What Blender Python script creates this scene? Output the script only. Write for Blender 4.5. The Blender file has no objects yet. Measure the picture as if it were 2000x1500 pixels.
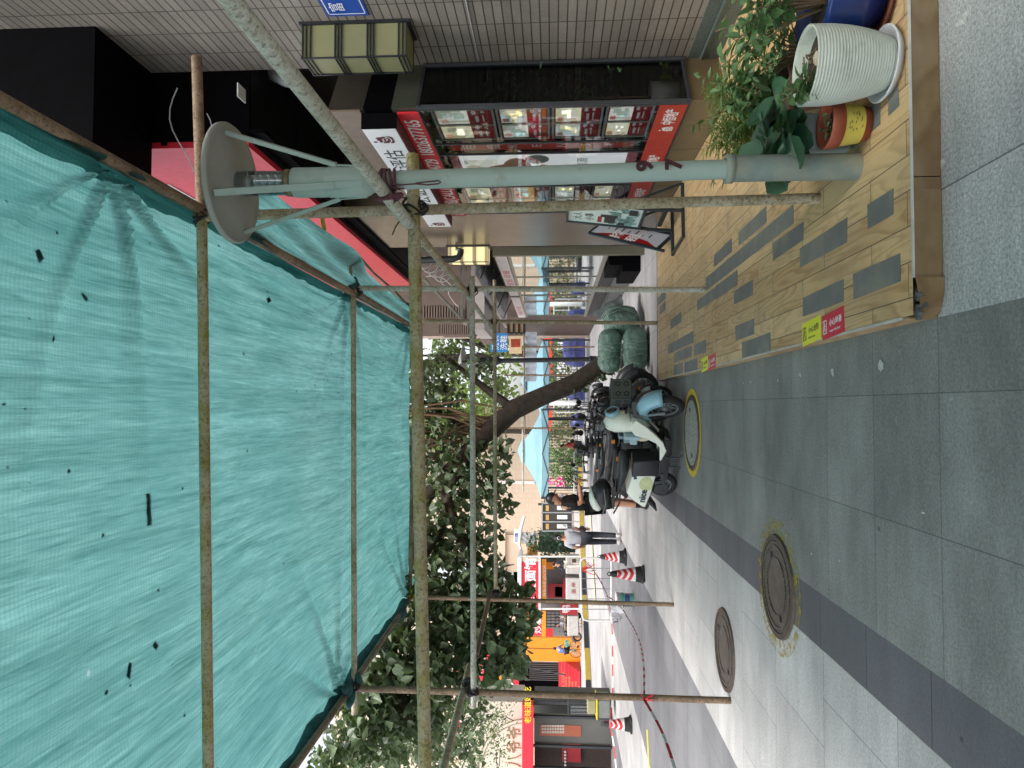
import bpy, bmesh, math, random
from mathutils import Vector, Matrix, Quaternion
R = math.radians
V = Vector
rnd = random.Random(7)
scene = bpy.context.scene
COL = scene.collection

# ------------------------------------------------------------------ camera, sky, sun
CAM = V((0, 0, 1.6)); FPX = 1360.0
YAW = math.atan(44/FPX*0.9995); PIT = math.atan(82/FPX)
fwd = V((math.sin(YAW)*math.cos(PIT), math.cos(YAW)*math.cos(PIT), math.sin(PIT)))
rgt = V((math.cos(YAW), -math.sin(YAW), 0)); upv = rgt.cross(fwd)
cd = bpy.data.cameras.new('camera'); cam = bpy.data.objects.new('camera', cd); COL.objects.link(cam)
cd.sensor_fit = 'HORIZONTAL'; cd.sensor_width = 36; cd.lens = FPX/2000*36; cd.clip_end = 1000; cd.clip_start = .05
# the phone was held upright and the picture lies on its side: world up points to picture left
X = -upv; Yv = rgt; Z = -fwd
cam.matrix_world = Matrix(((X.x, Yv.x, Z.x, CAM.x), (X.y, Yv.y, Z.y, CAM.y), (X.z, Yv.z, Z.z, CAM.z), (0, 0, 0, 1)))
scene.camera = cam
w = bpy.data.worlds.new("World"); scene.world = w; w.use_nodes = True
wn = w.node_tree.nodes; wl = w.node_tree.links
sky = wn.new('ShaderNodeTexSky'); sky.sky_type = 'NISHITA'; sky.sun_disc = False
SUN_EL, SUN_AZ = R(66), R(186)          # azimuth the sunlight comes from, clockwise from +Y
sky.sun_elevation = SUN_EL; sky.sun_rotation = SUN_AZ; sky.dust_density = 4.0; sky.air_density = 1.0; sky.ozone_density = 1.0
hs = wn.new('ShaderNodeHueSaturation'); hs.inputs['Saturation'].default_value = .35
bgn = wn['Background']; bgn.inputs['Strength'].default_value = .15
wl.new(sky.outputs[0], hs.inputs['Color']); wl.new(hs.outputs[0], bgn.inputs['Color'])
sl = bpy.data.lights.new('sun', 'SUN'); sl.energy = 1.0; sl.angle = R(40); sl.color = (1, .96, .9)
so = bpy.data.objects.new('sun', sl); COL.objects.link(so); so.location = (0, 0, 30)
sd = V((math.sin(SUN_AZ)*math.cos(SUN_EL), math.cos(SUN_AZ)*math.cos(SUN_EL), math.sin(SUN_EL)))
so.rotation_mode = 'QUATERNION'; so.rotation_quaternion = sd.to_track_quat('Z', 'Y')
vs = scene.view_settings; scene.display_settings.display_device = 'sRGB'
vs.view_transform = 'Standard'; vs.look = 'None'; vs.gamma = 1; vs.exposure = 1.3; vs.use_curve_mapping = False
scene.cycles.max_bounces = 7; scene.cycles.transparent_max_bounces = 12; scene.cycles.use_denoising = True
scene.cycles.caustics_reflective = False; scene.cycles.caustics_refractive = False

# ------------------------------------------------------------------ helpers
def ray(px, py):
    return (rgt*((1500-py)-750)/FPX - upv*(px-1000)/FPX + fwd)
def atY(px, py, y):
    d = ray(px, py); return CAM + d*((y-CAM.y)/d.y)
def atZ(px, py, z=0):
    d = ray(px, py); return CAM + d*((z-CAM.z)/d.z)
def atX(px, py, x):
    d = ray(px, py); return CAM + d*((x-CAM.x)/d.x)

def sr(r, g, b):
    f = lambda c: (c/255/12.92) if c/255 <= .04045 else ((c/255+.055)/1.055)**2.4
    return (f(r), f(g), f(b))

class N:
    """small node-tree writer"""
    def __init__(s, name):
        s.m = bpy.data.materials.new(name); s.m.use_nodes = True
        s.t = s.m.node_tree; s.b = s.t.nodes['Principled BSDF']; s.out = s.t.nodes['Material Output']
        s.tc = s.t.nodes.new('ShaderNodeTexCoord')
    def n(s, typ, **kw):
        x = s.t.nodes.new(typ)
        for k, v in kw.items():
            if k in x.inputs: x.inputs[k].default_value = v
            else: setattr(x, k, v)
        return x
    def l(s, a, b): s.t.links.new(a, b)
    def noise(s, scale, detail=5, rough=.6, vec=None, sc=None, dist=0):
        x = s.n('ShaderNodeTexNoise'); x.inputs['Scale'].default_value = scale; x.inputs['Detail'].default_value = detail
        x.inputs['Roughness'].default_value = rough; x.inputs['Distortion'].default_value = dist
        s.l(s.map(sc, vec) if sc else (vec or s.tc.outputs['Object']), x.inputs['Vector']); return x.outputs['Fac']
    def map(s, sc=(1, 1, 1), vec=None, rot=(0, 0, 0), loc=(0, 0, 0)):
        x = s.n('ShaderNodeMapping'); x.inputs['Scale'].default_value = sc; x.inputs['Rotation'].default_value = rot; x.inputs['Location'].default_value = loc
        s.l(vec or s.tc.outputs['Object'], x.inputs['Vector']); return x.outputs[0]
    def ramp(s, fac, stops, interp='LINEAR'):
        x = s.n('ShaderNodeValToRGB'); x.color_ramp.interpolation = interp; e = x.color_ramp.elements
        while len(e) < len(stops): e.new(.5)
        for i, (p, c) in enumerate(stops):
            e[i].position = p; e[i].color = (*c, 1) if not isinstance(c, (int, float)) else (c, c, c, 1)
        s.l(fac, x.inputs[0]); return x.outputs[0]
    def mix(s, fac, a, b, mode='MIX'):
        x = s.n('ShaderNodeMix'); x.data_type = 'RGBA'; x.blend_type = mode
        for sock, val in ((x.inputs[0], fac), (x.inputs[6], a), (x.inputs[7], b)):
            if hasattr(val, 'is_output'): s.l(val, sock)
            elif isinstance(val, (int, float)): sock.default_value = val
            else: sock.default_value = (*val, 1)
        return x.outputs[2]
    def math(s, op, a, b=0):
        x = s.n('ShaderNodeMath'); x.operation = op
        for i, val in enumerate((a, b)):
            if hasattr(val, 'is_output'): s.l(val, x.inputs[i])
            else: x.inputs[i].default_value = val
        return x.outputs[0]
    def bump(s, h, strength=.3, dist=.01):
        x = s.n('ShaderNodeBump'); x.inputs['Strength'].default_value = strength; x.inputs['Distance'].default_value = dist
        s.l(h, x.inputs['Height']); s.l(x.outputs[0], s.b.inputs['Normal'])
    def set(s, col=None, rough=None, metal=None, spec=None, **kw):
        for k, v in (('Base Color', col), ('Roughness', rough), ('Metallic', metal), ('Specular IOR Level', spec)):
            if v is None: continue
            if hasattr(v, 'is_output'): s.l(v, s.b.inputs[k])
            elif isinstance(v, tuple): s.b.inputs[k].default_value = (*v, 1)
            else: s.b.inputs[k].default_value = v
        for k, v in kw.items(): s.b.inputs[k].default_value = v
        return s.m

def M(name, c, rough=.6, metal=0, var=.14, vs=7, bump=0, bs=60, dirt=None, ds=4, da=.5, spec=.5, **kw):
    n = N(name)
    k = n.noise(vs, 6)
    col = n.mix(n.ramp(k, [(.3, 0), (.7, 1)]), tuple(x*(1-var) for x in c), tuple(min(1, x*(1+var)) for x in c))
    if dirt:
        d = n.noise(ds, 8, .7)
        col = n.mix(n.ramp(d, [(1-da-.12, 0), (1-da+.15, 1)]), col, dirt)
    rr = n.ramp(n.noise(vs*2.3, 4), [(.2, max(.03, rough*.8)), (.8, min(1, rough*1.2))])
    if bump: n.bump(n.noise(bs, 4), bump, .01)
    return n.set(col, rr, metal, spec, **kw)

class MB:
    """collects shapes and links them as ONE mesh object"""
    def __init__(s): s.v = []; s.f = []; s.sm = []; s.mi = []; s.cur = 0
    def add(s, vs_, fs, smooth=False):
        o = len(s.v); s.v += [V(p) for p in vs_]
        for f in fs: s.f.append([i+o for i in f]); s.sm.append(smooth); s.mi.append(s.cur)
        return s
    def box(s, a, b):
        x0, y0, z0 = a; x1, y1, z1 = b
        return s.hexa([(x0, y0, z0), (x1, y0, z0), (x1, y1, z0), (x0, y1, z0), (x0, y0, z1), (x1, y0, z1), (x1, y1, z1), (x0, y1, z1)])
    def hexa(s, p):
        return s.add(p, [(3, 2, 1, 0), (4, 5, 6, 7), (0, 1, 5, 4), (1, 2, 6, 5), (2, 3, 7, 6), (3, 0, 4, 7)])
    def cbox(s, c, sz, rz=0, rx=0, ry=0):
        m = Matrix.Rotation(rz, 3, 'Z') @ Matrix.Rotation(ry, 3, 'Y') @ Matrix.Rotation(rx, 3, 'X'); c = V(c); h = V(sz)/2
        p = [c + m @ V((sx*h.x, sy*h.y, sz_*h.z)) for sz_ in (-1, 1) for sx, sy in ((-1, -1), (1, -1), (1, 1), (-1, 1))]
        return s.hexa(p)
    def quad(s, a, b, c, d): return s.add([a, b, c, d], [(0, 1, 2, 3)])
    def bar(s, a, b, wd, th, up=(0, 0, 1)):
        a = V(a); b = V(b); t = (b-a).normalized(); u = V(up)
        if abs(t.dot(u)) > .95: u = V((1, 0, 0))
        n1 = t.cross(u).normalized()*wd/2; n2 = n1.cross(t).normalized()*th/2
        return s.hexa([a-n1-n2, a+n1-n2, b+n1-n2, b-n1-n2, a-n1+n2, a+n1+n2, b+n1+n2, b-n1+n2])
    def tube(s, pts, r, seg=10, cap=True, smooth=True):
        pts = [V(p) for p in pts]; n = len(pts); rs = r if isinstance(r, (list, tuple)) else [r]*n
        vs_ = []; prev = None
        for i, p in enumerate(pts):
            t = (pts[min(i+1, n-1)] - pts[max(i-1, 0)]).normalized()
            if prev is None:
                u = V((0, 0, 1)) if abs(t.z) < .9 else V((1, 0, 0)); a = t.cross(u).normalized()
            else:
                a = (prev - t*prev.dot(t)); a = a.normalized() if a.length > 1e-6 else t.orthogonal().normalized()
            prev = a; b = t.cross(a)
            for k in range(seg):
                q = 2*math.pi*k/seg; vs_.append(p + (a*math.cos(q) + b*math.sin(q))*rs[i])
        fs = [(i*seg+k, i*seg+(k+1) % seg, (i+1)*seg+(k+1) % seg, (i+1)*seg+k) for i in range(n-1) for k in range(seg)]
        s.add(vs_, fs, smooth)
        if cap: s.add(vs_[:seg], [tuple(range(seg))[::-1]]); s.add(vs_[-seg:], [tuple(range(seg))])
        return s
    def lathe(s, prof, c=(0, 0, 0), seg=24, axis='Z', smooth=True, sx=1, sy=1):
        """prof = [(radius, height)]"""
        c = V(c); vs_ = []
        for r_, h in prof:
            for k in range(seg):
                q = 2*math.pi*k/seg; a, b = r_*math.cos(q)*sx, r_*math.sin(q)*sy
                vs_.append(c + (V((a, b, h)) if axis == 'Z' else V((a, h, b)) if axis == 'Y' else V((h, a, b))))
        fs = [(i*seg+k, i*seg+(k+1) % seg, (i+1)*seg+(k+1) % seg, (i+1)*seg+k) for i in range(len(prof)-1) for k in range(seg)]
        return s.add(vs_, fs, smooth)
    def disc(s, c, r, n=(0, 0, 1), seg=20):
        n = V(n).normalized(); a = n.orthogonal().normalized(); b = n.cross(a); c = V(c)
        return s.add([c + (a*math.cos(2*math.pi*k/seg)+b*math.sin(2*math.pi*k/seg))*r for k in range(seg)], [tuple(range(seg))])
    def ell(s, c, r, seg=14, rings=8, rot=None):
        c = V(c); r = V(r) if not isinstance(r, (int, float)) else V((r, r, r)); rot = rot or Matrix.Identity(3); vs_ = []
        for i in range(rings+1):
            t = math.pi*i/rings
            for k in range(seg):
                q = 2*math.pi*k/seg
                vs_.append(c + rot @ V((math.sin(t)*math.cos(q)*r.x, math.sin(t)*math.sin(q)*r.y, math.cos(t)*r.z)))
        fs = [(i*seg+k, (i+1)*seg+k, (i+1)*seg+(k+1) % seg, i*seg+(k+1) % seg) for i in range(rings) for k in range(seg)]
        return s.add(vs_, fs, True)
    def prism(s, poly, d, plane='XZ', o=(0, 0, 0), smooth=False):
        """polygon extruded by d (two numbers) along the missing axis"""
        o = V(o); d0, d1 = d
        mk = {'XZ': lambda a, b, t: V((a, t, b)), 'XY': lambda a, b, t: V((a, b, t)), 'YZ': lambda a, b, t: V((t, a, b))}[plane]
        n = len(poly); vs_ = [o+mk(a, b, d0) for a, b in poly] + [o+mk(a, b, d1) for a, b in poly]
        fs = [tuple(range(n))[::-1], tuple(range(n, 2*n))] + [(i, (i+1) % n, n+(i+1) % n, n+i) for i in range(n)]
        return s.add(vs_, fs, smooth)
    def hull(s, prof, smooth=True):
        """side outline [(x, z, half width)] swollen sideways"""
        n = len(prof); vs_ = [V((x, -w_, z)) for x, z, w_ in prof] + [V((x, w_, z)) for x, z, w_ in prof]
        cx = sum(p[0] for p in prof)/n; cz = sum(p[1] for p in prof)/n; mw = max(p[2] for p in prof)
        fs = [(i, n+i, n+(i+1) % n, (i+1) % n) for i in range(n)] + [tuple(range(n)), tuple(range(n, 2*n))[::-1]]
        return s.add(vs_, fs, smooth)
    def xf(s, m, start=0):
        for i in range(start, len(s.v)): s.v[i] = m @ s.v[i]
        return s
    def build(s, name, mat, parent=None, bevel=0, sub=0, world=False, seg=2):
        me = bpy.data.meshes.new(name)
        if world and parent is not None:
            mi = PW[parent.name].inverted(); vs_ = [mi @ p for p in s.v]
        else: vs_ = s.v
        me.from_pydata([tuple(p) for p in vs_], [], s.f)
        mats = mat if isinstance(mat, (list, tuple)) else [mat]
        for m_ in mats: me.materials.append(m_)
        me.polygons.foreach_set('use_smooth', s.sm); me.polygons.foreach_set('material_index', [min(i, len(mats)-1) for i in s.mi])
        me.update()
        o = bpy.data.objects.new(name, me); COL.objects.link(o)
        if parent is not None: o.parent = parent
        if bevel:
            b = o.modifiers.new('edge', 'BEVEL'); b.width = bevel; b.segments = seg; b.limit_method = 'ANGLE'; b.angle_limit = R(35)
        if sub:
            b = o.modifiers.new('round', 'SUBSURF'); b.levels = sub; b.render_levels = sub
        return o
PW = {}
def thing(name, label, cat, loc=(0, 0, 0), rz=0, group=None):
    o = bpy.data.objects.new(name, None); COL.objects.link(o); o.location = loc; o.rotation_euler = (0, 0, rz); o.empty_display_size = .1
    o['label'] = label; o['category'] = cat
    if group: o['group'] = group
    PW[o.name] = Matrix.Translation(loc) @ Matrix.Rotation(rz, 4, 'Z'); return o
def tag(o, label, cat, group=None, kind=None):
    o['label'] = label; o['category'] = cat
    if group: o['group'] = group
    if kind: o['kind'] = kind
    return o
def struct(o, kind='structure', label=None, cat=None):
    o['kind'] = kind
    if label: o['label'] = label; o['category'] = cat
    return o
def dup(root, loc=None, rz=None, label=None, scale=None):
    c = root.copy(); COL.objects.link(c)
    for ch in root.children:
        d = ch.copy(); COL.objects.link(d); d.parent = c
        for g in ch.children:
            e = g.copy(); COL.objects.link(e); e.parent = d
    if loc is not None: c.location = loc
    if rz is not None: c.rotation_euler = (0, 0, rz)
    if scale: c.scale = (scale,)*3 if isinstance(scale, (int, float)) else scale
    if label: c['label'] = label
    return c
TXT = {}
def text(body, size, mat, parent, o, xd, yd, name='lettering', bold=0, ext=.0015, align='LEFT', sx=1, world=True):
    """flat lettering standing proud of the plane spanned by xd, yd at o"""
    key = (body, bold, ext/size, align)
    if key not in TXT:
        cu = bpy.data.curves.new('t', 'FONT'); cu.body = body; cu.size = 1; cu.extrude = ext/size; cu.offset = bold; cu.align_x = align; cu.resolution_u = 3
        ob = bpy.data.objects.new('t', cu); COL.objects.link(ob)
        dg = bpy.context.evaluated_depsgraph_get(); me = bpy.data.meshes.new_from_object(ob.evaluated_get(dg))
        TXT[key] = ([v.co.copy() for v in me.vertices], [list(p.vertices) for p in me.polygons])
        bpy.data.objects.remove(ob); bpy.data.curves.remove(cu); bpy.data.meshes.remove(me)
    vs_, fs = TXT[key]; xd = V(xd).normalized(); yd = V(yd).normalized(); zd = xd.cross(yd); o = V(o)
    mb = MB(); mb.add([o + xd*p.x*size*sx + yd*p.y*size + zd*p.z*size for p in vs_], fs)
    return mb.build(name, mat, parent, world=world)

# ------------------------------------------------------------------ materials
WHITE = M('white_paint', (.72, .73, .71), .45, var=.05)
BLACK = M('black_plastic', (.018, .02, .022), .38, var=.2)
DARK = M('dark_metal', (.03, .034, .04), .45, var=.2)
NAVYBLK = M('black_panel', (.0016, .0016, .0024), .7, var=.3, spec=.05)
RUBBER = M('rubber', (.02, .02, .021), .75, var=.2)
STEEL = M('steel', (.5, .51, .52), .35, 1, var=.1)
CHROME = M('chrome', (.7, .7, .72), .2, 1, var=.05)
GREYPL = M('grey_plastic', (.2, .22, .23), .5)
RED = M('red_paint', sr(196, 28, 40), .5, var=.06)
SIGNRED = M('sign_red', sr(214, 40, 60), .45, var=.05)
DEEPRED = M('deep_red', sr(150, 22, 34), .5, var=.06)
MAROON = M('maroon', sr(84, 18, 28), .6)
YELLOW = M('yellow_paint', sr(236, 214, 40), .5, var=.06)
SIGNWHITE = M('sign_white', (.78, .79, .8), .4, var=.03)
INK = M('ink', (.03, .03, .035), .6)
ORANGE = M('orange_panel', sr(232, 140, 24), .5, var=.08, vs=1.5)
SKIN = M('skin', sr(205, 150, 120), .55, var=.06)
HAIR = M('hair', (.012, .01, .009), .5)
GLASSM = None
def glass(name, tint=(.8, .85, .85), alpha=.25, rough=.02):
    n = N(name); n.set(tint, rough, 0, .6)
    tr = n.n('ShaderNodeBsdfTransparent'); tr.inputs[0].default_value = (*tint, 1)
    gl = n.n('ShaderNodeBsdfGlossy'); gl.inputs['Roughness'].default_value = rough; gl.inputs['Color'].default_value = (.9, .95, .95, 1)
    fr = n.n('ShaderNodeFresnel'); fr.inputs['IOR'].default_value = 1.55
    mx = n.n('ShaderNodeMixShader'); k = n.math('ADD', fr.outputs[0], alpha); n.l(k, mx.inputs[0])
    n.l(tr.outputs[0], mx.inputs[1]); n.l(gl.outputs[0], mx.inputs[2]); n.l(mx.outputs[0], n.out.inputs[0]); return n.m
GLASS = glass('shop_glass', (.95, .97, .96), .0)
MIRGLASS = glass('reflecting_glass', (.22, .25, .25), .46)

def granite(name, c, joint, bw, bh, speck=.35, jcol=.35, off=0., stain=.25, jw=.004, loc=(0, 0, 0), rot=0):
    n = N(name)
    vec = n.map((1, 1, 1), rot=(0, 0, rot), loc=loc)
    br = n.n('ShaderNodeTexBrick'); br.offset = off; n.l(vec, br.inputs['Vector'])
    for k, v_ in (('Scale', 1), ('Mortar Size', jw), ('Mortar Smooth', .3), ('Brick Width', bw), ('Row Height', bh), ('Bias', 0)): br.inputs[k].default_value = v_
    br.inputs['Color1'].default_value = (.90, .905, .90, 1); br.inputs['Color2'].default_value = (1.06, 1.055, 1.05, 1); br.inputs['Mortar'].default_value = (jcol,)*3 + (1,)
    fine = n.noise(70, 4, .8); fine2 = n.noise(230, 2, .8)
    sp = n.ramp(n.math('ADD', n.math('MULTIPLY', fine, .6), n.math('MULTIPLY', fine2, .4)), [(.36, 1-speck), (.64, 1+speck)])
    col = n.mix(1.0, c, sp, 'MULTIPLY')
    col = n.mix(1.0, col, br.outputs['Color'], 'MULTIPLY')
    st = n.noise(1.1, 9, .66, sc=(.8, 1.5, 1)); st2 = n.noise(6, 9, .75, sc=(.35, 2.4, 1))
    col = n.mix(1.0, col, n.ramp(st, [(.25, 1-stain*1.3), (.75, 1+stain*.8)]), 'MULTIPLY')
    col = n.mix(1.0, col, n.ramp(st2, [(.3, 1-stain*.5), (.7, 1+stain*.45)]), 'MULTIPLY')
    # old gum spots and drips
    vo = n.n('ShaderNodeTexVoronoi'); vo.inputs['Scale'].default_value = 2.6; vo.inputs['Randomness'].default_value = 1; n.l(n.tc.outputs['Object'], vo.inputs['Vector'])
    sc_ = n.noise(3.4, 10, .78, dist=1.5); col = n.mix(n.ramp(sc_, [(.60, 0), (.70, .35)]), col, tuple(min(1, x*1.7) for x in c)); col = n.mix(n.ramp(n.noise(4.5, 9, .75, dist=.8), [(.60, 0), (.70, .45)]), col, tuple(x*.55 for x in c))
    spot = n.math('ADD', vo.outputs['Distance'], n.math('MULTIPLY', n.noise(30, 3), .05))
    col = n.mix(n.ramp(spot, [(.052, .75), (.066, 0)]), col, tuple(x*.35 for x in c))
    n.set(col, n.ramp(st2, [(.3, .55), (.7, .8)]), 0, .35)
    n.bump(n.math('ADD', n.math('MULTIPLY', fine, .4), n.math('MULTIPLY', br.outputs['Fac'], -2.0)), .25, .004)
    return n.m
G_LIGHT = granite('light_granite', (.43, .445, .44), 0, .9, .6, .62)
G_DARK = granite('dark_granite', (.24, .25, .236), 0, .6, .6, .42, .55, stain=.32, loc=(.54, 0, 0), jw=.003)
G_BAND = granite('band_granite', (.125, .125, .138), 0, 3, .62, .25, .4)
G_LEFT = granite('left_granite', (.47, .46, .45), 0, .57, .9, .36, .6, off=.5, loc=(1.45, .2, 0))
G_LEFTD = granite('left_dark_granite', (.2, .2, .21), 0, .57, .9, .25, .5, off=.5, loc=(3.15, .4, 0))
CONC = granite('far_paving', (.42, .41, .41), 0, 1.2, 1.2, .12, .7, stain=.25, jw=.01)

def pole_mat(name, a, b, c, k=.5):
    n = N(name)
    f = n.noise(3.2, 9, .78, sc=(1, 1, .8)); g = n.noise(45, 5, .85); h = n.noise(1.7, 5)
    col = n.mix(n.ramp(f, [(.43, 0), (.57, 1)]), a, b)
    col = n.mix(n.ramp(g, [(.50, 0), (.62, .85)]), col, tuple(x*.3 for x in b))
    col = n.mix(n.ramp(h, [(.5, 0), (.66, k)]), col, c)
    n.bump(g, .3, .003); return n.set(col, .62, 0, .4)
P_GREEN = pole_mat('mossy_pipe', sr(176, 166, 138), sr(150, 138, 78), sr(110, 88, 50))
P_OCHRE = pole_mat('weathered_pipe', sr(186, 176, 154), sr(150, 136, 104), sr(126, 102, 72))
P_RUST = pole_mat('rusty_pipe', sr(146, 124, 100), sr(112, 92, 72), sr(82, 62, 48))
P_PALE = pole_mat('galvanised_pipe', sr(196, 196, 184), sr(164, 160, 142), sr(130, 116, 80), .35)
# ------------------------------------------------------------------ setting: ground
mb = MB(); mb.quad((-140, -30, -.03), (140, -30, -.03), (140, 400, -.03), (-140, 400, -.03))
struct(mb.build('ground', CONC))
YN, YF = -6, 24
def strip(x0, x1, m, y0=YN, y1=YF):
    b = MB(); n = 12
    for i in range(n):
        a, c = y0+(y1-y0)*i/n, y0+(y1-y0)*(i+1)/n
        b.quad((x0, a, 0), (x1, a, 0), (x1, c, 0), (x0, c, 0))
    return b, m
pv = MB(); pmats = []
for x0, x1, m, y0, y1 in ((.375, 12, G_LIGHT, YN, 10.05), (-1.12, .375, G_DARK, YN, YF), (-1.45, -1.12, G_BAND, YN, YF), (-3.15, -1.45, G_LEFT, YN, YF),
                          (-6.0, -3.15, G_LEFTD, YN, YF), (-8.4, -6.0, G_LEFT, YN, YF), (-11.4, -8.4, G_LEFTD, YN, YF), (-16, -11.4, G_LEFT, YN, YF), (.375, 12, CONC, 10.45, YF)):
    b, _ = strip(x0, x1, m, y0, y1); pv.cur = len(pmats); pmats.append(m); pv.add(b.v, b.f)
struct(pv.build('pavement', pmats))
rk = M('kerb_stone', sr(92, 98, 96), .7, var=.3, vs=5, bump=.4, bs=30)
mb = MB(); mb.box((.375, 10.05, -.03), (12, 10.45, .07)); struct(mb.build('kerb', rk, bevel=.012))
# dried paint spots along the dark slabs
mb = MB(); prnd = random.Random(3)
for i, (px, py, s_) in enumerate([(1721, 715, .035), (1629, 726, .028), (1562, 733, .018), (1519, 743, .014), (1486, 744, .012), (1466, 747, .014), (1452, 749, .012), (1426, 753, .011), (1391, 753, .01), (1376, 757, .01), (1858, 779, .008),
                     (1880, 40, .03), (1835, 320, .035), (1803, 1000, .012), (1640, 1095, .012), (1585, 1082, .012), (1612, 890, .006)]):
    c = atZ(px, py, .003)
    for k in range(3 if s_ > .015 else 2):
        q = c + V((prnd.uniform(-1, 1)*s_*.5, prnd.uniform(-1, 1)*s_*.9, .0004*k)); n_ = 11
        ph = [prnd.uniform(.5, 1.1) for _ in range(n_)]
        mb.add([q + V((math.cos(2*math.pi*j/n_)*s_*.6*ph[j], math.sin(2*math.pi*j/n_)*s_*.8*ph[j], 0)) for j in range(n_)], [tuple(range(n_))])
struct(mb.build('paint_spots', M('dry_white_paint', (.5, .52, .5), .8, var=.3, vs=90)), 'stuff', 'white dried paint spots spattered in a line on the dark slabs', 'paint spots')

# manhole covers
MH_IRON = N('manhole_iron')
_ck = MH_IRON.n('ShaderNodeTexChecker'); _ck.inputs['Scale'].default_value = 55; MH_IRON.l(MH_IRON.tc.outputs['Object'], _ck.inputs['Vector'])
_c = MH_IRON.mix(MH_IRON.ramp(MH_IRON.noise(9, 6), [(.35, 0), (.65, 1)]), sr(92, 84, 78), sr(122, 112, 104))
MH_IRON.l(_ck.outputs['Fac'], MH_IRON.n('ShaderNodeMath').inputs[0]); MH_IRON.bump(_ck.outputs['Fac'], .8, .006)
MH_IRON = MH_IRON.set(MH_IRON.mix(MH_IRON.math('MULTIPLY', _ck.outputs['Fac'], .75), _c, sr(48, 44, 40)), .5, .3)
MH_GREY = M('worn_iron', sr(156, 158, 150), .6, .1, var=.25, vs=25, bump=.5, bs=90)
RUSTRIM = M('rusty_rim', sr(90, 78, 68), .6, .3, var=.3, vs=15)
def yellow_ring_mat():
    n = N('worn_yellow_ring'); f = n.noise(14, 9, .8)
    tr = n.n('ShaderNodeBsdfTransparent'); mx = n.n('ShaderNodeMixShader')
    n.set(n.mix(n.noise(30, 3), sr(196, 170, 50), sr(150, 134, 60)), .8)
    n.l(n.ramp(f, [(.47, .0), (.60, .85)]), mx.inputs[0]); n.l(tr.outputs[0], mx.inputs[1]); n.l(n.b.outputs[0], mx.inputs[2]); n.l(mx.outputs[0], n.out.inputs[0]); return n.m
YRING = yellow_ring_mat(); YSOLID = M('yellow_ring', sr(198, 172, 52), .8, var=.2, vs=20)
def manhole(px, py, r, label, ring, rotz, mat, grid):
    c = atZ(px, py, 0); t = thing('manhole_cover', label, 'manhole cover', (c.x, c.y, 0), rotz)
    b = MB(); b.lathe([(r*.9, .010), (r*.9, .016), (r, .016), (r*1.02, .002)], seg=56, smooth=False); b.build('rim', RUSTRIM, t)
    b = MB(); b.lathe([(0.001, .012), (r*.88, .012), (r*.895, .006)], seg=56, smooth=False)
    if grid:
        for i in range(-7, 8):
            x = i*r*.115; h = math.sqrt(max(0, (r*.84)**2-x*x))
            for k in range(-7, 8):
                y = k*r*.115
                if abs(y) < h and rnd.random() < .85:
                    if (i+k) % 2: b.cbox((x, y, .014), (r*.085, r*.03, .006))
                    else: b.cbox((x, y, .014), (r*.03, r*.085, .006))
    else:
        for rr in (.55, .78): b.lathe([(r*rr, .011), (r*rr, .017), (r*rr+.012, .017), (r*rr+.012, .011)], seg=56, smooth=False)
    b.build('lid', mat, t)
    for k in (-1, 1): b = MB(); b.cbox((k*r*.62, 0, .0165), (.05, .028, .006)); b.build('lifting_slot', INK, t)
    if ring:
        b = MB(); b.lathe([(r*1.03, .0035), (r*ring, .0035)], seg=56, smooth=False); b.build('painted_ring', YSOLID if ring < 1.3 else YRING, t)
    return t
manhole(1352, 845, .43, 'grey gridded manhole cover ringed in solid yellow paint beside the white scooter wheel', 1.19, R(10), MH_GREY, True)
manhole(1519, 1145, .36, 'large brown round manhole cover with a worn yellow paint ring across the dark band', 1.33, R(25), MH_IRON, False)
manhole(1416, 1268, .37, 'rusty brown manhole cover without paint, set in pale slabs beside a scaffold pole', 0, R(50), MH_IRON, False)

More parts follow.
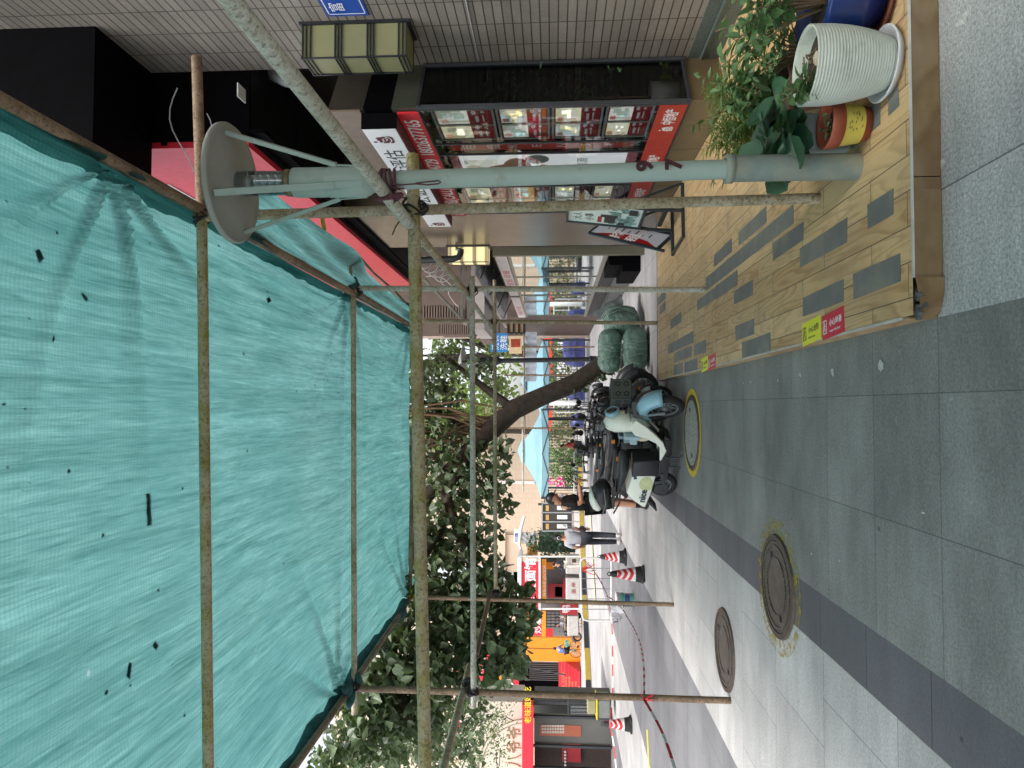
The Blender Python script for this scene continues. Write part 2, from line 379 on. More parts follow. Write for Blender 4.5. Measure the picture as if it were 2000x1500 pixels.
# ------------------------------------------------------------------ wooden platform
def wood_mat(name, plank=True, dark=1.0, rot=R(90)):
    n = N(name); vec = n.map((1, 1, 1), rot=(0, 0, rot), loc=(.04, .07, 0))
    br = n.n('ShaderNodeTexBrick'); br.offset = .37; br.offset_frequency = 2; n.l(vec, br.inputs['Vector'])
    for k, v_ in (('Scale', 1), ('Mortar Size', .0028 if plank else 0), ('Mortar Smooth', .2), ('Brick Width', .9), ('Row Height', .15), ('Bias', 0)): br.inputs[k].default_value = v_
    br.inputs['Color1'].default_value = (0, 0, 0, 1); br.inputs['Color2'].default_value = (1, 1, 1, 1); br.inputs['Mortar'].default_value = (.5, .5, .5, 1)
    # cathedral grain: stretched rings warped per plank
    off = n.n('ShaderNodeVectorMath'); off.operation = 'MULTIPLY_ADD'; n.l(br.outputs['Color'], off.inputs[0]); off.inputs[1].default_value = (7, 5, 3); n.l(vec, off.inputs[2])
    mp = n.map((.26, 2.6, 1), vec=off.outputs[0])
    wv = n.n('ShaderNodeTexNoise'); wv.inputs['Scale'].default_value = 2.1; wv.inputs['Detail'].default_value = 1.5; n.l(mp, wv.inputs['Vector'])
    rings = n.math('FRACT', n.math('MULTIPLY', wv.outputs['Fac'], 17))
    fine = n.noise(16, 6, .7, vec=n.map((.3, 9, 1), vec=off.outputs[0]))
    big = n.noise(.8, 4)
    c1, c2, c3 = [tuple(x*dark for x in c) for c in (sr(206, 172, 120), sr(146, 104, 58), sr(228, 198, 150))]
    col = n.mix(n.ramp(fine, [(.3, 0), (.7, 1)]), c1, c3)
    col = n.mix(n.math('MULTIPLY', n.ramp(rings, [(.0, 0), (.45, .15), (.82, 1), (1, 0)]), .6), col, c2)
    col = n.mix(.35, col, n.mix(br.outputs['Color'], c2, c3))
    col = n.mix(n.ramp(n.noise(3.2, 8, .7), [(.5, 0), (.75, .5)]), col, tuple(x*.5 for x in c1))
    col = n.mix(n.ramp(n.noise(1.3, 8, .7), [(.48, 0), (.72, .32)]), col, sr(150, 148, 132))
    if plank: col = n.mix(br.outputs['Fac'], col, sr(92, 84, 66))
    n.bump(n.math('SUBTRACT', n.math('MULTIPLY', rings, .1), n.math('MULTIPLY', br.outputs['Fac'], 1.5)), .25, .003)
    return n.set(col, n.ramp(big, [(.3, .38), (.7, .62)]), 0, .4)
WOOD = wood_mat('wood_look_tile'); RISER = wood_mat('brown_riser', False, .38, 0); RISER2 = wood_mat('side_riser', False, .7)
DX0, DX1, DY0, DY1, DZ = .375, 3.4, 2.95, 10.04, .12
deck = thing('wooden_platform', 'low wood plank platform patched with grey tape in front of the red shop window', 'platform', (DX0, DY0, 0))
mb = MB(); mb.quad((DX0+.006, DY0+.006, DZ), (DX1+3, DY0+.006, DZ), (DX1+3, DY1, DZ), (DX0+.006, DY1, DZ)); mb.quad((DX0+.006, DY1, DZ), (DX1+3, DY1, DZ), (DX1+3, DY1, 0), (DX0+.006, DY1, 0)); mb.build('planking', WOOD, deck, world=True)
mb = MB()
for a, b in ((.5, .918), (.922, 1.85), (1.854, 2.9), (2.904, 6)): mb.box((DX0+a-.34, DY0, .002), (DX0+b-.34 if b < 6 else 6, DY0+.012, DZ-.006))
mb.build('front_board', RISER, deck, bevel=.002, world=True)
mb = MB()
for i in range(8): mb.box((DX0, DY0+.10+i*.87, .002), (DX0+.01, min(DY1, DY0+.10+i*.87+.866), DZ-.006))
mb.build('side_board', RISER2, deck, bevel=.002, world=True)
mb = MB(); mb.box((DX0-.003, DY0+.10, DZ-.005), (DX0+.008, DY1, DZ+.003)); mb.box((DX0+.16, DY0-.003, DZ-.005), (6, DY0+.008, DZ+.003)); mb.build('edge_trim', M('pale_trim', (.5, .5, .46), .5, var=.2), deck, world=True)
# broken corner: curled strip and bare rubble
mb = MB(); arc = [(DX0+.16-.165*math.sin(t*math.pi/2/10), DY0-.012+.11*(1-math.cos(t*math.pi/2/10))*.8) for t in range(11)]
for i in range(10):
    (xa, ya), (xb, yb) = arc[i], arc[i+1]; za, zb = DZ-.002-.006*i, DZ-.008-.006*i
    mb.hexa([(xa, ya, .003), (xb, yb, .003), (xb, yb+.004, .003), (xa, ya+.004, .003), (xa, ya, za), (xb, yb, zb), (xb, yb+.004, zb), (xa, ya+.004, za)])
mb.build('loose_edging', RISER, deck, world=True)
mb = MB(); cr = random.Random(5)
for i in range(16):
    mb.cbox((DX0+cr.uniform(.0, .13), DY0+cr.uniform(.0, .09), DZ-.035+cr.uniform(-.02, .012)), (cr.uniform(.02, .05), cr.uniform(.01, .03), .018), cr.uniform(0, 3), cr.uniform(-.3, .3))
mb.build('broken_corner', M('mortar_rubble', (.1, .11, .1), .9, var=.5, vs=30, bump=.6), deck, world=True)
TAPE = M('grey_tape', sr(112, 116, 112), .5, var=.2, vs=3, dirt=sr(150, 140, 110), ds=3, da=.35)
def patch(x0, x1, y0, y1, i):
    b = MB(); z = DZ+.0022; r2 = random.Random(i); j = lambda: r2.uniform(-.006, .006)
    P = [(x0+j(), y0+j()), (x1+j(), y0+j()), (x1+j(), y1+j()), (x0+j(), y1+j())]
    b.prism(P, (z-.0012, z), 'XY'); b.build('tape_patch', TAPE, deck, world=True)
tapes = [((1745, 363), (1695, 440)), ((1655, 425), (1563, 512)), ((1570, 460), (1510, 495)), ((1550, 370), (1250+430*.3, 350+740*.3)), ((1497, 413), (1443, 460)),
         ((1760, 505), (1668, 570)), ((1648, 550), (1569, 605)), ((1440, 532), (1399, 568)), ((1471, 548), (1434, 588)), ((1399, 560), (1362, 598)),
         ((1473, 627), (1437, 662)), ((1505, 662), (1450, 698)), ((1331, 608), (1310, 637)), ((1355, 642), (1305, 700)), ((1379, 668), (1356, 692)), ((1351, 682), (1317, 705)), ((1362, 704), (1337, 722)), ((1334, 712), (1316, 733)),
         ((1300, 562), (1285, 585)), ((1300, 590), (1289, 612)), ((1430, 470), (1395, 505)), ((1720, 210), (1650, 262)), ((1755, 130), (1735, 210))]
for i, (a, b) in enumerate(tapes):
    p, q = atZ(*a, DZ), atZ(*b, DZ); cx = (p.x+q.x)/2
    ln = .15 if i != 3 else .135
    x0 = DX0 + round((cx-DX0-.075)/.15)*.15+.012
    patch(x0, x0+.118, min(p.y, q.y), max(p.y, q.y), i)
# safety stickers, each a pair of labels
STY = M('sticker_yellow', sr(228, 226, 40), .4, var=.04); STR = M('sticker_red', sr(205, 30, 56), .4, var=.04)
def sticker(c, ln, wd, kind, label, ang):
    t = thing('safety_sticker', label, 'sticker', (c.x, c.y, DZ), ang, 'warning stickers on the platform edge')
    m = STY if kind == 'step' else STR; tm = INK if kind == 'step' else SIGNWHITE; z = .0035
    b = MB(); b.box((-ln/2, -wd/2, .001), (ln/2, wd/2, z)); b.build('label_sheet', m, t)
    b = MB(); s_ = wd*.56; x0 = -ln*.36; y0 = 0; zz = z+.0004
    fr = .08*s_
    for a in ((x0-s_/2*.7, y0-s_/2, x0+s_/2*.7, y0-s_/2+fr), (x0-s_/2*.7, y0+s_/2-fr, x0+s_/2*.7, y0+s_/2), (x0-s_/2*.7, y0-s_/2, x0-s_/2*.7+fr, y0+s_/2), (x0+s_/2*.7-fr, y0-s_/2, x0+s_/2*.7, y0+s_/2)):
        b.box((a[0], a[1], z-.001), (a[2], a[3], zz))
    hz = .28*s_
    b.disc((x0+(.02 if kind == 'step' else -.05)*s_, y0+hz, zz), .08*s_)
    for p, q in (((0, .2), (-.06, -.05)), ((-.06, -.05), (-.2, -.32)), ((-.06, -.05), (.12, -.2)), ((.12, -.2), (.1, -.36)), ((0, .16), (.16, .04)), ((0, .16), (-.16, .02))):
        b.bar((x0+p[0]*s_, y0+p[1]*s_, zz), (x0+q[0]*s_, y0+q[1]*s_, zz), .07*s_, .0006)
    b.build('pictogram', tm, t)
    text('小心台阶' if kind == 'step' else '小心地滑', wd*.30, tm, t, (-ln*.15, -wd*.02, z), (1, 0, 0), (0, 1, 0), bold=.02, ext=.0004, world=False)
    text('Mind the Step' if kind == 'step' else 'Caution Wet Floor!', wd*.13, tm, t, (-ln*.15, -wd*.28, z), (1, 0, 0), (0, 1, 0), bold=.01, ext=.0004, world=False)
# lettering reads across the platform, its feet towards the street
for (a, b, c_, d) in (((1567, 632), (1605, 663), (1606, 612), (1650, 655)), ((1371, 701), (1383, 722), (1384, 697), (1398, 718))):
    near = (1605, 640) if a[0] > 1500 else (1384, 709)
    for k, (p, q) in (('step', (a, b)), ('slip', (c_, d))):
        P0, P1 = atZ(*p, DZ), atZ(*q, DZ); c0 = (P0+P1)/2
        big = a[0] > 1500
        sticker(c0, .288, .135, k, {('step', 1): 'yellow mind the step sticker at the near corner of the platform', ('slip', 1): 'red wet floor sticker at the near corner of the platform', ('step', 0): 'yellow mind the step sticker at the far end of the platform edge', ('slip', 0): 'red wet floor sticker at the far end of the platform edge'}[(k, 1 if big else 0)], R(-90+4))
# ------------------------------------------------------------------ scaffold
WIRE = M('tie_wire', (.02, .018, .017), .6, var=.3)
def tie(c, parent, r=.05, n=6, seed=0, mat=None, tails=3):
    rr = random.Random(seed); b = MB(); c = V(c)
    for i in range(n):
        ax = V((rr.uniform(-1, 1), rr.uniform(-1, 1), rr.uniform(-.6, .6))).normalized(); a = ax.orthogonal().normalized(); d = ax.cross(a); ra = r*rr.uniform(.75, 1.05)
        o = V((rr.uniform(-1, 1), rr.uniform(-1, 1), rr.uniform(-1, 1)))*r*.3
        b.tube([c+o+(a*math.cos(q*.7)+d*math.sin(q*.7))*ra for q in range(10)], .007, 5)
    for i in range(tails):
        p = c+V((rr.uniform(-1, 1), rr.uniform(-1, 1), rr.uniform(-1, 1)))*r; q = p+V((rr.uniform(-1, 1), rr.uniform(-1, 1), rr.uniform(-.6, 1)))*r*1.6
        b.tube([p, (p+q)/2+V((0, 0, .01)), q], .004, 4)
    return b.build('wire_tie', mat or WIRE, parent, world=True)
GP, GR = 'scaffold poles standing upright', 'scaffold rails'
def pipe(a, b, r, mat, label, ties=(), group=GR, name='scaffold_rail', seed=0, hollow=True):
    a, b = V(a), V(b); t = thing(name, label, 'scaffold pipe', a, 0, group)
    n = 9; rr = random.Random(seed); L = (b-a).length
    pts = [a.lerp(b, i/(n-1)) + V((rr.uniform(-1, 1), rr.uniform(-1, 1), rr.uniform(-1, 1)))*.0009*min(L, 3)/3 for i in range(n)]
    m = MB(); m.tube(pts, r, 14, cap=False)
    d = (b-a).normalized()
    m.tube([a, a+d*.05], r*.86, 14, cap=False); m.tube([b, b-d*.05], r*.86, 14, cap=False)
    for e, s_ in ((a, -1), (b, 1)):
        u = d.orthogonal().normalized(); v_ = d.cross(u); k = 14
        o = [e+(u*math.cos(2*math.pi*i/k)+v_*math.sin(2*math.pi*i/k))*r for i in range(k)]; q = [e+(u*math.cos(2*math.pi*i/k)+v_*math.sin(2*math.pi*i/k))*r*.86 for i in range(k)]
        m.add(o+q, [(i, (i+1) % k, k+(i+1) % k, k+i) for i in range(k)])
        m.disc(e-d*s_*.04, r*.86, d)
    m.build('pipe', mat, t, world=True)
    for i, c in enumerate(ties): tie(c, t, r*1.75, 7, seed*7+i)
    return t
def post(base, top, z0, r, mat, label, seed, ext=0):
    a = atZ(*base, z0); b = atY(*top, a.y); b += (b-a).normalized()*ext
    return pipe(a, b, r, mat, label, (), GP, 'scaffold_pole', seed), a, b
_, a1, b1 = post((1600, 387), (490, 420), DZ, .030, P_OCHRE, 'mottled scaffold pole standing on the platform just behind the street lamp', 1, .35)
_, a2, b2 = post((1378, 566), (695, 563), DZ, .028, P_PALE, 'pale green scaffold pole standing mid platform beyond the sign boards', 2)
_, a3, b3 = post((1284, 631), (815, 626), DZ, .028, P_OCHRE, 'thin scaffold pole at the far platform end in front of the green bundles', 3)
_, a4, b4 = post((1427, 1368), (698, 1345), 0, .030, P_RUST, 'brown scaffold pole on pale slabs with red and white tape knotted round it', 4)
_, a5, b5 = post((1316, 1181), (800, 1166), 0, .028, P_RUST, 'brown scaffold pole with yellow and black striped tape standing by the bucket', 5)
mb = MB(); d = (b5-a5).normalized(); sx_ = V((-.029, -.012, 0))
for i in range(15):
    za, zb = .42+i*.11, .42+i*.11+.11; mb.cur = i % 2; o0 = a5+sx_; k0 = V((0, -.014, 0)); k1 = V((-.004, .016, 0))
    mb.add([o0+d*za+k0, o0+d*zb+k0, o0+d*(zb+.03)+k1, o0+d*(za+.03)+k1], [(0, 1, 2, 3)])
o = mb.build('striped_tape', [YELLOW, INK], bpy.data.objects['scaffold_pole.004'], world=True)
ZT = 3.6
J4 = V((a1.x, a1.y-.05, 2.40)); J7 = V((a2.x, a2.y-.05, 2.40)); J10 = V((a3.x, a3.y-.05, 2.42))
h3r, h3l = atY(806, 302, 3.88), atY(830, 1500, 3.85); h3l += (h3l-h3r)*.3
pipe(h3r, h3l, .036, P_GREEN, 'mossy cross rail at head height, nearest of the low cross rails', [atY(810, 405, 3.9), ], seed=11)
h4r, h4l = atY(922, 540, a2.y-.06), atY(925, 1383, a4.y-.06)
pipe(h4r, h4l, .027, P_PALE, 'pale galvanised cross rail tied to the mid platform pole', [atY(922, 566, a2.y-.04), atY(924, 1350, a4.y-.04)], seed=12)
h5r, h5l = atY(966, 547, a3.y-.06), atY(968, 1150, a5.y-.06)
pipe(h5r, h5l, .026, P_OCHRE, 'far low cross rail tied to the pole at the end of the platform', [atY(966, 628, a3.y-.04), atY(968, 1160, a5.y-.04)], seed=13)
t1a, t1b = atY(384, 112, 4.02), atY(394, 432, 4.0)
pipe(t1a, t1b, .031, P_RUST, 'short rusty rail end reaching past the lamp towards the tiled wall', seed=14)
t2a, t2b = atY(394, 415, 3.95), atY(407, 1500, 3.9); t2b += (t2b-t2a)*.32
pipe(t2a, t2b, .031, P_GREEN, 'high cross rail under the near part of the green net', [atY(393, 424, 3.95)], seed=15)
t3a, t3b = atY(690, 566, a2.y), atY(692, 1395, a4.y)
pipe(t3a, t3b, .027, P_OCHRE, 'high cross rail under the middle of the green net', [atY(692, 572, a2.y), atY(694, 1340, a4.y)], seed=16)
t4a, t4b = atY(812, 640, a3.y+.05), atY(800, 1172, a5.y+.05)
pipe(t4a, t4b, .03, P_RUST, 'high cross rail at the far edge of the green net', seed=17)
# rails running along the street
l1b = atY(692, 574, a2.y-.02); l1a = atY(0, 195, 2.5); l1a += (l1a-l1b)*.8
pipe(l1a, l1b, .032, P_RUST, 'long brown rail carrying the net edge above the lamp head', [], seed=18)
l2a, l2b = atY(686, 566, a2.y-.15), atY(812, 641, a3.y+.1)
pipe(l2a, l2b, .03, P_RUST, 'brown rail carrying the far part of the net edge by the red sign', [atY(697, 570, a2.y)], seed=19)
m1b = atY(799, 437, 3.83); m1a = atY(452, 0, 2.0); m1a += (m1a-m1b)*.9
pipe(m1a, m1b, .033, P_PALE, 'thick pale rail slanting overhead and roped to the lamp post', [], seed=20)
m2a, m2b = atY(800, 438, 3.9), atY(914, 576, a2.y+.05)
pipe(m2a, m2b, .027, P_OCHRE, 'street side rail between the first and second platform poles', [], seed=21)
m3a, m3b = atY(905, 565, a2.y-.1), atY(962, 645, a3.y+.4)
pipe(m3a, m3b, .026, P_PALE, 'street side rail between the second and last platform poles', [], seed=22)
m4a, m4b = atY(958, 1155, a5.y), atY(930, 1282, 7.35)
pipe(m4a, m4b, .028, P_RUST, 'brown side rail among the leaves tied to the striped pole', [], seed=23)
m5a, m5b = atY(917, 1300, a4.y+.75), atY(866, 1500, 5.05); m5b += (m5b-m5a)*1.2
pipe(m5a, m5b, .031, P_OCHRE, 'side rail running out of the frame from the taped pole', [atY(914, 1335, a4.y+.1)], seed=24)
l3b = atY(800, 1170, a5.y); l3a = V((-2.80, 2.0, 3.60))
pipe(l3a, atY(692, 1352, a4.y)+V((.03, 0, .04)), .03, P_RUST, 'brown rail inside the rolled net edge nearest the camera', [], seed=25)
pipe(atY(688, 1338, a4.y), l3b, .03, P_RUST, 'brown rail inside the rolled net edge towards the tree', [], seed=26)

# ------------------------------------------------------------------ green shade net
def net_mat():
    n = N('green_shade_net')
    pos = n.tc.outputs['Object']
    fine = n.n('ShaderNodeTexWave'); fine.wave_type = 'BANDS'; fine.bands_direction = 'Y'; fine.inputs['Scale'].default_value = 14; fine.inputs['Distortion'].default_value = 1.5; fine.inputs['Detail'].default_value = 2; fine.inputs['Detail Scale'].default_value = .6
    n.l(n.map((.35, 1, 1)), fine.inputs['Vector'])
    streak = n.math('ADD', n.math('MULTIPLY', n.noise(2.2, 8, .72, sc=(5.5, .40, 1), dist=.8), .55), n.math('MULTIPLY', n.noise(9, 6, .7, sc=(6, .22, 1), dist=.5), .45)); cloth = n.noise(1.2, 6, .6)
    thin = n.noise(5, 8, .75, sc=(1, 1.6, 1)); fold = n.noise(40, 4, .7, sc=(1, .25, 1))
    c = n.mix(n.ramp(streak, [(.36, 0), (.64, 1)]), sr(54, 100, 98), sr(118, 168, 165))
    c = n.mix(n.math('MULTIPLY', fine.outputs['Fac'], .2), c, sr(50, 102, 100))
    c = n.mix(n.ramp(fold, [(.35, 0), (.7, .28)]), c, sr(48, 100, 100))
    c = n.mix(n.ramp(cloth, [(.35, 0), (.7, .4)]), c, sr(56, 112, 112))
    tl = n.n('ShaderNodeBsdfTranslucent'); df = n.n('ShaderNodeBsdfDiffuse'); tr = n.n('ShaderNodeBsdfTransparent')
    n.l(c, tl.inputs[0]); n.l(n.mix(.5, c, (0, 0, 0)), df.inputs[0])
    m1 = n.n('ShaderNodeMixShader'); m1.inputs[0].default_value = .22; n.l(tl.outputs[0], m1.inputs[1]); n.l(df.outputs[0], m1.inputs[2])
    m2 = n.n('ShaderNodeMixShader'); n.l(n.ramp(thin, [(.655, .02), (.74, .42)]), m2.inputs[0]); n.l(m1.outputs[0], m2.inputs[1]); n.l(tr.outputs[0], m2.inputs[2])
    n.l(m2.outputs[0], n.out.inputs[0])
    bp = n.n('ShaderNodeBump'); bp.inputs['Strength'].default_value = .5; bp.inputs['Distance'].default_value = .02; n.l(streak, bp.inputs['Height'])
    n.l(bp.outputs[0], tl.inputs['Normal']); n.l(bp.outputs[0], df.inputs['Normal'])
    return n.m
NET = net_mat()
from mathutils import noise as mnoise
TP = [V((1.13, 3.15)), V((1.13, 6.88)), V((1.13, 9.9)), V((-2.68, 6.45)), V((-2.6, 9.4)), V((1.13, 0.2)), V((-2.75, 2.6))]
def net_z(x, y):
    s = (x+2.75)/3.9
    z = 3.60+.085*s + .03
    yy = [(-6, 3.95), (3.95, 6.7), (6.7, 10)]
    for a, b in yy:
        if a <= y <= b: k = (y-a)/(b-a); z += .10*(4*k*(1-k))*math.sin(math.pi*min(1, max(0, s))) * .7
    z += .02*mnoise.noise(V((x*3.5, y*.5, 1))) + .008*mnoise.noise(V((x*11, y*1.2, 5)))
    for i, t in enumerate(TP):
        d = V((x, y)) - t; r = d.length; a = math.atan2(d.y, d.x)
        if r < 2.2: z -= (.085*math.exp(-r/.55)+.018*math.exp(-r/1.4))*min(1, r/.10)*max(0, 1-1.9*abs(math.sin(a*4.5+i*1.7+.5*math.sin(a*3+r*1.5))))**1.3
    return z
mb = MB(); nx, ny = 240, 760; Y0, Y1 = -6.0, 9.98
def xl(y): return -2.74+.012*max(0, y-4)**1.2 if y > 4 else -2.74-.02*(4-y)
vs_ = []
for j in range(ny+1):
    y = Y0+(Y1-Y0)*j/ny
    for i in range(nx+1):
        s = i/nx; x = xl(y)*(1-s)+1.14*s
        vs_.append(V((x, y + (.05*math.sin(s*9)*s if j == ny else 0), net_z(x, y))))
mb.add(vs_, [(j*(nx+1)+i, j*(nx+1)+i+1, (j+1)*(nx+1)+i+1, (j+1)*(nx+1)+i) for j in range(ny) for i in range(nx)], True)
net = mb.build('shade_net', NET); tag(net, 'translucent green shade net stretched over the scaffold rails', 'shade net')
# the hem folded over the rail
mb = MB(); n_ = 260; vs_ = []
for q in range(n_+1):
    y = -5+q*(14.9/n_); wd = .07+.05*mnoise.noise(V((y*1.3, 3, 0)))+.03*mnoise.noise(V((y*6, 1, 0))); z = net_z(1.1, y)
    vs_ += [V((1.14, y, z-.006)), V((1.13-wd*.5, y, net_z(1.1-wd*.5, y)-.02-.012*math.sin(y*9))), V((1.13-wd, y, net_z(1.1-wd, y)-.004))]
mb.add(vs_, [(q*3+j, q*3+j+1, q*3+j+4, q*3+j+3) for q in range(n_) for j in (0, 1)], True); mb.build('folded_hem', NET, net)
# loose flap beyond the right hand rail
mb = MB(); nx, ny = 26, 160; vs_ = []
for j in range(ny+1):
    y = 4.0+(9.95-4.0)*j/ny
    e = 1.62 - .035*(y-4.6) if y > 4.7 else 1.14+(.477)*math.sin((y-4.0)/.7*math.pi/2)
    for i in range(nx+1):
        s = i/nx; x = 1.12*(1-s)+e*s
        near = min(abs(y-6.85), abs(y-9.9)); 
        z = 3.63+.04*s + .055*math.sin(s*11+y*1.9+1.3*math.sin(y*1.1))*min(1, s*3)*(.4+.6*math.exp(-near*1.1)) + .035*mnoise.noise(V((x*9, y*1.6, 2))) - .10*s*math.exp(-(near/.35)**2)
        vs_.append(V((x, y, z)))
mb.add(vs_, [(j*(nx+1)+i, j*(nx+1)+i+1, (j+1)*(nx+1)+i+1, (j+1)*(nx+1)+i) for j in range(ny) for i in range(nx)], True)
mb.build('loose_flap', NET, net)
# twisted roll along the street edge and bunches at the ties
ROLL = M('rolled_net', sr(16, 74, 76), .7, var=.4, vs=12, bump=.8, bs=25)
mb = MB(); pts = []; rr_ = []; r2 = random.Random(12)
for i in range(70):
    y = -3+i*(12.3/69); x = xl(y)+.015; pts.append((x+.012*math.sin(y*9), y, net_z(x, y)-.035+.012*math.cos(y*11))); rr_.append(.058+.022*math.sin(y*7+math.sin(y*3)*2)+r2.uniform(-.006, .006))
mb.tube(pts, rr_, 12); mb.build('rolled_edge', ROLL, net)
for c, s_ in ((atY(690, 560, 6.86), 9), (atY(690, 1348, 6.45), 5)):
    b = MB(); r3 = random.Random(s_)
    for k in range(6):
        q = c+V((r3.uniform(-.06, .06), r3.uniform(-.12, .12), r3.uniform(-.02, .06))); b.ell(q, (.05, .11, .035), 10, 6, Matrix.Rotation(r3.uniform(0, 3), 3, 'Z'))
    b.build('gathered_knot', ROLL, net)
pts = []
for k, (px, py, yy) in enumerate([(676, 478, 6.72), (680, 486, 6.76), (700, 500, 7.2), (730, 534, 8.0), (768, 566, 8.9), (800, 600, 9.8), (808, 612, 10.0)]): pts.append(atY(px, py, yy))
mb = MB(); mb.tube(pts, .016, 8); tag(mb.build('edge_batten', P_RUST), 'thin bent brown batten edging the loose net flap beside the red sign', 'batten')
mb = MB(); mb.tube([atY(681, 488, 6.75), atY(684, 520, 6.8), atY(688, 566, 6.85)], [.022, .018, .014], 8); tag(mb.build('wooden_stick', P_RUST), 'short brown stick propping the net flap from the pole top', 'stick')
# debris lying on the net, seen as dark spots through it
LITTER = M('dead_leaf', sr(40, 46, 30), .8, var=.4)
mb = MB(); r4 = random.Random(21)
for i in range(330):
    x, y = r4.uniform(-2.7, 1.1), r4.uniform(1.2, 9.8)
    if r4.random() < .3: x, y = r4.gauss(.2, .25), r4.gauss(6.3, .4)
    s_ = .004+.012*r4.random()**3; z = net_z(x, y)+.004; n_ = 5; a = r4.uniform(0, 6); el = r4.uniform(.4, 1)
    mb.add([(x+s_*math.cos(a+2*math.pi*k/n_)*(1 if k % 2 else el), y+s_*math.sin(a+2*math.pi*k/n_), z) for k in range(n_)], [tuple(range(n_))])
struct(mb.build('leaf_litter', LITTER), 'stuff', 'dark specks of leaf litter lying on top of the green net', 'leaf litter')
def onnet(px, py):
    p = atZ(px, py, 3.6)
    for _ in range(4): p = atZ(px, py, net_z(p.x, p.y)+.004)
    return p
for k, (poly, lb) in enumerate((([(283, 965), (285, 1028), (294, 1026), (291, 964)], 'straight dark strip lying on the net, longest of the net debris'),
    ([(245, 1322), (252, 1328), (256, 1296), (250, 1294)], 'dark slanting pod lying on the net beside a four cornered leaf'), ([(296, 1262), (303, 1271), (308, 1262), (301, 1252)], 'dark four cornered leaf lying on the net beside a slanting pod'),
    ([(66, 490), (74, 515), (84, 505), (74, 486)], 'dark torn leaf on the net at the corner near the rail'), ([(156, 575), (166, 590), (170, 584), (160, 572)], 'small dark notched leaf on the net near the lamp head'), ([(519, 583), (522, 593), (529, 588), (525, 580)], 'small round dark leaf on the net between the two high cross rails'))):
    mb = MB(); P = [onnet(*p) for p in poly]; mb.add(P+[p+V((0, 0, .003)) for p in P], [(0, 1, 2, 3), (4, 5, 6, 7), (0, 1, 5, 4), (1, 2, 6, 5), (2, 3, 7, 6), (3, 0, 4, 7)])
    tag(mb.build('fallen_leaf', LITTER), lb, 'leaf', 'debris on the net')
mb = MB(); P = [onnet(*p)-V((0, 0, .05)) for p in ((612, 400), (616, 436), (624, 462), (627, 448), (622, 420))]; mb.add(P, [(0, 1, 2, 3, 4)])
tag(mb.build('fallen_leaf', M('yellow_leaf', sr(176, 164, 40), .6)), 'yellow leaf caught in the net flap below the red sign', 'leaf')

# ------------------------------------------------------------------ street lamp
LGREY = M('lamp_paint', sr(150, 168, 160), .42, var=.08, vs=3, dirt=sr(120, 120, 100), ds=9, da=.3)
LSHADE = M('lamp_shade_paint', sr(150, 152, 146), .55, var=.06)
LSLEEVE = M('weathered_sleeve', sr(112, 130, 126), .6, var=.2, vs=5, dirt=sr(150, 148, 130), ds=3, da=.5)
LCLEAR = glass('lamp_glass', (.85, .9, .9), .12)
LB = atZ(1676, 325, DZ)
def lamp_post(loc, label, z0=0):
    t = thing('street_lamp', label, 'street lamp', loc, 0, 'street lamps with disc shades')
    lean = V((-.018, 0, 1)).normalized()
    hz = lambda q: 2.42+(q-2.06)*1.42
    b = MB(); b.tube([(0, 0, .5), (-.03, 0, 2.40)], .0475, 24); b.build('post', LGREY, t)
    b = MB(); b.tube([(0, 0, 0), (-.0, 0, .61)], .064, 24); b.lathe([(.064, .60), (.071, .60), (.071, .635), (.05, .64)], seg=24); b.build('base_sleeve', LSLEEVE, t)
    cx = -.032; L_ = lambda pr, sg=28: MB().lathe([(r_, hz(h_)) for r_, h_ in pr], (cx, 0, 0), sg)
    L_([(.05, 2.03), (.056, 2.03), (.056, 2.045), (.068, 2.055), (.078, 2.075), (.078, 2.20), (.073, 2.205), (.075, 2.215), (.075, 2.33), (.066, 2.335)]).build('lamp_housing', LGREY, t)
    L_([(.064, 2.335), (.068, 2.335), (.068, 2.36), (.06, 2.36)]).build('socket_ring', M('dull_brass', sr(120, 112, 84), .5, .5), t)
    L_([(.06, 2.36), (.064, 2.52), (.06, 2.535)]).build('glass_cylinder', LCLEAR, t)
    b = MB()
    for i in range(5): b.lathe([(.02, hz(2.375+i*.028)), (.046, hz(2.38+i*.028)), (.046, hz(2.384+i*.028)), (.02, hz(2.39+i*.028))], (cx, 0, 0), 22)
    b.build('louvre_stack', M('louvre', (.6, .62, .62), .3, .3), t)
    z0 = hz(2.535); b = MB(); b.lathe([(.001, z0), (.20, z0+.004), (.275, z0+.03), (.292, z0+.022), (.302, z0+.036), (.30, z0+.05), (.05, z0+.13), (.001, z0+.135)], (cx, 0, 0), seg=56); b.build('lamp_shade', LSHADE, t)
    for k in range(4):
        a = R(45+90*k+18); c, s_ = math.cos(a), math.sin(a); b = MB()
        b.bar((cx+c*.077, s_*.077, hz(2.07)), (cx+c*.084, s_*.084, hz(2.17)), .03, .006, (c, s_, 0)); b.bar((cx+c*.084, s_*.084, hz(2.17)), (cx+c*.25, s_*.25, z0+.02), .032, .02, (c, s_, 0))
        b.build('bracket_arm', LGREY, t)
    return t
lamp = lamp_post((LB.x, LB.y, DZ), 'pale green street lamp standing on the platform with its round disc shade overhead')
text('9', .11, M('marker_red', sr(64, 22, 26), .8), lamp, (-.022, -.0508, 1.0), (1, 0, 0), (0, 0, 1), 'painted_number', .03, .004, world=False)
text('7', .11, bpy.data.materials['marker_red'], lamp, (-.018, -.0508, .86), (1, 0, 0), (0, 0, 1), 'painted_number', .03, .004, world=False)
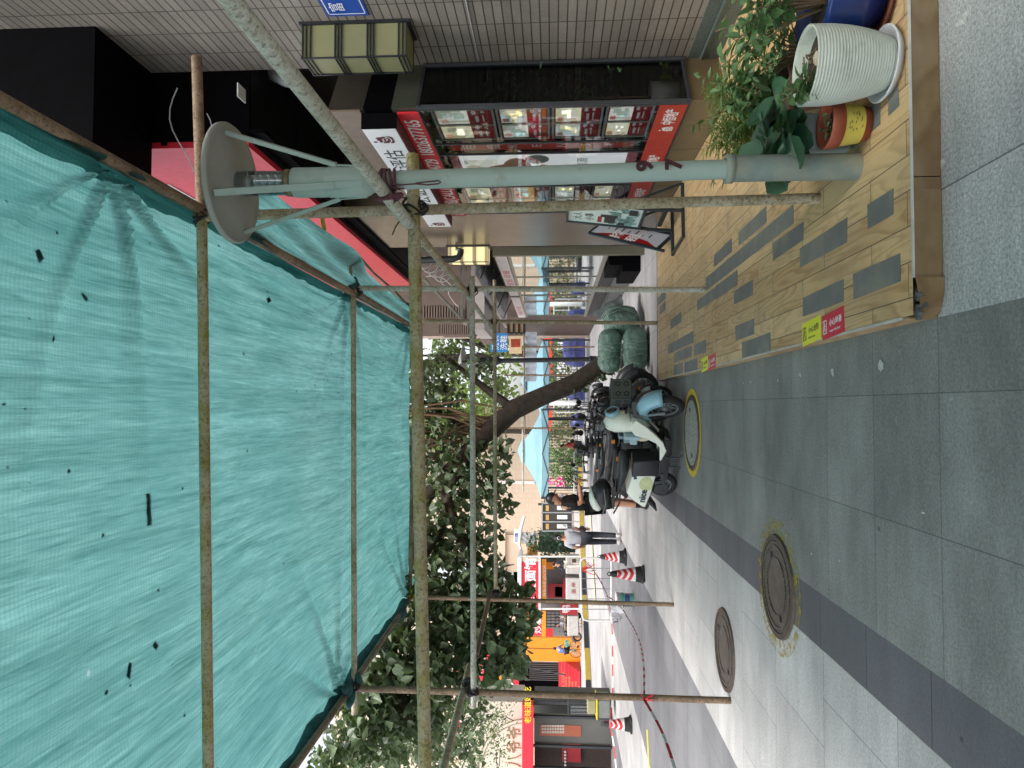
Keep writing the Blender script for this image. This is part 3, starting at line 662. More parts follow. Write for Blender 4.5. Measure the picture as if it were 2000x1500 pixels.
# braided rope round post and rail
ROPE = M('braided_rope', sr(84, 46, 56), .8, var=.6, vs=60)
rb = atY(757, 352, LB.y-.02); rp = thing('rope', 'dark red braided rope lashing the slanting rail to the lamp post', 'rope', rb)
b = MB()
for i in range(6):
    c = rb+V((.0, .02, -.03+.014*i)); b.tube([c+V((.06*math.cos(q*.63), .065*math.sin(q*.63), .014*math.sin(q*.63+i))) for q in range(11)], .0075, 6)
for i in range(5):
    c = atY(764-3*i, 368+2*i, LB.y-.05)+V((-.03, .03, 0)); b.tube([c+V((.012*math.sin(q), .055*math.cos(q*.63), .05*math.sin(q*.63))) for q in range(11)], .0075, 6)
b.build('lashing', ROPE, rp, world=True)
b = MB(); y_ = LB.y-.058; pts = [atY(*p, y_) for p in ((765, 360), (785, 361), (812, 359), (835, 361), (856, 359), (861, 356), (857, 353), (835, 355), (812, 358))]; b.tube(pts, .0038, 6)
for e in ((782, 371), (776, 374), (790, 368)): b.tube([atY(766, 362, y_), atY((766+e[0])/2, 368, y_), atY(*e, y_)], .003, 5)
b.build('loose_end', ROPE, rp, world=True)
# ------------------------------------------------------------------ right hand buildings
def tilemat(name, c, jc, bw, bh, axis='YZ', rough=.55, off=0, var=.12, stain=.25, jw=.006, spec=.4):
    n = N(name); sp = n.n('ShaderNodeSeparateXYZ'); n.l(n.tc.outputs['Object'], sp.inputs[0]); cb = n.n('ShaderNodeCombineXYZ')
    n.l(sp.outputs[{'Y': 1, 'X': 0}[axis[0]]], cb.inputs[0]); n.l(sp.outputs[2], cb.inputs[1])
    br = n.n('ShaderNodeTexBrick'); br.offset = off; n.l(cb.outputs[0], br.inputs['Vector'])
    for k, v_ in (('Scale', 1), ('Mortar Size', jw), ('Mortar Smooth', .2), ('Brick Width', bw), ('Row Height', bh), ('Bias', 0)): br.inputs[k].default_value = v_
    br.inputs['Color1'].default_value = (*[x*(1-var) for x in c], 1); br.inputs['Color2'].default_value = (*[x*(1+var) for x in c], 1); br.inputs['Mortar'].default_value = (*jc, 1)
    k = n.noise(1.4, 8, .65); col = n.mix(1.0, br.outputs['Color'], n.ramp(k, [(.25, 1-stain*1.2), (.75, 1+stain)]), 'MULTIPLY')
    col = n.mix(1.0, col, n.ramp(n.noise(45, 4, .7), [(.3, .86), (.7, 1.12)]), 'MULTIPLY')
    n.bump(n.math('MULTIPLY', br.outputs['Fac'], -1), .6, .006); return n.set(col, rough, 0, spec)
TILE = tilemat('grey_strip_tile', sr(132, 126, 117), sr(70, 62, 56), .33, .0745)
TILEX = tilemat('grey_strip_tile_return', sr(176, 164, 154), sr(70, 62, 56), .33, .0745, 'XZ')
BROWNT = tilemat('brown_strip_tile', sr(92, 72, 64), sr(52, 40, 36), .24, .075)
BROWNTX = tilemat('brown_strip_tile_return', sr(128, 100, 86), sr(52, 40, 36), .24, .075, 'XZ')
GRANB = M('dark_base_granite', sr(84, 96, 92), .4, var=.35, vs=60, dirt=sr(120, 126, 120), ds=40, da=.3)
BASEBR = M('brown_base_tile', sr(108, 94, 70), .4, var=.08, vs=3, dirt=sr(100, 90, 72), ds=4, da=.4)
PANEL = M('brown_gloss_panel', sr(92, 80, 66), .22, var=.08, vs=2)
OLIVE = M('olive_panel', sr(66, 70, 60), .4); DKBROWN = M('dark_brown_panel', sr(52, 46, 38), .4); TANS = M('tan_strip', sr(104, 90, 76), .4)
SOFF = M('black_soffit', sr(20, 20, 20), .5, var=.2, vs=2, spec=.2)
WX, WY = 3.15, 6.28
bld = thing('tiled_building', 'grey strip tiled building with a dark granite base and black overhang', 'building', (WX, WY, 0))
mb = MB(); mb.box((WX, -5, .40), (WX+.5, WY, 26)); mb.build('tiled_wall', [TILE], bld, world=True)
mb = MB(); mb.box((WX-.012, -5, .12), (WX+.5, WY-.003, .27)); mb.box((WX-.03, -5, .27), (WX+.5, WY+.0, .29)); mb.box((WX-.006, -5, .29), (WX+.5, WY-.004, .40)); mb.build('granite_base', GRANB, bld, bevel=.004, world=True)
mb = MB(); mb.box((1.55, 5.46, 5.40), (WX-.004, 6.30, 9)); mb.build('overhang', NAVYBLK, bld, world=True)
mb = MB(); mb.tube([(WX-.004, y, 2.28) for y in (-2, 2, 6.2)], .008, 8); mb.build('thin_cable', M('cable_grey', (.3, .3, .3), .5), bld, world=True)
shop = thing('corner_shop', 'dark fronted estate agency with glazed bay window under a black soffit', 'shop', (2.6, 6, 0))
SZ = 4.47
mb = MB(); mb.box((2.5, 6.33, SZ), (6, 14.1, SZ+.08)); 
mb.build('soffit', SOFF, shop, world=True)
for y in (7.5, 9.0, 10.5, 12.0): mb = MB(); mb.box((2.56, y, SZ-.004), (5, y+.012, SZ-.0005)); mb.build('soffit_joint', NAVYBLK, shop, world=True)
mb = MB(); mb.box((2.5, 6.30, SZ-.01), (5, 6.33, 9)); mb.box((2.46, 6.29, SZ+.78), (4.9, 6.3, SZ+.84)); mb.box((2.51, 6.34, 6.9), (6, 14.1, 26)); mb.build('end_panel', NAVYBLK, shop, bevel=.004, world=True)
mb = MB(); mb.tube([(3.0-.1*i, 6.28, 5.15-.01*i+.1*math.sin(i*.55)) for i in range(9)], .006, 6); mb.tube([(2.75-.06*i, 6.28, 4.86-.05*math.sin(i*.7)) for i in range(6)], .005, 6); mb.build('white_wire', WHITE, shop, world=True)
mb = MB(); mb.box((2.56, 6.3, SZ-.16), (2.60, 14.0, SZ-.004)); mb.build('lower_lip', NAVYBLK, shop, world=True)
# facade behind the bay
mb = MB(); mb.box((3.75, 6.3, .12), (4.0, 11.2, SZ-.002)); mb.build('rear_wall', DKBROWN, shop, world=True)
# bay window
A0, A1, B0, B1 = V((2.6, 5.92)), V((3.14, 6.27)), V((2.6, 9.28)), V((3.7, 9.28))
def skew(b, z0, z1, o=0.0, a=A0, c=A1, y1=9.28):
    """solid under the bay outline; o pushes the outer faces outwards"""
    n_ = V((c.y-a.y, -(c.x-a.x))).normalized()
    p = [V((a.x-o, a.y-o*.6)), c+n_*o, V((3.7, 6.29)), V((3.7, y1)), V((2.6-o, y1))]
    b.prism([(q.x, q.y) for q in p], (z0, z1), 'XY')
mb = MB(); skew(mb, .122, .43); mb.build('bay_base', BASEBR, shop, bevel=.004, world=True)
for y in (7.04, 8.2): mb = MB(); mb.box((2.5985, y, .123), (2.6, y+.006, .43)); mb.build('base_joint', INK, shop, world=True)
mb = MB(); skew(mb, 2.80, 3.02, .0); mb.build('olive_header', OLIVE, shop, world=True)
mb = MB(); skew(mb, 3.02, 3.27, -.002); mb.build('black_header', NAVYBLK, shop, world=True)
mb = MB(); skew(mb, 3.27, 3.58, .0, V((2.6, 5.92))); mb.build('bay_roof', DKBROWN, shop, world=True)
mb = MB(); mb.box((2.586, 5.93, 3.30), (2.599, 9.28, 3.58)); mb.build('roof_strip', TANS, shop, world=True)
mb = MB()
for a, b in ((A0, A1),):
    for z in (.445, 2.785): mb.bar((a.x, a.y, z), (b.x, b.y, z), .04, .03)
mb.box((2.585, 5.92, .43), (2.625, 5.965, 2.8)); mb.box((2.59, 9.24, .43), (2.63, 9.28, 2.8)); mb.box((3.11, 6.22, .43), (3.14, 6.265, 2.8))
mb.bar((2.6, 5.93, .44), (2.6, 9.27, .44), .03, .022); mb.bar((2.6, 5.93, 2.79), (2.6, 9.27, 2.79), .03, .022)
for y in (6.78, 7.07, 8.14): mb.box((2.593, y, .45), (2.612, y+.02, 2.78))
mb.build('window_frame', DARK, shop, bevel=.003, world=True)
mb = MB(); mb.quad((2.603, 9.25, .455), (2.603, 5.96, .455), (2.603, 5.96, 2.785), (2.603, 9.25, 2.785)); mb.build('front_pane', GLASS, shop, world=True)
mb = MB(); mb.quad((2.63, 5.945, .455), (3.1, 6.245, .455), (3.1, 6.245, 2.785), (2.63, 5.945, 2.785)); mb.build('side_pane', GLASS, shop, world=True)
mb = MB(); mb.box((2.78, 6.45, .43), (2.80, 9.25, 2.8)); mb.build('display_backing', NAVYBLK, shop, world=True)
SLAT = tilemat('slatted_wall', (.012, .013, .012), (.004, .004, .004), .018, 9, 'YZ', jw=.006)
mb = MB(); mb.box((3.60, 6.3, .43), (3.62, 9.2, 2.8)); mb.build('slatted_wall', SLAT, shop, world=True)
# pier
mb = MB(); mb.box((2.6, 9.285, .12), (3.7, 11.2, SZ-.002)); mb.build('gloss_pier', PANEL, shop, bevel=.003, world=True)
# fascia with big white characters
t = thing('fascia_sign', 'wide red fascia sign with white characters above the black soffit', 'sign', (2.5, 10, SZ))
mb = MB(); mb.box((2.44, 6.32, SZ+.0), (2.498, 14.1, 6.9)); mb.build('red_board', SIGNRED, t, world=True)
text('中恒地产', .95, SIGNWHITE, t, (2.44, 11.1, 5.48), (0, -1, 0), (0, 0, 1), bold=.03, ext=.01)
LOGOW = SIGNWHITE
def logo(parent, o, s, mat, xd=(0, -1, 0), yd=(0, 0, 1)):
    """rounded emblem: a dot over a house shaped face with a sweep"""
    xd, yd = V(xd), V(yd); zd = xd.cross(yd); o = V(o); b = MB()
    def blob(pts, k=0): b.add([o+xd*p[0]*s+yd*p[1]*s+zd*(.0012+k) for p in pts], [tuple(range(len(pts)))])
    blob([(.18+.1*math.cos(a*.63), .95+.1*math.sin(a*.63)) for a in range(10)])
    blob([(.0, .1), (.12, .0), (.7, .0), (.86, .12), (.86, .42), (.8, .5), (.72, .8), (.62, .86), (.52, .78), (.4, .84), (.3, .74), (.1, .72), (.02, .55)])
    m = b.build('emblem', mat, parent, world=True)
    b2 = MB()
    def line(pts, wd):
        for p, q in zip(pts, pts[1:]):
            P, Q = o+xd*p[0]*s+yd*p[1]*s+zd*.002, o+xd*q[0]*s+yd*q[1]*s+zd*.002; d = (Q-P).normalized(); nn = zd.cross(d)*wd*s/2
            b2.add([P-nn, P+nn, Q+nn, Q-nn], [(0, 1, 2, 3)])
    line([(.1, .62), (.3, .5), (.45, .56), (.6, .45)], .05); line([(.0, .3), (.3, .12), (.6, .14), (.95, .45)], .05); line([(.3, .38), (.5, .3), (.66, .38)], .05)
    b2.build('emblem_line', SIGNRED if mat is SIGNWHITE else SIGNWHITE, parent, world=True)
t = thing('white_sign_board', 'long white sign box with black characters and dark red emblems over the window', 'sign', (2.5, 7.6, 3.0))
mb = MB(); mb.box((2.45, 6.0, 3.0), (2.585, 9.35, 3.30)); mb.build('sign_box', SIGNWHITE, t, world=True)
mb = MB(); mb.box((2.452, 6.01, 2.985), (2.584, 9.34, 2.999)); mb.build('box_underside', MAROON, t, world=True)
mb = MB(); mb.box((2.449, 5.985, 2.986), (2.586, 5.999, 3.302)); mb.build('end_cap', NAVYBLK, t, world=True)
logo(t, (2.4495, 6.33, 3.07), .19, MAROON); logo(t, (2.4495, 9.30, 3.07), .19, MAROON)
text('代办公证  物业评估', .205, INK, t, (2.4495, 8.78, 3.075), (0, -1, 0), (0, 0, 1), bold=.0, ext=.002, sx=1.3)
t = thing('phone_board', 'narrow red board with white telephone numbers above the shop window', 'sign', (2.58, 7.6, 2.8))
mb = MB(); mb.box((2.575, 5.98, 2.79), (2.592, 9.28, 2.982)); mb.build('red_board', RED, t, world=True)
text('咨询热线(CALL):020-84024729  18026377765', .19, SIGNWHITE, t, (2.575, 9.24, 2.822), (0, -1, 0), (0, 0, 1), bold=.006, ext=.002, sx=.86)
t = thing('bottom_band', 'red band with three white agency names along the foot of the shop window', 'sign', (2.58, 7.6, .43))
mb = MB(); mb.box((2.582, 5.96, .455), (2.594, 9.24, .69)); mb.build('red_board', M('faded_red', sr(176, 52, 40), .45, var=.06), t, world=True)
for y in (6.52, 7.62, 8.72): 
    logo(t, (2.582, y, .50), .12, SIGNWHITE); text('中恒地产', .135, SIGNWHITE, t, (2.582, y-.15, .515), (0, -1, 0), (0, 0, 1), bold=.015, ext=.001, sx=.62)
t = thing('vertical_sign', 'upright red strip lettered RENTING between listing posters', 'sign', (2.62, 6.9, .8))
mb = MB(); mb.box((2.622, 6.82, .80), (2.63, 7.02, 2.66)); mb.build('red_strip', M('strip_red', sr(190, 60, 48), .5, var=.04), t, world=True)
for i, ch in enumerate('租盘RENTING'):
    z = 2.40-i*.245+(.06 if i > 1 else 0)
    text(ch, .15 if i < 2 else .14, SIGNWHITE, t, (2.622, 6.92, z), (0, -1, 0), (0, 0, 1), bold=.0, align='CENTER', ext=.001)
def lit(name, c, e):
    n = N(name); n.set(c, .5); n.b.inputs['Emission Color'].default_value = (*c, 1); n.b.inputs['Emission Strength'].default_value = e; return n.m
# listing posters: room photo above, red caption below
def roommat(i, a, b, c, d):
    n = N('room_photo_%s' % 'abcdef'[i]); v = n.n('ShaderNodeTexVoronoi'); v.inputs['Scale'].default_value = 4+i*.5; v.distance = 'CHEBYCHEV'; n.l(n.map((1, 1.3, 1), loc=(i*3.1, i, 0)), v.inputs['Vector'])
    col = n.ramp(v.outputs['Color'], [(.0, a), (.3, b), (.55, c), (.8, d)], 'CONSTANT')
    col = n.mix(n.math('MULTIPLY', n.ramp(n.noise(9, 5, .7), [(.45, 0), (.75, 1)]), .25), col, tuple(x*.4 for x in b)); n.l(col, n.b.inputs['Emission Color']); n.b.inputs['Emission Strength'].default_value = .16; return n.set(col, .4)
ROOM = [roommat(0, sr(216, 222, 210), sr(160, 166, 150), sr(236, 236, 226), sr(196, 188, 170)), roommat(1, sr(230, 224, 180), sr(190, 188, 150), sr(240, 236, 206), sr(160, 190, 206)),
        roommat(2, sr(200, 220, 220), sr(236, 228, 196), sr(170, 184, 176), sr(222, 204, 160)), roommat(3, sr(224, 160, 90), sr(200, 150, 60), sr(150, 110, 80), sr(236, 214, 140))]
FRAMEG = M('poster_frame', sr(170, 176, 172), .35, .2)
cnt = 0
rows = [(2.20, 2.66), (1.76, 2.16), (1.28, 1.70), (.78, 1.22)]
ZR = [(2.16, 2.68), (1.66, 2.10), (1.18, 1.60), (.735, 1.12)]
wordr = ['top', 'second', 'third', 'lowest']
protos = {}
def poster(y_near, y_far, z0, z1, kind, label):
    t = thing('listing_poster', label, 'poster', (2.63, (y_near+y_far)/2, z0), 0, 'listing posters in the shop window')
    H = z1-z0; W_ = y_far-y_near; y0 = y_near-(y_near+y_far)/2; rr2 = random.Random(int(z0*100+y_near*10))
    b = MB(); b.box((.0, y0, 0), (.006, y0+W_, H)); b.build('sheet', DEEPRED, t)
    b = MB(); b.box((-.0016, y0+.012, H*.42), (.0, y0+W_-.012, H-.012)); b.build('room_photo', ROOM[kind], t)
    # furniture shapes inside the picture
    b = MB(); 
    for k in range(5):
        a = y0+.03+rr2.random()*(W_-.16); z = H*.45+rr2.random()*H*.2; b.box((-.0022, a, z), (-.0016, a+.04+rr2.random()*.1, z+.02+rr2.random()*H*.16))
    b.box((-.0022, y0+.05, H*.7), (-.0016, y0+.05+W_*.3, H*.88))
    b.build('room_furniture', ROOM[(kind+2) % 3], t)
    b = MB(); b.box((-.0016, y0+W_*.66, H*.80), (0, y0+W_*.9, H*.93)); 
    b.build('corner_tag', RED, t)
    b = MB(); b.prism([(y0+W_*.2+W_*.12*math.cos(q*.52), H*.31+H*.045*math.sin(q*.52)) for q in range(12)], (-.0016, 0), 'YZ'); b.box((-.0016, y0+W_*.12, H*.12), (0, y0+W_*.26, H*.18)); b.box((-.0016, y0+W_*.45, H*.24), (0, y0+W_*.85, H*.30)); b.box((-.0016, y0+W_*.4, H*.14), (0, y0+W_*.85, H*.17)); b.build('caption', SIGNWHITE, t)
    return t
for gi, (g0, g1, gname) in enumerate(((6.03, 6.74, 'near'), (8.22, 9.2, 'far'))):
    for r_, (z0, z1) in enumerate(ZR):
        mid = (g0+g1)/2
        fr = thing('poster_frame', '%s pale metal frame %s' % (wordr[r_], 'beside the upright red strip, holding two listings' if gi == 0 else 'of the narrow group past the big white poster'), 'poster frame', (2.62, mid, z0), 0, 'poster frames in the shop window')
        b = MB()
        for a in ((g0, z0-.02, g1, z0), (g0, z1, g1, z1+.02), (g0, z0, g0+.02, z1), (g1-.02, z0, g1, z1), (mid-.01, z0, mid+.01, z1)): b.box((2.618, a[0], a[1]), (2.628, a[2], a[3]))
        b.build('rim', FRAMEG, fr, world=True)
        for k, (a, c) in enumerate(((g0+.022, mid-.012), (mid+.012, g1-.022))):
            kind = (r_*2+k+gi) % 3 if not (gi == 1 and r_ == 1) else 3
            poster(a, c, z0+.004, z1-.004, kind, 'room listing poster on the %s row, %s the upright red strip' % (wordr[r_], ('second poster before', 'right before')[k]) if gi == 0 else 'room listing poster on the %s row past the big white poster, %s of its pair' % (wordr[r_], ('nearer', 'farther')[k]))
t = thing('big_poster', 'tall white poster with an armchair photo and dark characters beside the red strip', 'poster', (2.63, 7.6, .7))
mb = MB(); mb.box((2.622, 7.10, .73), (2.632, 8.12, 2.70)); mb.build('poster_sheet', M('poster_pink', sr(206, 120, 134), .4), t, world=True)
mb = MB(); mb.box((2.6195, 7.13, .84), (2.6218, 8.09, 2.60)); mb.build('white_area', lit('backlit_white', (.8, .82, .84), .2), t, world=True)
mb = MB(); mb.box((2.6192, 7.3, 2.2), (2.6195, 8.05, 2.56)); mb.build('window_picture', ROOM[0], t, world=True)
def flat(pts, x, name, m):
    b = MB(); b.prism(pts, (x-.0006, x), 'YZ'); b.build(name, m, t, world=True)
flat([(7.55+.3*math.cos(a*.45), 2.0+.16*math.sin(a*.45)) for a in range(14)], 2.6190, 'armchair_seat', M('chair_leather', sr(150, 92, 60), .5, var=.4, vs=18))
flat([(7.38, 2.02), (7.5, 2.3), (7.8, 2.32), (7.95, 2.0), (7.8, 1.86), (7.5, 1.84)], 2.6184, 'armchair_back', bpy.data.materials['chair_leather'])
flat([(7.3+.13*math.cos(a*.35), 1.78+.13*math.sin(a*.35)) for a in range(18)], 2.6178, 'round_stool', M('stool_grey', sr(150, 158, 150), .5))
flat([(7.7+.25*math.cos(a*.35), 1.72+.08*math.sin(a*.35)) for a in range(18)], 2.6192, 'beige_disc', M('beige_disc', sr(222, 218, 200), .5))
for i, s_ in enumerate(('优质', '租房源')): text(s_, .13, INK, t, (2.6194, 7.78-.1*i, 1.42-.17*i), (0, -1, 0), (0, 0, 1), ext=.0006)

# small fittings under the soffit
t = thing('security_camera', 'white bullet security camera on a bracket under the black soffit', 'security camera', atY(484, 152, 7.0))
b = MB(); p0 = atY(482, 152, 7.0); b.cbox(p0, (.10, .08, .05)); b.build('wall_plate', WHITE, t, bevel=.01, world=True)
b = MB(); b.tube([p0, atY(505, 152, 6.95), atY(530, 155, 6.9)], .02, 8); b.build('arm', WHITE, t, world=True)
b = MB(); b.tube([atY(516, 128, 6.85), atY(522, 139, 6.85), atY(558, 158, 6.6), atY(566, 162, 6.55)], [.05, .062, .058, .045], 14); b.build('camera_body', M('camera_shell', (.55, .56, .55), .4), t, world=True)
b = MB(); b.tube([atY(*p, 6.9) for p in ((516, 145), (510, 134), (516, 130), (524, 140), (534, 150), (540, 158), (528, 164), (515, 160))], .006, 6); b.build('cable_loop', WHITE, t, world=True)
t = thing('ceiling_panel', 'small square white access panel on the black soffit beside the camera', 'panel', atZ(472, 180, SZ-.01))
P = [atZ(*q, SZ-.012) for q in ((465, 161), (480, 176), (480, 202), (465, 188))]
b = MB(); b.add(P+[p+V((0, 0, .01)) for p in P], [(0, 1, 2, 3), (4, 5, 6, 7), (0, 1, 5, 4), (1, 2, 6, 5), (2, 3, 7, 6), (3, 0, 4, 7)]); b.build('plate', WHITE, t, world=True)
for px, py, lb in ((707, 397, 'round white downlight in the soffit beside the lamp post'), (769, 440, 'round white downlight in the soffit between two scaffold poles'), (609, 126, 'round white downlight in the soffit beneath the big wall lantern')):
    c = atZ(px, py, SZ); t = thing('downlight', lb, 'downlight', c, 0, 'downlights in the black soffit')
    b = MB(); b.lathe([(.085, -.004), (.085, -.012), (.065, -.016), (.06, -.006)], seg=24); b.build('trim_ring', WHITE, t)
    b = MB(); b.disc((0, 0, -.008), .06, (0, 0, -1)); b.build('lens', M('downlight_lens', (.3, .3, .27), .3), t)
t = thing('street_number_sign', 'blue street number plate with white edge on the tiled wall beside the big lantern', 'sign', (WX-.01, 5.2, 3.1))
mb = MB(); mb.box((WX-.014, 4.72, 3.08), (WX-.001, 5.415, 3.42)); mb.build('plate', M('sign_blue', sr(16, 70, 160), .4), t, bevel=.004, world=True)
mb = MB(); x = WX-.0152
for a in ((4.75, 3.10, 5.385, 3.108), (4.75, 3.392, 5.385, 3.40), (5.377, 3.10, 5.385, 3.40), (4.75, 3.10, 4.758, 3.40)): mb.box((x, a[0], a[1]), (x+.001, a[2], a[3]))
mb.build('white_border', SIGNWHITE, t, world=True)
text('富', .13, SIGNWHITE, t, (x+.001, 5.35, 3.26), (0, -1, 0), (0, 0, 1), ext=.001)
# wall lanterns: parchment box in a dark frame
PARCH = M('parchment', sr(214, 200, 150), .5, var=.08, vs=4)
def lantern(c, wx, wy, h, label, mat, t_=.012):
    t = thing('wall_lantern', label, 'wall lantern', c, 0, 'boxed wall lanterns'); b = MB(); b.box((-wx/2, -wy/2, 0), (wx/2, wy/2, h)); b.build('shade', mat, t)
    b = MB(); e = t_*.6
    for z in (-.0, h*.035, h*.075, h*.315, h*.345, h*.375, h*.625, h*.655, h*.685, h*.925, h*.965, h):
        for s_ in (-1, 1):
            b.bar((-wx/2-e, s_*(wy/2+e), z), (wx/2+e, s_*(wy/2+e), z), t_, t_*.8); b.bar((s_*(wx/2+e), -wy/2-e, z), (s_*(wx/2+e), wy/2+e, z), t_, t_*.8)
    for sx in (-1, 1):
        for sy in (-1, 1): b.bar((sx*(wx/2+e), sy*(wy/2+e), -.01), (sx*(wx/2+e), sy*(wy/2+e), h+.01), t_, t_)
    b.build('frame', BLACK, t); b = MB(); b.box((wx/2+.005, -wy/2-.02, -.03), (wx/2+.028, wy/2+.02, h+.03)); b.build('back_plate', BLACK, t)
    return t
lantern((2.99, 5.65, 2.80), .27, .27, .86, 'large olive box lantern on the grey tiled wall overhead', M('olive_parchment', sr(128, 128, 92), .5, var=.1, vs=3))
lantern((2.46, 11.25, 2.66), .24, .24, .66, 'small glowing cream box lantern on the end of the brown pier', lit('lit_parchment', sr(232, 214, 160), .35))
# ------------------------------------------------------------------ brown tiled building with the glass front eatery
b2 = thing('brown_building', 'brown strip tiled building standing behind the glass fronted eatery', 'building', (3.3, 20, 0))
mb = MB(); mb.box((3.3, 14.12, 0), (9, 32.4, 26)); mb.build('tiled_wall', BROWNT, b2, world=True)
mb = MB(); mb.box((3.2, 32.4, 0), (9, 32.6, 9)); mb.build('end_pilaster', M('pale_pilaster', sr(200, 180, 164), .6), b2, world=True)
mb = MB(); mb.box((3.4, 11.22, 0), (9, 14.1, 9)); mb.build('recessed_wall', BROWNT, b2, world=True)
ALU = M('dull_aluminium', sr(140, 138, 128), .4, .5, var=.15)
eat = thing('glass_eatery', 'glass fronted eatery with white sign strip and corrugated metal awning', 'eatery', (2.75, 12.4, 0))
mb = MB(); mb.box((2.70, 12.36, 0), (2.86, 12.46, 2.70)); mb.build('corner_post', M('beige_post', sr(112, 108, 92), .5, .1, var=.1), eat, world=True)
mb = MB()
for y in (14.7, 17.1, 17.2, 20.9): mb.box((2.74, y, .68), (2.77, y+.05, 2.42))
mb.box((2.735, 12.47, .62), (2.80, 21.2, .70)); mb.box((2.735, 12.47, 2.40), (2.80, 21.2, 2.45))
mb.build('window_frame', ALU, eat, world=True)
mb = MB(); mb.quad((2.752, 20.9, .7), (2.752, 12.47, .7), (2.752, 12.47, 2.4), (2.752, 20.9, 2.4)); mb.build('window_pane', MIRGLASS, eat, world=True)
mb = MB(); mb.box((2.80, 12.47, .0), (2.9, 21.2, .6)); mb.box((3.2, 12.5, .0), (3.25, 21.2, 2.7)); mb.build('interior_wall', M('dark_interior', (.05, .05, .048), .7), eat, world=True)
mb = MB(); mb.box((2.5, 12.9, 0), (2.79, 14.2, .34)); mb.box((2.62, 12.9, .34), (2.79, 14.2, .58)); mb.build('dark_step', NAVYBLK, eat, bevel=.01, world=True)
mb = MB(); mb.box((2.6, 14.6, 0), (2.79, 21, .3)); mb.build('step_block', M('step_stone', sr(96, 98, 94), .7), eat, world=True)
mb = MB(); mb.box((2.72, 12.47, 2.46), (2.79, 17.0, 2.68)); mb.box((2.72, 17.3, 2.46), (2.79, 21.2, 2.68)); mb.build('sign_strip', M('strip_pinkish', sr(214, 206, 202), .5), eat, world=True)
text('粥粉面饭 早餐', .17, RED, eat, (2.72, 16.4, 2.50), (0, -1, 0), (0, 0, 1), ext=.001, sx=2.4); text('快餐 外卖', .17, RED, eat, (2.72, 20.6, 2.50), (0, -1, 0), (0, 0, 1), ext=.001, sx=2.4)
mb = MB(); n_ = 60
for i in range(n_):
    ya, yb = 12.4+i*8.2/n_, 12.4+(i+1)*8.2/n_; za = .03*(i % 2); zb = .03*((i+1) % 2)
    mb.quad((2.36, ya, 3.02+za), (2.36, yb, 3.02+zb), (3.3, yb, 2.94+zb), (3.3, ya, 2.94+za))
mb.bar((2.35, 12.4, 3.02), (2.35, 20.6, 3.02), .03, .06); mb.build('awning_sheet', M('corrugated_steel', (.35, .36, .37), .3, .85), eat, world=True)
mb = MB()
for y in (13, 15, 17, 19): mb.bar((3.28, y, 2.6), (2.42, y, 2.98), .025, .025)
mb.build('awning_strut', DARK, eat, world=True)
t = thing('canopy_slab', 'white canopy slab with slatted underside projecting from the brown wall', 'canopy', (2.4, 18, 3.3))
mb = MB(); P = [atY(928, 597, 15.5), atY(955, 597, 15.5), atY(952, 671, 17.5), atY(930, 640, 20)]
mb.box((1.72, 15.5, 3.16), (3.29, 17.6, 3.46)); mb.build('slab', M('offwhite_slab', sr(190, 182, 178), .6, var=.05), t, world=True)
mb = MB()
for i in range(9): mb.box((1.70, 17.62+i*.16, 3.22), (3.29, 17.70+i*.16, 3.5))
mb.build('slats', M('brown_slats', sr(120, 104, 96), .6), t, world=True)
for k, (yy, zz, lb) in enumerate(((16.0, 3.72, 'brown slatted air conditioner cage high on the brown wall above the canopy slab'), (19.6, 3.9, 'second slatted air conditioner cage farther along the brown wall'))):
    t = thing('air_conditioner', lb, 'air conditioner', (2.15, yy, zz), 0, 'air conditioner cages'); b = MB()
    for i in range(14): b.box((-.16, -.4, .02+i*.062), (.16, .4, .05+i*.062))
    b.build('louvre', M('louvre_brown', sr(138, 120, 108), .6), t); b = MB(); b.box((-.13, -.37, 0), (.13, .37, .9)); b.build('inner_unit', DARK, t)
    b = MB(); b.bar((-.2, -.42, -.03), (1.14, -.42, -.03), .05, .05); b.bar((-.2, .42, -.03), (1.14, .42, -.03), .05, .05); b.bar((-.2, -.42, -.03), (-.2, .42, -.03), .05, .05); b.build('bracket', ALU, t)
t = thing('drain_pipe', 'black drain pipe with an elbow on the brown wall above the small lantern', 'pipe', atY(840, 508, 11.1))
b = MB(); b.tube([atY(*p, 11.15) for p in ((815, 509), (850, 507), (885, 506), (896, 503), (900, 494), (900, 488))], .058, 14); b.build('pipe', BLACK, t, world=True)
b = MB(); b.tube([atY(900, 487, 11.15), atY(889, 486, 11.12)], .03, 10); b.build('silver_fitting', CHROME, t, world=True)
t = thing('cable_coil', 'loose loops of white cable hanging from the metal strut on the brown wall', 'cable', atY(850, 520, 13))
b = MB()
for k in range(5): b.tube([atY(828+k*9+15*math.cos(q*.6+k)+k*3, 512+k*9+12*math.sin(q*.6+k), 12.6+.1*k) for q in range(12)], .011, 6)
b.tube([atY(*p, 12.8) for p in ((832, 540), (850, 538), (868, 545), (880, 556), (876, 574), (886, 590), (896, 600))], .011, 6); b.build('loops', M('white_cable', (.4, .38, .36), .6), t, world=True)
b = MB(); b.bar(atY(828, 545, 12.6), atY(900, 622, 13.4), .03, .05); b.build('metal_strut', ALU, t, world=True)
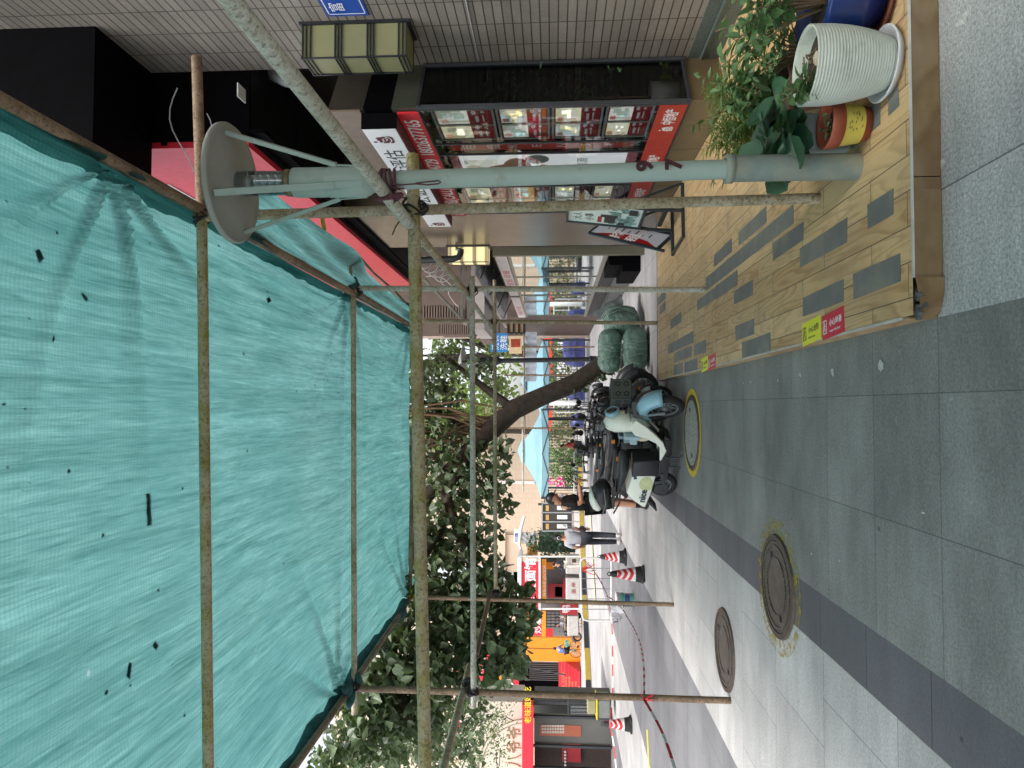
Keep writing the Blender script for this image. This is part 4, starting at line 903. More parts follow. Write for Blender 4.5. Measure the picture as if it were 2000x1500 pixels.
# ------------------------------------------------------------------ foliage tools
def leafmat(name, a, b, trans=.35, gloss=.45):
    n = N(name); oi = n.n('ShaderNodeNewGeometry')
    k = n.ramp(oi.outputs['Random Per Island'], [(.0, 0), (1, 1)]); c = n.mix(k, a, b)
    c = n.mix(n.ramp(n.noise(9, 3), [(.35, 0), (.7, .4)]), c, tuple(x*.6 for x in a))
    n.set(c, gloss, 0, .45); tl = n.n('ShaderNodeBsdfTranslucent'); n.l(n.mix(.35, c, (.25, .4, .03)), tl.inputs[0])
    mx = n.n('ShaderNodeMixShader'); mx.inputs[0].default_value = trans; n.l(n.b.outputs[0], mx.inputs[1]); n.l(tl.outputs[0], mx.inputs[2]); n.l(mx.outputs[0], n.out.inputs[0]); return n.m
LEAF_HERB = leafmat('herb_leaf', sr(72, 108, 66), sr(124, 158, 108)); LEAF_DARK = leafmat('dark_leaf', sr(34, 66, 48), sr(74, 112, 84), .15, .35); LEAF_NEEDLE = leafmat('needle_leaf', sr(70, 104, 44), sr(130, 160, 84))
LEAF_SHOP = leafmat('indoor_leaf', sr(40, 70, 44), sr(90, 130, 80)); LEAF_LIME = leafmat('lime_leaf', sr(120, 150, 50), sr(176, 196, 90))
SHAPES = {'round': [(0, 0), (.25, .42), (.6, .5), (.88, .28), (1, 0), (.88, -.28), (.6, -.5), (.25, -.42)], 'oval': [(0, 0), (.25, .22), (.55, .26), (1, 0), (.55, -.26), (.25, -.22)],
          'lance': [(0, 0), (.3, .12), (.6, .11), (1, 0), (.6, -.11), (.3, -.12)], 'heart': [(0, 0), (-.1, .3), (.15, .52), (.5, .5), (.75, .3), (1.05, 0), (.75, -.3), (.5, -.5), (.15, -.52), (-.1, -.3)], 'blade': [(0, .02), (.5, .035), (1, 0), (.5, -.035), (0, -.02)]}
def leaf(b, p, d, up, s, shape, fold=.25, curl=.15):
    d = V(d).normalized(); up = V(up); sd_ = d.cross(up)
    sd_ = sd_.normalized() if sd_.length > 1e-4 else d.orthogonal().normalized(); n_ = sd_.cross(d); p = V(p)
    sh = SHAPES[shape]; vs_ = [p + d*x*s + sd_*y*s + n_*(abs(y)*fold - x*x*curl)*s for x, y in sh]
    m = len(sh); tip = max(range(m), key=lambda i: sh[i][0])
    b.add(vs_, [tuple(range(0, tip+1)), tuple([0]+list(range(tip, m)))])
def rv(r, z=(-1, 1)): return V((r.uniform(-1, 1), r.uniform(-1, 1), r.uniform(*z)))
def stems_leaves(stem_b, leaf_b, base, r, n, h, spread, ls, shape, per=10, droop=.2, twist=.5, sr_=.004, start=.25):
    for i in range(n):
        a = r.uniform(0, 6.28); out = V((math.cos(a), math.sin(a), 0))*spread*r.uniform(.2, 1); hh = h*r.uniform(.6, 1.05)
        b0 = V(base)+out*.15; pts = [b0 + out*t_**1.3 + V((0, 0, hh*(t_-droop*t_*t_))) + rv(r)*.008*t_ for t_ in (0, .25, .5, .75, 1)]
        stem_b.tube(pts, [sr_*(1.2-.7*k/4) for k in range(5)], 5)
        for k in range(per):
            t_ = start+(1-start)*k/max(1, per-1); j = min(3, int(t_*4)); p = pts[j].lerp(pts[j+1], t_*4-j)
            dd = (rv(r, (-.25, .5)) + out.normalized()*.3); leaf(leaf_b, p, dd, (r.uniform(-twist, twist), r.uniform(-twist, twist), 1), ls*r.uniform(.6, 1.15), shape)
SOIL = M('potting_soil', sr(58, 48, 38), .9, var=.5, vs=40, bump=.8, bs=70); STEMM = M('plant_stem', sr(110, 120, 70), .7); TWIG = M('dry_twig', sr(120, 100, 76), .8)
TERRA = M('terracotta', sr(150, 76, 54), .6, var=.12); SAUCER = M('saucer_white', (.6, .62, .63), .4)
def on_deck(px, py): return atZ(px, py, DZ)
# big ribbed white pot
c = on_deck(1738, 125); t = thing('ribbed_pot', 'large off white ribbed plant pot at the front of the platform', 'plant pot', (c.x, c.y, DZ))
PW_ = M('ribbed_glaze', sr(190, 196, 184), .5, var=.1, vs=5, dirt=sr(150, 156, 140), ds=8, da=.35)
prof = [(.0, .012), (.095, .012)]; K = 26
for i in range(K*4+1):
    f = i/(K*4); r_ = .105+.062*math.sin(min(1, f*1.15)*math.pi/2)**.8 + .0025*math.sin(i*math.pi/2)
    prof.append((r_, .015+f*.345))
prof += [(.170, .366), (.160, .368), (.152, .355), (.145, .27), (.0, .27)]
b = MB(); b.lathe(prof, seg=48); b.build('pot_body', PW_, t)
b = MB(); b.lathe([(0, .001), (.135, .001), (.16, .03), (.162, .038), (.154, .038), (.13, .012), (0, .012)], seg=40); b.build('saucer', SAUCER, t)
b = MB(); b.lathe([(0.001, .313), (.08, .318), (.152, .306)], seg=30); b.build('soil', SOIL, t)
r = random.Random(4); sb, lb = MB(), MB()
for i in range(7): sb.tube([(r.uniform(-.1, .1), r.uniform(-.1, .1), .315), (r.uniform(-.1, .1), r.uniform(-.1, .1), .335), (r.uniform(-.12, .12), r.uniform(-.12, .12), .345)], .004, 5)
stems_leaves(sb, lb, (-.09, -.02, .31), r, 9, .17, .08, .07, 'oval', 8, .1); sb.build('stem', TWIG, t); lb.build('leaves', LEAF_HERB, t)
b = MB(); b.ell((-.0, -.07, .335), (.035, .026, .02)); b.build('pale_stone', M('stone', sr(190, 180, 156), .7), t)
# terracotta and yellow pot
c = on_deck(1694, 243); t = thing('yellow_banded_pot', 'terracotta pot with a yellow band and tiny seedling beside the ribbed pot', 'plant pot', (c.x, c.y, DZ))
b = MB(); b.lathe([(0, .005), (.075, .005), (.078, .02), (.082, .021), (.082, .04), (.087, .042)], seg=36); b.lathe([(.097, .135), (.106, .136), (.110, .19), (.107, .198), (.098, .195), (.094, .14), (.0, .14)], seg=36); b.build('pot_body', TERRA, t)
b = MB(); b.lathe([(.0865, .041), (.099, .137)], seg=36); b.build('yellow_band', M('yellow_glaze', sr(198, 182, 84), .5, var=.05), t)
BP = M('bamboo_print', sr(120, 108, 48), .6); b = MB(); r = random.Random(8)
for i in range(16):
    a = R(-105+r.uniform(-28, 22)); z = r.uniform(.06, .125); rad = .0876+.0122*(z-.041)/.096+.0018; p = V((math.cos(a)*rad, math.sin(a)*rad, z)); tz = V((-math.sin(a), math.cos(a), r.uniform(-.8, .8))); leaf(b, p, tz, (math.cos(a), math.sin(a), 0), .02, 'lance', 0, 0)
b.build('painted_leaf', BP, t)
b = MB(); b.lathe([(0.001, .15), (.095, .146)], seg=24); b.build('soil', SOIL, t)
sb, lb = MB(), MB(); r = random.Random(2); stems_leaves(sb, lb, (-.02, .0, .147), r, 4, .07, .06, .033, 'oval', 5, .1, sr_=.002); sb.build('stem', STEMM, t); lb.build('leaves', LEAF_HERB, t)
# grey square pot with dark broad leaves, needle shrub behind
c = on_deck(1652, 270); t = thing('grey_square_pot', 'plain pale grey square pot with broad dark leaves beside the lamp post', 'plant pot', (c.x, c.y, DZ))
b = MB(); b.hexa([(-.085, -.085, 0), (.085, -.085, 0), (.085, .085, 0), (-.085, .085, 0), (-.105, -.105, .27), (.105, -.105, .27), (.105, .105, .27), (-.105, .105, .27)]); b.build('pot_body', M('pale_grey_plastic', sr(156, 170, 170), .45, var=.05), t, bevel=.02)
b = MB(); b.cbox((0, 0, .272), (.18, .18, .006)); b.build('soil', SOIL, t)
r = random.Random(9); sb, lb = MB(), MB(); stems_leaves(sb, lb, (0, 0, .27), r, 16, .20, .22, .17, 'round', 3, .35, .4, .005, .8)
for i in range(5): leaf(lb, (r.uniform(-.05, .05), -.08, .27+r.uniform(0, .05)), (r.uniform(-.6, .6), -1, r.uniform(-.2, .3)), (0, 0, 1), .12, 'round')
sb.build('stem', STEMM, t); lb.build('leaves', LEAF_DARK, t)
c = on_deck(1560, 235); t = thing('needle_shrub', 'feathery needle leaved shrub in a dark pot behind the yellow banded pot', 'potted plant', (c.x, c.y, DZ))
b = MB(); b.lathe([(0, 0), (.10, 0), (.13, .2), (.12, .2), (.1, .18), (0, .18)], seg=26); b.build('pot_body', BLACK, t)
r = random.Random(14); sb, lb = MB(), MB(); stems_leaves(sb, lb, (0, 0, .18), r, 44, .44, .34, .095, 'blade', 40, .15, .9, .003, .15); sb.build('stem', STEMM, t)
for p_ in range(0): pass
lb.build('leaves', LEAF_NEEDLE, t)
c = on_deck(1610, 165); t = thing('leafy_herb', 'bushy light green herb growing from a brown clay pot behind the ribbed pot', 'potted plant', (c.x, c.y, DZ))
b = MB(); b.lathe([(0, 0), (.12, 0), (.16, .2), (.165, .24), (.15, .24), (.14, .2), (0, .2)], seg=30); b.build('pot_body', M('brown_clay', sr(104, 78, 66), .6), t)
b = MB(); b.disc((0, 0, .205), .145); b.build('soil', SOIL, t)
r = random.Random(31); sb, lb = MB(), MB(); stems_leaves(sb, lb, (0, 0, .2), r, 17, .36, .25, .08, 'oval', 17, .15, .6, .004, .3); stems_leaves(sb, lb, (-.05, .05, .2), r, 7, .55, .2, .07, 'oval', 14, .1, .6, .004, .3); sb.build('stem', STEMM, t); lb.build('leaves', LEAF_HERB, t)
c = on_deck(1640, 95); t = thing('small_herb_pot', 'sparse twiggy plant in a small clay pot beside the tiled wall', 'potted plant', (c.x, c.y, DZ))
b = MB(); b.lathe([(0, 0), (.1, 0), (.14, .22), (.13, .22), (.12, .19), (0, .19)], seg=26); b.build('pot_body', M('pale_clay', sr(128, 104, 92), .6), t)
r = random.Random(41); sb, lb = MB(), MB(); stems_leaves(sb, lb, (0, 0, .19), r, 16, .34, .30, .055, 'oval', 10, .3, .8, .004, .4); sb.build('stem', TWIG, t); lb.build('leaves', LEAF_HERB, t)
c = on_deck(1732, 2); t = thing('blue_pot', 'glossy dark blue pot on a brown saucer at the picture edge', 'plant pot', (c.x+.05, c.y+.06, DZ))
b = MB(); b.lathe([(0, .02), (.13, .02), (.19, .14), (.215, .27), (.225, .30), (.20, .30), (.19, .26), (0, .24)], seg=40); b.build('pot_body', M('blue_glaze', sr(20, 48, 110), .18, spec=.6), t)
b = MB(); b.lathe([(0, .001), (.17, .001), (.20, .03), (.185, .03), (.15, .012), (0, .012)], seg=36); b.build('saucer', M('brown_saucer', sr(110, 62, 46), .5), t)
b = MB(); b.disc((0, 0, .255), .19); b.build('soil', SOIL, t)
r = random.Random(51); sb, lb = MB(), MB(); stems_leaves(sb, lb, (0, 0, .25), r, 16, .55, .36, .09, 'oval', 12, .25, .6, .005, .4); sb.build('stem', TWIG, t); lb.build('leaves', LEAF_HERB, t)
# indoor plants behind the bay glass
c = V((2.92, 6.55, .43)); t = thing('window_plant', 'white pot with a leafy shrub and bare crooked stems inside the shop window', 'potted plant', c)
b = MB(); b.lathe([(0, .003), (.13, .003), (.145, .27), (.13, .27), (.12, .24), (0, .24)], seg=30); b.build('pot_body', SAUCER, t)
r = random.Random(61); sb, lb = MB(), MB()
for i in range(5):
    a = r.uniform(0, 6); sb.tube([(0, 0, .25), (.1*math.cos(a), .1*math.sin(a), .4), (.05*math.cos(a+1), .15+.12*math.sin(a+1), .7), (.12*math.cos(a+.4), .25+.2*math.sin(a+.4), 1.0)], [.014, .012, .01, .007], 6)
    for k in range(60):
        p = V((r.gauss(.08, .13), .2+r.gauss(0, .25), r.uniform(.55, 1.9))); leaf(lb, p, rv(r, (-.4, .6)), (r.uniform(-.6, .6), r.uniform(-.6, .6), 1), r.uniform(.07, .13), 'oval')
sb.build('stem', TWIG, t); lb.build('leaves', LEAF_SHOP, t)
c = V((3.06, 6.36, .43)); t = thing('lime_plant', 'low lime green plant inside the shop window beside the tiled wall', 'potted plant', c)
b = MB(); b.lathe([(0, .003), (.035, .003), (.045, .09), (0, .09)], seg=20); b.build('pot_body', BLACK, t)
r = random.Random(71); sb, lb = MB(), MB(); stems_leaves(sb, lb, (0, 0, .08), r, 9, .12, .06, .08, 'oval', 5, .3, .5, .003, .5); sb.build('stem', STEMM, t); lb.build('leaves', LEAF_LIME, t)

# ------------------------------------------------------------------ sign stands by the shop
FRM = M('stand_frame', sr(44, 56, 62), .4, .3, var=.1)
c = atZ(1332, 425, DZ); t = thing('easel_sign', 'upright dark framed easel with a pale street scene poster by the shop window', 'sign stand', (c.x, c.y, DZ))
X0, X1 = -.50, .50; SX, SY, SR = 2.24, 8.30, R(-86)
def P2(x, z, k=0):
    """x along the poster, reading from the far end to the near end; leaning back at the top"""
    q = Matrix.Rotation(SR, 3, 'Z') @ V((x*.68, .12*(z-.6)+k, 0)); return V((SX+q.x, SY+q.y, z))
LX, LY = (Matrix.Rotation(SR, 3, 'Z') @ V((1, 0, 0))), (Matrix.Rotation(SR, 3, 'Z') @ V((0, 1, 0)))
b = MB()
for x in (X0, X1): b.bar(P2(x, .30), P2(x, 1.44), .035, .03, LY)
for z in (.55, 1.44): b.bar(P2(X0-.017, z), P2(X1+.017, z), .03, .035, LY)
b.build('poster_frame', FRM, t, bevel=.003, world=True)
b = MB(); b.hexa([P2(X0, .57, .004), P2(X1, .57, .004), P2(X1, .57, .014), P2(X0, .57, .014), P2(X0, 1.425, .004), P2(X1, 1.425, .004), P2(X1, 1.425, .014), P2(X0, 1.425, .014)]); b.build('poster', M('poster_white', sr(206, 226, 220), .4, var=.04), t, world=True)
b = MB(); r = random.Random(5)
def pq(b, x0, z0, x1, z1, k=-.0008): b.add([P2(x0, z0, k+.004), P2(x1, z0, k+.004), P2(x1, z1, k+.004), P2(x0, z1, k+.004)], [(0, 1, 2, 3)])
for i in range(40): x, z = r.uniform(X0+.02, X1-.2), r.uniform(.58, .88); pq(b, x, z, x+r.uniform(.05, .2), z+r.uniform(.02, .13), -.0008-.0001*i)
b.build('street_picture', M('street_picture', sr(110, 150, 146), .4, var=.9, vs=14), t, world=True)
for x, z, w_, h_ in ((-.38, .86, .3, .13), (-.1, .84, .12, .2), (-.44, .74, .14, .08), (.1, .62, .26, .1)): b = MB(); pq(b, x, z, x+w_, z+h_, -.0058); b.build('dark_figure', INK, t, world=True)
b = MB(); pq(b, X0+.1, 1.02, X0+.4, 1.07); b.build('red_seal', DEEPRED, t, world=True)
for i, s_ in enumerate(('大人', '小事')): text(s_, .12, INK, t, P2(X0+.16, 1.27-.14*i, .002), LX, V((0, 0, 1))+LY*.12, ext=.0006)
b = MB()
for x in (X0-.02, X1+.02): p_, q_ = P2(x, .14, -.3), P2(x, .14, .34); p_.z = q_.z = DZ+.02; b.bar(p_, q_, .035, .035); m_ = p_.lerp(q_, .5); b.bar(m_, P2(x, .45), .035, .035, LY); b.bar(q_, P2(x, .8, .02), .025, .025, LY)
p_, q_ = P2(X0, .14, -.28), P2(X1, .14, -.28); b.bar(p_, q_, .03, .03); b.bar(P2(X0, .3, .06), P2(X1, .3, .06), .03, .05)
b.build('stand_leg', FRM, t, bevel=.003, world=True)
c = V((1.95, 9.15, DZ)); t = thing('leaning_sign', 'tilted folding sign board with a dark red banner leaning behind the easel', 'sign stand', c)
TL, TR_, BR_, BL = atY(1140, 452, 9.35), atY(1140, 425, 9.7), atY(1308, 470, 8.9), atY(1290, 492, 8.72)
q0, q1, q2, q3 = atY(1150, 455, 9.3), atY(1184, 430, 9.35), V(), atY(1284, 487, 8.72); q2 = q1+(q3-q0)*.96
nn = (q1-q0).cross(q3-q0).normalized(); nn = nn if nn.y < 0 else -nn
b = MB(); b.add([q0+nn*.004, q1+nn*.004, q2+nn*.004, q3+nn*.004, q0-nn*.008, q1-nn*.008, q2-nn*.008, q3-nn*.008], [(0, 1, 2, 3), (7, 6, 5, 4), (0, 1, 5, 4), (1, 2, 6, 5), (2, 3, 7, 6), (3, 0, 4, 7)]); b.build('poster', M('poster_cool', sr(190, 196, 206), .4, var=.04), t, world=True)
def qp(u, v_, k=.006): return q0.lerp(q1, u).lerp(q3.lerp(q2, u), v_)+nn*k
b = MB(); b.add([qp(0, 0), qp(.02, .02), qp(.32, .3), qp(.42, .5), qp(.3, .8), qp(.0, 1)], [(0, 1, 2, 3, 4, 5)]); b.build('red_banner', DEEPRED, t, world=True)
ux = (q1-q0).normalized(); uy = (q0-q3).normalized()
for i, s_ in enumerate('招租'): text(s_, .17, SIGNWHITE, t, qp(.02, .42+.22*i, .008), ux, uy, bold=.02, ext=.001)
b = MB(); 
for k in range(7): b.add([qp(.5, .16+.1*k), qp(.5+.1+.3*((k*7) % 5)/5, .16+.1*k), qp(.5+.1+.3*((k*7) % 5)/5, .18+.1*k), qp(.5, .18+.1*k)], [(0, 1, 2, 3)])
b.build('small_print', INK, t, world=True)
b = MB(); e = q2+(q2-q1).normalized()*.12; f = q3+(q3-q0).normalized()*.1
b.bar(q1-(q2-q1).normalized()*.02, e, .035, .03, nn); b.bar(q0, f, .03, .03, nn); b.bar(q0, q1, .025, .025, nn); b.bar(q3, q2, .04, .03, nn); 
g = V((e.x+.15, e.y+.45, DZ+.015)); b.bar(qp(1, .25, -.02), g, .025, .025, nn); b.bar(V((e.x, e.y, DZ+.03)), g, .02, .02)
b.build('stand_frame', FRM, t, bevel=.003, world=True)
# ------------------------------------------------------------------ trees
BARK = M('bark', sr(66, 58, 50), .85, var=.4, vs=9, bump=.9, bs=14)
VINE = M('aerial_root', sr(128, 106, 80), .8, var=.3)
LEAF_MUL = leafmat('mulberry_leaf', sr(62, 84, 56), sr(140, 158, 126), .3, .26); LEAF_SUN = leafmat('sunlit_leaf', sr(96, 128, 48), sr(170, 186, 110), .45); LEAF_OLIVE = leafmat('olive_leaf', sr(96, 116, 72), sr(160, 172, 120), .4)
tr = thing('leaning_tree', 'dark trunked tree leaning across the street with broad leaves over the scaffold', 'tree', (.95, 14.2, 0))
tp = [atY(*p, y) for p, y in (((1222, 690), 14.2), ((1180, 712), 14.0), ((1120, 748), 13.8), ((1060, 775), 13.6), ((1005, 800), 13.4), ((960, 838), 13.2), ((915, 885), 12.9), ((860, 940), 12.6), ((800, 1010), 12.3))]
b = MB(); b.tube([tp[0]-V((0, 0, .35))]+tp, [.24, .22, .20, .19, .185, .185, .19, .17, .14, .11], 16)
r = random.Random(77); b2_ = b
for i in range(len(b.v)): b.v[i] += V((mnoise.noise(b.v[i]*3), mnoise.noise(b.v[i]*3+V((5, 0, 0))), mnoise.noise(b.v[i]*3+V((0, 7, 0)))))*.045
limbs = [[tp[5], atY(900, 830, 13.5), atY(840, 790, 13.8), atY(760, 760, 14)], [tp[6], atY(880, 960, 12.3), atY(860, 1040, 11.6), atY(800, 1140, 11)], [tp[7], atY(900, 1050, 11.5), atY(930, 1120, 11), atY(960, 1160, 10.6)], [tp[4], atY(950, 760, 13.7), atY(900, 720, 13.9), atY(860, 690, 14)],
         [tp[8], atY(780, 1150, 11), atY(760, 1300, 9.8), atY(800, 1420, 9)], [tp[8], atY(730, 1050, 12.5), atY(640, 1120, 12)]]
for L in limbs: b.tube(L, [.10, .075, .05, .03][:len(L)] if len(L) == 4 else [.09, .06, .03], 9)
trunk_b = b
b = MB()
for i in range(22):
    a = tp[4].lerp(tp[6], r.random())+rv(r)*.12; e = a+V((r.uniform(-.9, .5), r.uniform(-.6, .6), r.uniform(1.2, 2.4))); b.tube([a, a.lerp(e, .4)+rv(r)*.06+V((.1, 0, 0)), a.lerp(e, .75)+rv(r)*.08, e], r.uniform(.012, .026), 5)
for i in range(4): a = tp[6]+rv(r)*.1; b.tube([a, a+V((-.3, 0, -.25)), a+V((-.8, .1, .1)), a+V((-1.3, .1, .5))], .016, 5)
b.build('aerial_root', VINE, tr, world=True)
crown = MB(); twig = MB()
def clump(px, py, y, rx, rz, n, s, ry=.7, shape='heart', gr=2.6):
    c = atY(px, py, y)
    for i in range(int(n*gr)):
        q = rv(r); q = q.normalized()*r.random()**.45; p = c+V((q.x*rx, q.y*ry, q.z*rz))
        d = V((r.uniform(-1, 1), r.uniform(-1, 1), r.uniform(-.9, .25))); leaf(crown, p, d, (r.uniform(-.6, .6), r.uniform(-.9, .3), 1), s*.84*r.uniform(.4, 1.15), shape, .2, .25)
    for i in range(3 if shape == 'heart' else 2): q = c+V((r.uniform(-rx, rx), r.uniform(-ry, ry), r.uniform(-rz, rz)))*.8; twig.tube([c+rv(r)*.1, (c+q)/2+rv(r)*.05, q], .009, 5)
# (picture x, picture y, distance, half width, half height, leaves, leaf size)
for a in ((700, 690, 14.5, .5, .45, 34, .17), (742, 720, 14.2, .5, .5, 50, .17), (800, 700, 14, .4, .4, 34, .16), (760, 790, 13.8, .7, .6, 110, .18), (850, 740, 13.8, .5, .5, 70, .17), (930, 720, 13.8, .28, .4, 36, .15), (860, 800, 13.6, .6, .6, 100, .17),
          (720, 870, 13.2, .9, .7, 150, .18), (850, 870, 13.1, .6, .7, 110, .17), (760, 960, 12.8, .9, .7, 170, .18), (900, 960, 12.5, .55, .7, 120, .17), (975, 880, 12.8, .30, .3, 40, .15), (965, 945, 12.5, .32, .35, 60, .16), (985, 990, 12.4, .18, .22, 22, .15), (905, 905, 12.8, .5, .5, 70, .16),
          (850, 1060, 11.8, .7, .7, 170, .18), (930, 1050, 11.6, .45, .5, 80, .17), (780, 1110, 11.2, .7, .5, 120, .18), (880, 1140, 11, .6, .6, 150, .18), (955, 1130, 10.8, .3, .35, 60, .17), (930, 1190, 10.6, .4, .45, 80, .17), (1010, 1165, 10.8, .18, .3, 34, .17), (985, 1210, 10.6, .28, .3, 46, .17),
          (820, 1210, 10.6, .6, .6, 140, .18), (880, 1250, 10.3, .5, .5, 110, .18), (940, 1270, 10.2, .4, .4, 70, .18), (1000, 1250, 10.3, .22, .25, 34, .18), (1035, 1195, 10.6, .12, .16, 16, .17), (1025, 1225, 10.5, .14, .16, 18, .17), (1010, 1290, 10.2, .16, .2, 22, .17), (975, 1310, 10, .22, .25, 30, .16),
          (760, 1280, 9.8, .6, .5, 120, .18), (800, 1330, 9.5, .55, .5, 120, .18), (850, 1310, 9.7, .4, .4, 70, .18), (720, 1340, 9.4, .45, .4, 80, .18), (740, 1420, 9.2, .5, .4, 80, .16), (690, 1420, 9.2, .35, .35, 50, .16), (660, 1470, 9.1, .3, .4, 46, .15), (810, 1440, 9.3, .35, .4, 50, .15), (900, 1330, 9.8, .3, .3, 40, .17), (700, 1470, 9.4, .4, .35, 70, .12), (760, 1480, 9.6, .4, .35, 70, .11), (640, 1490, 9.2, .3, .3, 50, .12), (830, 1390, 9.8, .3, .3, 50, .13), (860, 1450, 10.2, .35, .3, 50, .11), (780, 1390, 9.4, .3, .3, 50, .13), (850, 1380, 12, .7, .6, 110, .15), (760, 1420, 12.2, .8, .6, 120, .15), (690, 1460, 12, .7, .5, 90, .14), (920, 1390, 12, .5, .4, 60, .14), (830, 1470, 12.4, .7, .6, 110, .14), (910, 1470, 12.6, .5, .4, 60, .13), (900, 1230, 12.5, .8, .7, 130, .16), (800, 1050, 13.4, .9, .7, 120, .16), (730, 940, 14, .9, .6, 110, .16), (860, 960, 14.2, .7, .7, 100, .15)):
    clump(*a)
for px, py in ((1205, 722), (1192, 730), (1178, 736), (1165, 742), (1150, 748), (1188, 722), (1140, 760), (1120, 765)): clump(px, py, 13.7, .05, .05, 3, .13, .05)
crown.build('crown', LEAF_MUL, tr, world=True); trunk_b.add(twig.v, twig.f, True); trunk_b.build('trunk', BARK, tr, world=True)
t = thing('leaf_sprig', 'sprig of grey green and yellow leaves pushed over the net edge', 'branch', atY(780, 1155, 9.6)); crown = MB(); twig = MB()
clump(785, 1150, 9.5, .12, .14, 15, .16, .1, gr=1); crown.build('leaves', LEAF_MUL, t, world=True)
crown = MB(); clump(800, 1160, 9.5, .07, .05, 2, .16, .03, gr=1); crown.build('yellow_leaves', M('yellow_leaf_blade', sr(214, 190, 40), .5), t, world=True)
# a smaller leaved tree at the frame edge
t = thing('small_leaved_tree', 'thin stemmed tree with small green leaves near the arched restaurant', 'tree', (-9, 15.5, 0))
b = MB(); b.tube([(-9.0, 15.5, 0), (-8.9, 15.5, 1.6), (-8.7, 15.3, 3), (-8.0, 15.2, 4.6), (-7.4, 15, 6)], [.09, .075, .06, .045, .02], 9)
for e in ((-6.2, 15.2, 3.6), (-6.6, 15, 4.6), (-7.9, 15, 4.6), (-6.1, 15.4, 4.9)): b.tube([(-8.7, 15.3, 3.0), V((-8.5, 15.3, 3.3)).lerp(V(e), .5)+V((0, 0, .1)), e], [.035, .025, .012], 6)
tb_ = b; crown = MB(); twig = MB()
for a in ((900, 1460, 15, .6, .5, 150, .09), (950, 1420, 15, .55, .4, 110, .09), (830, 1470, 15, .6, .6, 120, .09), (760, 1460, 15, .6, .6, 130, .09), (975, 1470, 15, .4, .3, 70, .08), (880, 1410, 15.2, .5, .5, 80, .09), (985, 1400, 15.2, .3, .3, 36, .08), (670, 1480, 15, .7, .7, 120, .1), (930, 1490, 14.6, .5, .4, 110, .08), (870, 1490, 14.8, .6, .5, 120, .09), (800, 1420, 15, .6, .5, 120, .09), (960, 1400, 15.2, .3, .3, 50, .08)): clump(*a, shape='oval', gr=3.2)
crown.build('crown', LEAF_OLIVE, t, world=True); tb_.add(twig.v, twig.f, True); tb_.build('trunk', BARK, t, world=True)
def bgtree(loc, h, rad, seed, label, mat, n=1500, s=.5, name='street_tree', cz=.62):
    t = thing(name, label, 'tree', loc, 0, 'trees at the far end of the street'); rr2 = random.Random(seed); b = MB()
    b.tube([(0, 0, 0), (.1, 0, h*.3), (-.1, .1, h*.6)], [.28, .2, .1], 8); cl = []
    for i in range(11):
        a = rr2.uniform(0, 6.28); q = V((math.cos(a)*rad*rr2.uniform(.2, .8), math.sin(a)*rad*rr2.uniform(.2, .8), h*(cz+rr2.uniform(-.3, .32)))); cl.append((q, rad*rr2.uniform(.3, .5))); b.tube([(0, 0, h*.35), V((0, 0, h*.4)).lerp(q, .5)+V((0, 0, .3)), q], [.12, .08, .03], 6)
    b.build('trunk', BARK, t); f = MB()
    for i in range(n):
        c, ra = cl[rr2.randrange(len(cl))]; q = rv(rr2).normalized()*rr2.random()**.4; leaf(f, c+V((q.x*ra, q.y*ra, q.z*ra*.85)), rv(rr2), (rr2.uniform(-.7, .7), rr2.uniform(-.7, .7), 1), s*rr2.uniform(.5, 1.1), 'oval')
    f.build('crown', mat, t); return t
bgtree((3.4, 46, 0), 15, 4.5, 1, 'tall pale green tree rising beyond the brown building', LEAF_OLIVE, 3000, .55)
bgtree((-2.0, 54, 0), 16, 5.5, 2, 'yellow green tree behind the leaning trunk', LEAF_SUN, 2600, .6)
bgtree((7.5, 44, 0), 10, 4.0, 5, 'lower green tree beside the brown building end', LEAF_SUN, 1800, .5, cz=.45)
bgtree((-24, 60, 0), 15, 6.0, 3, 'dark green tree above the noodle stall roofs', LEAF_OLIVE, 1600, .7)
# ------------------------------------------------------------------ far street: buildings
BEIGE = tilemat('beige_tile', sr(212, 192, 170), sr(186, 164, 146), .4, .12, 'XZ', var=.03, stain=.06); BEIGEP = M('beige_plain', sr(214, 194, 172), .6, var=.04)
fb = thing('beige_building', 'tall pale pink beige tiled building at the far end of the street', 'building', (-6, 58, 0))
mb = MB(); mb.box((-13.2, 58, 0), (-.1, 70, 24)); mb.build('tiled_wall', BEIGE, fb, world=True)
mb = MB()
mb.box((-13.6, 57.7, 0), (-10.6, 57.99, 5.6)); mb.box((-13.8, 57.5, 5.6), (-10.4, 57.99, 6.1)); mb.build('corner_pilaster', BEIGEP, fb, world=True)
x0 = atY(1000, 942, 57.9).x
mb = MB(); mb.box((x0-.12, 57.85, 3.2), (x0+.12, 57.99, 24)); mb.build('pilaster_strip', WHITE, fb, world=True)
mb = MB(); mb.box((-3.6, 57.9, 6.2), (-3.4, 57.99, 24)); mb.box((-3.5, 57.92, 6.0), (-.1, 57.99, 6.2)); mb.build('wall_pipe', M('pipe_brown', sr(140, 112, 100), .6), fb, world=True)
mb = MB(); mb.box((-15.2, 59, 0), (-13.3, 60, 5)); mb.build('dark_doorway', NAVYBLK, fb, world=True)
lb2 = thing('pale_building', 'pale multi storey building with shuttered windows behind the leaves', 'building', (-28, 50, 0))
mb = MB(); mb.box((-45, 52, 0), (-15.4, 62, 18)); mb.build('wall', BEIGEP, lb2, world=True)
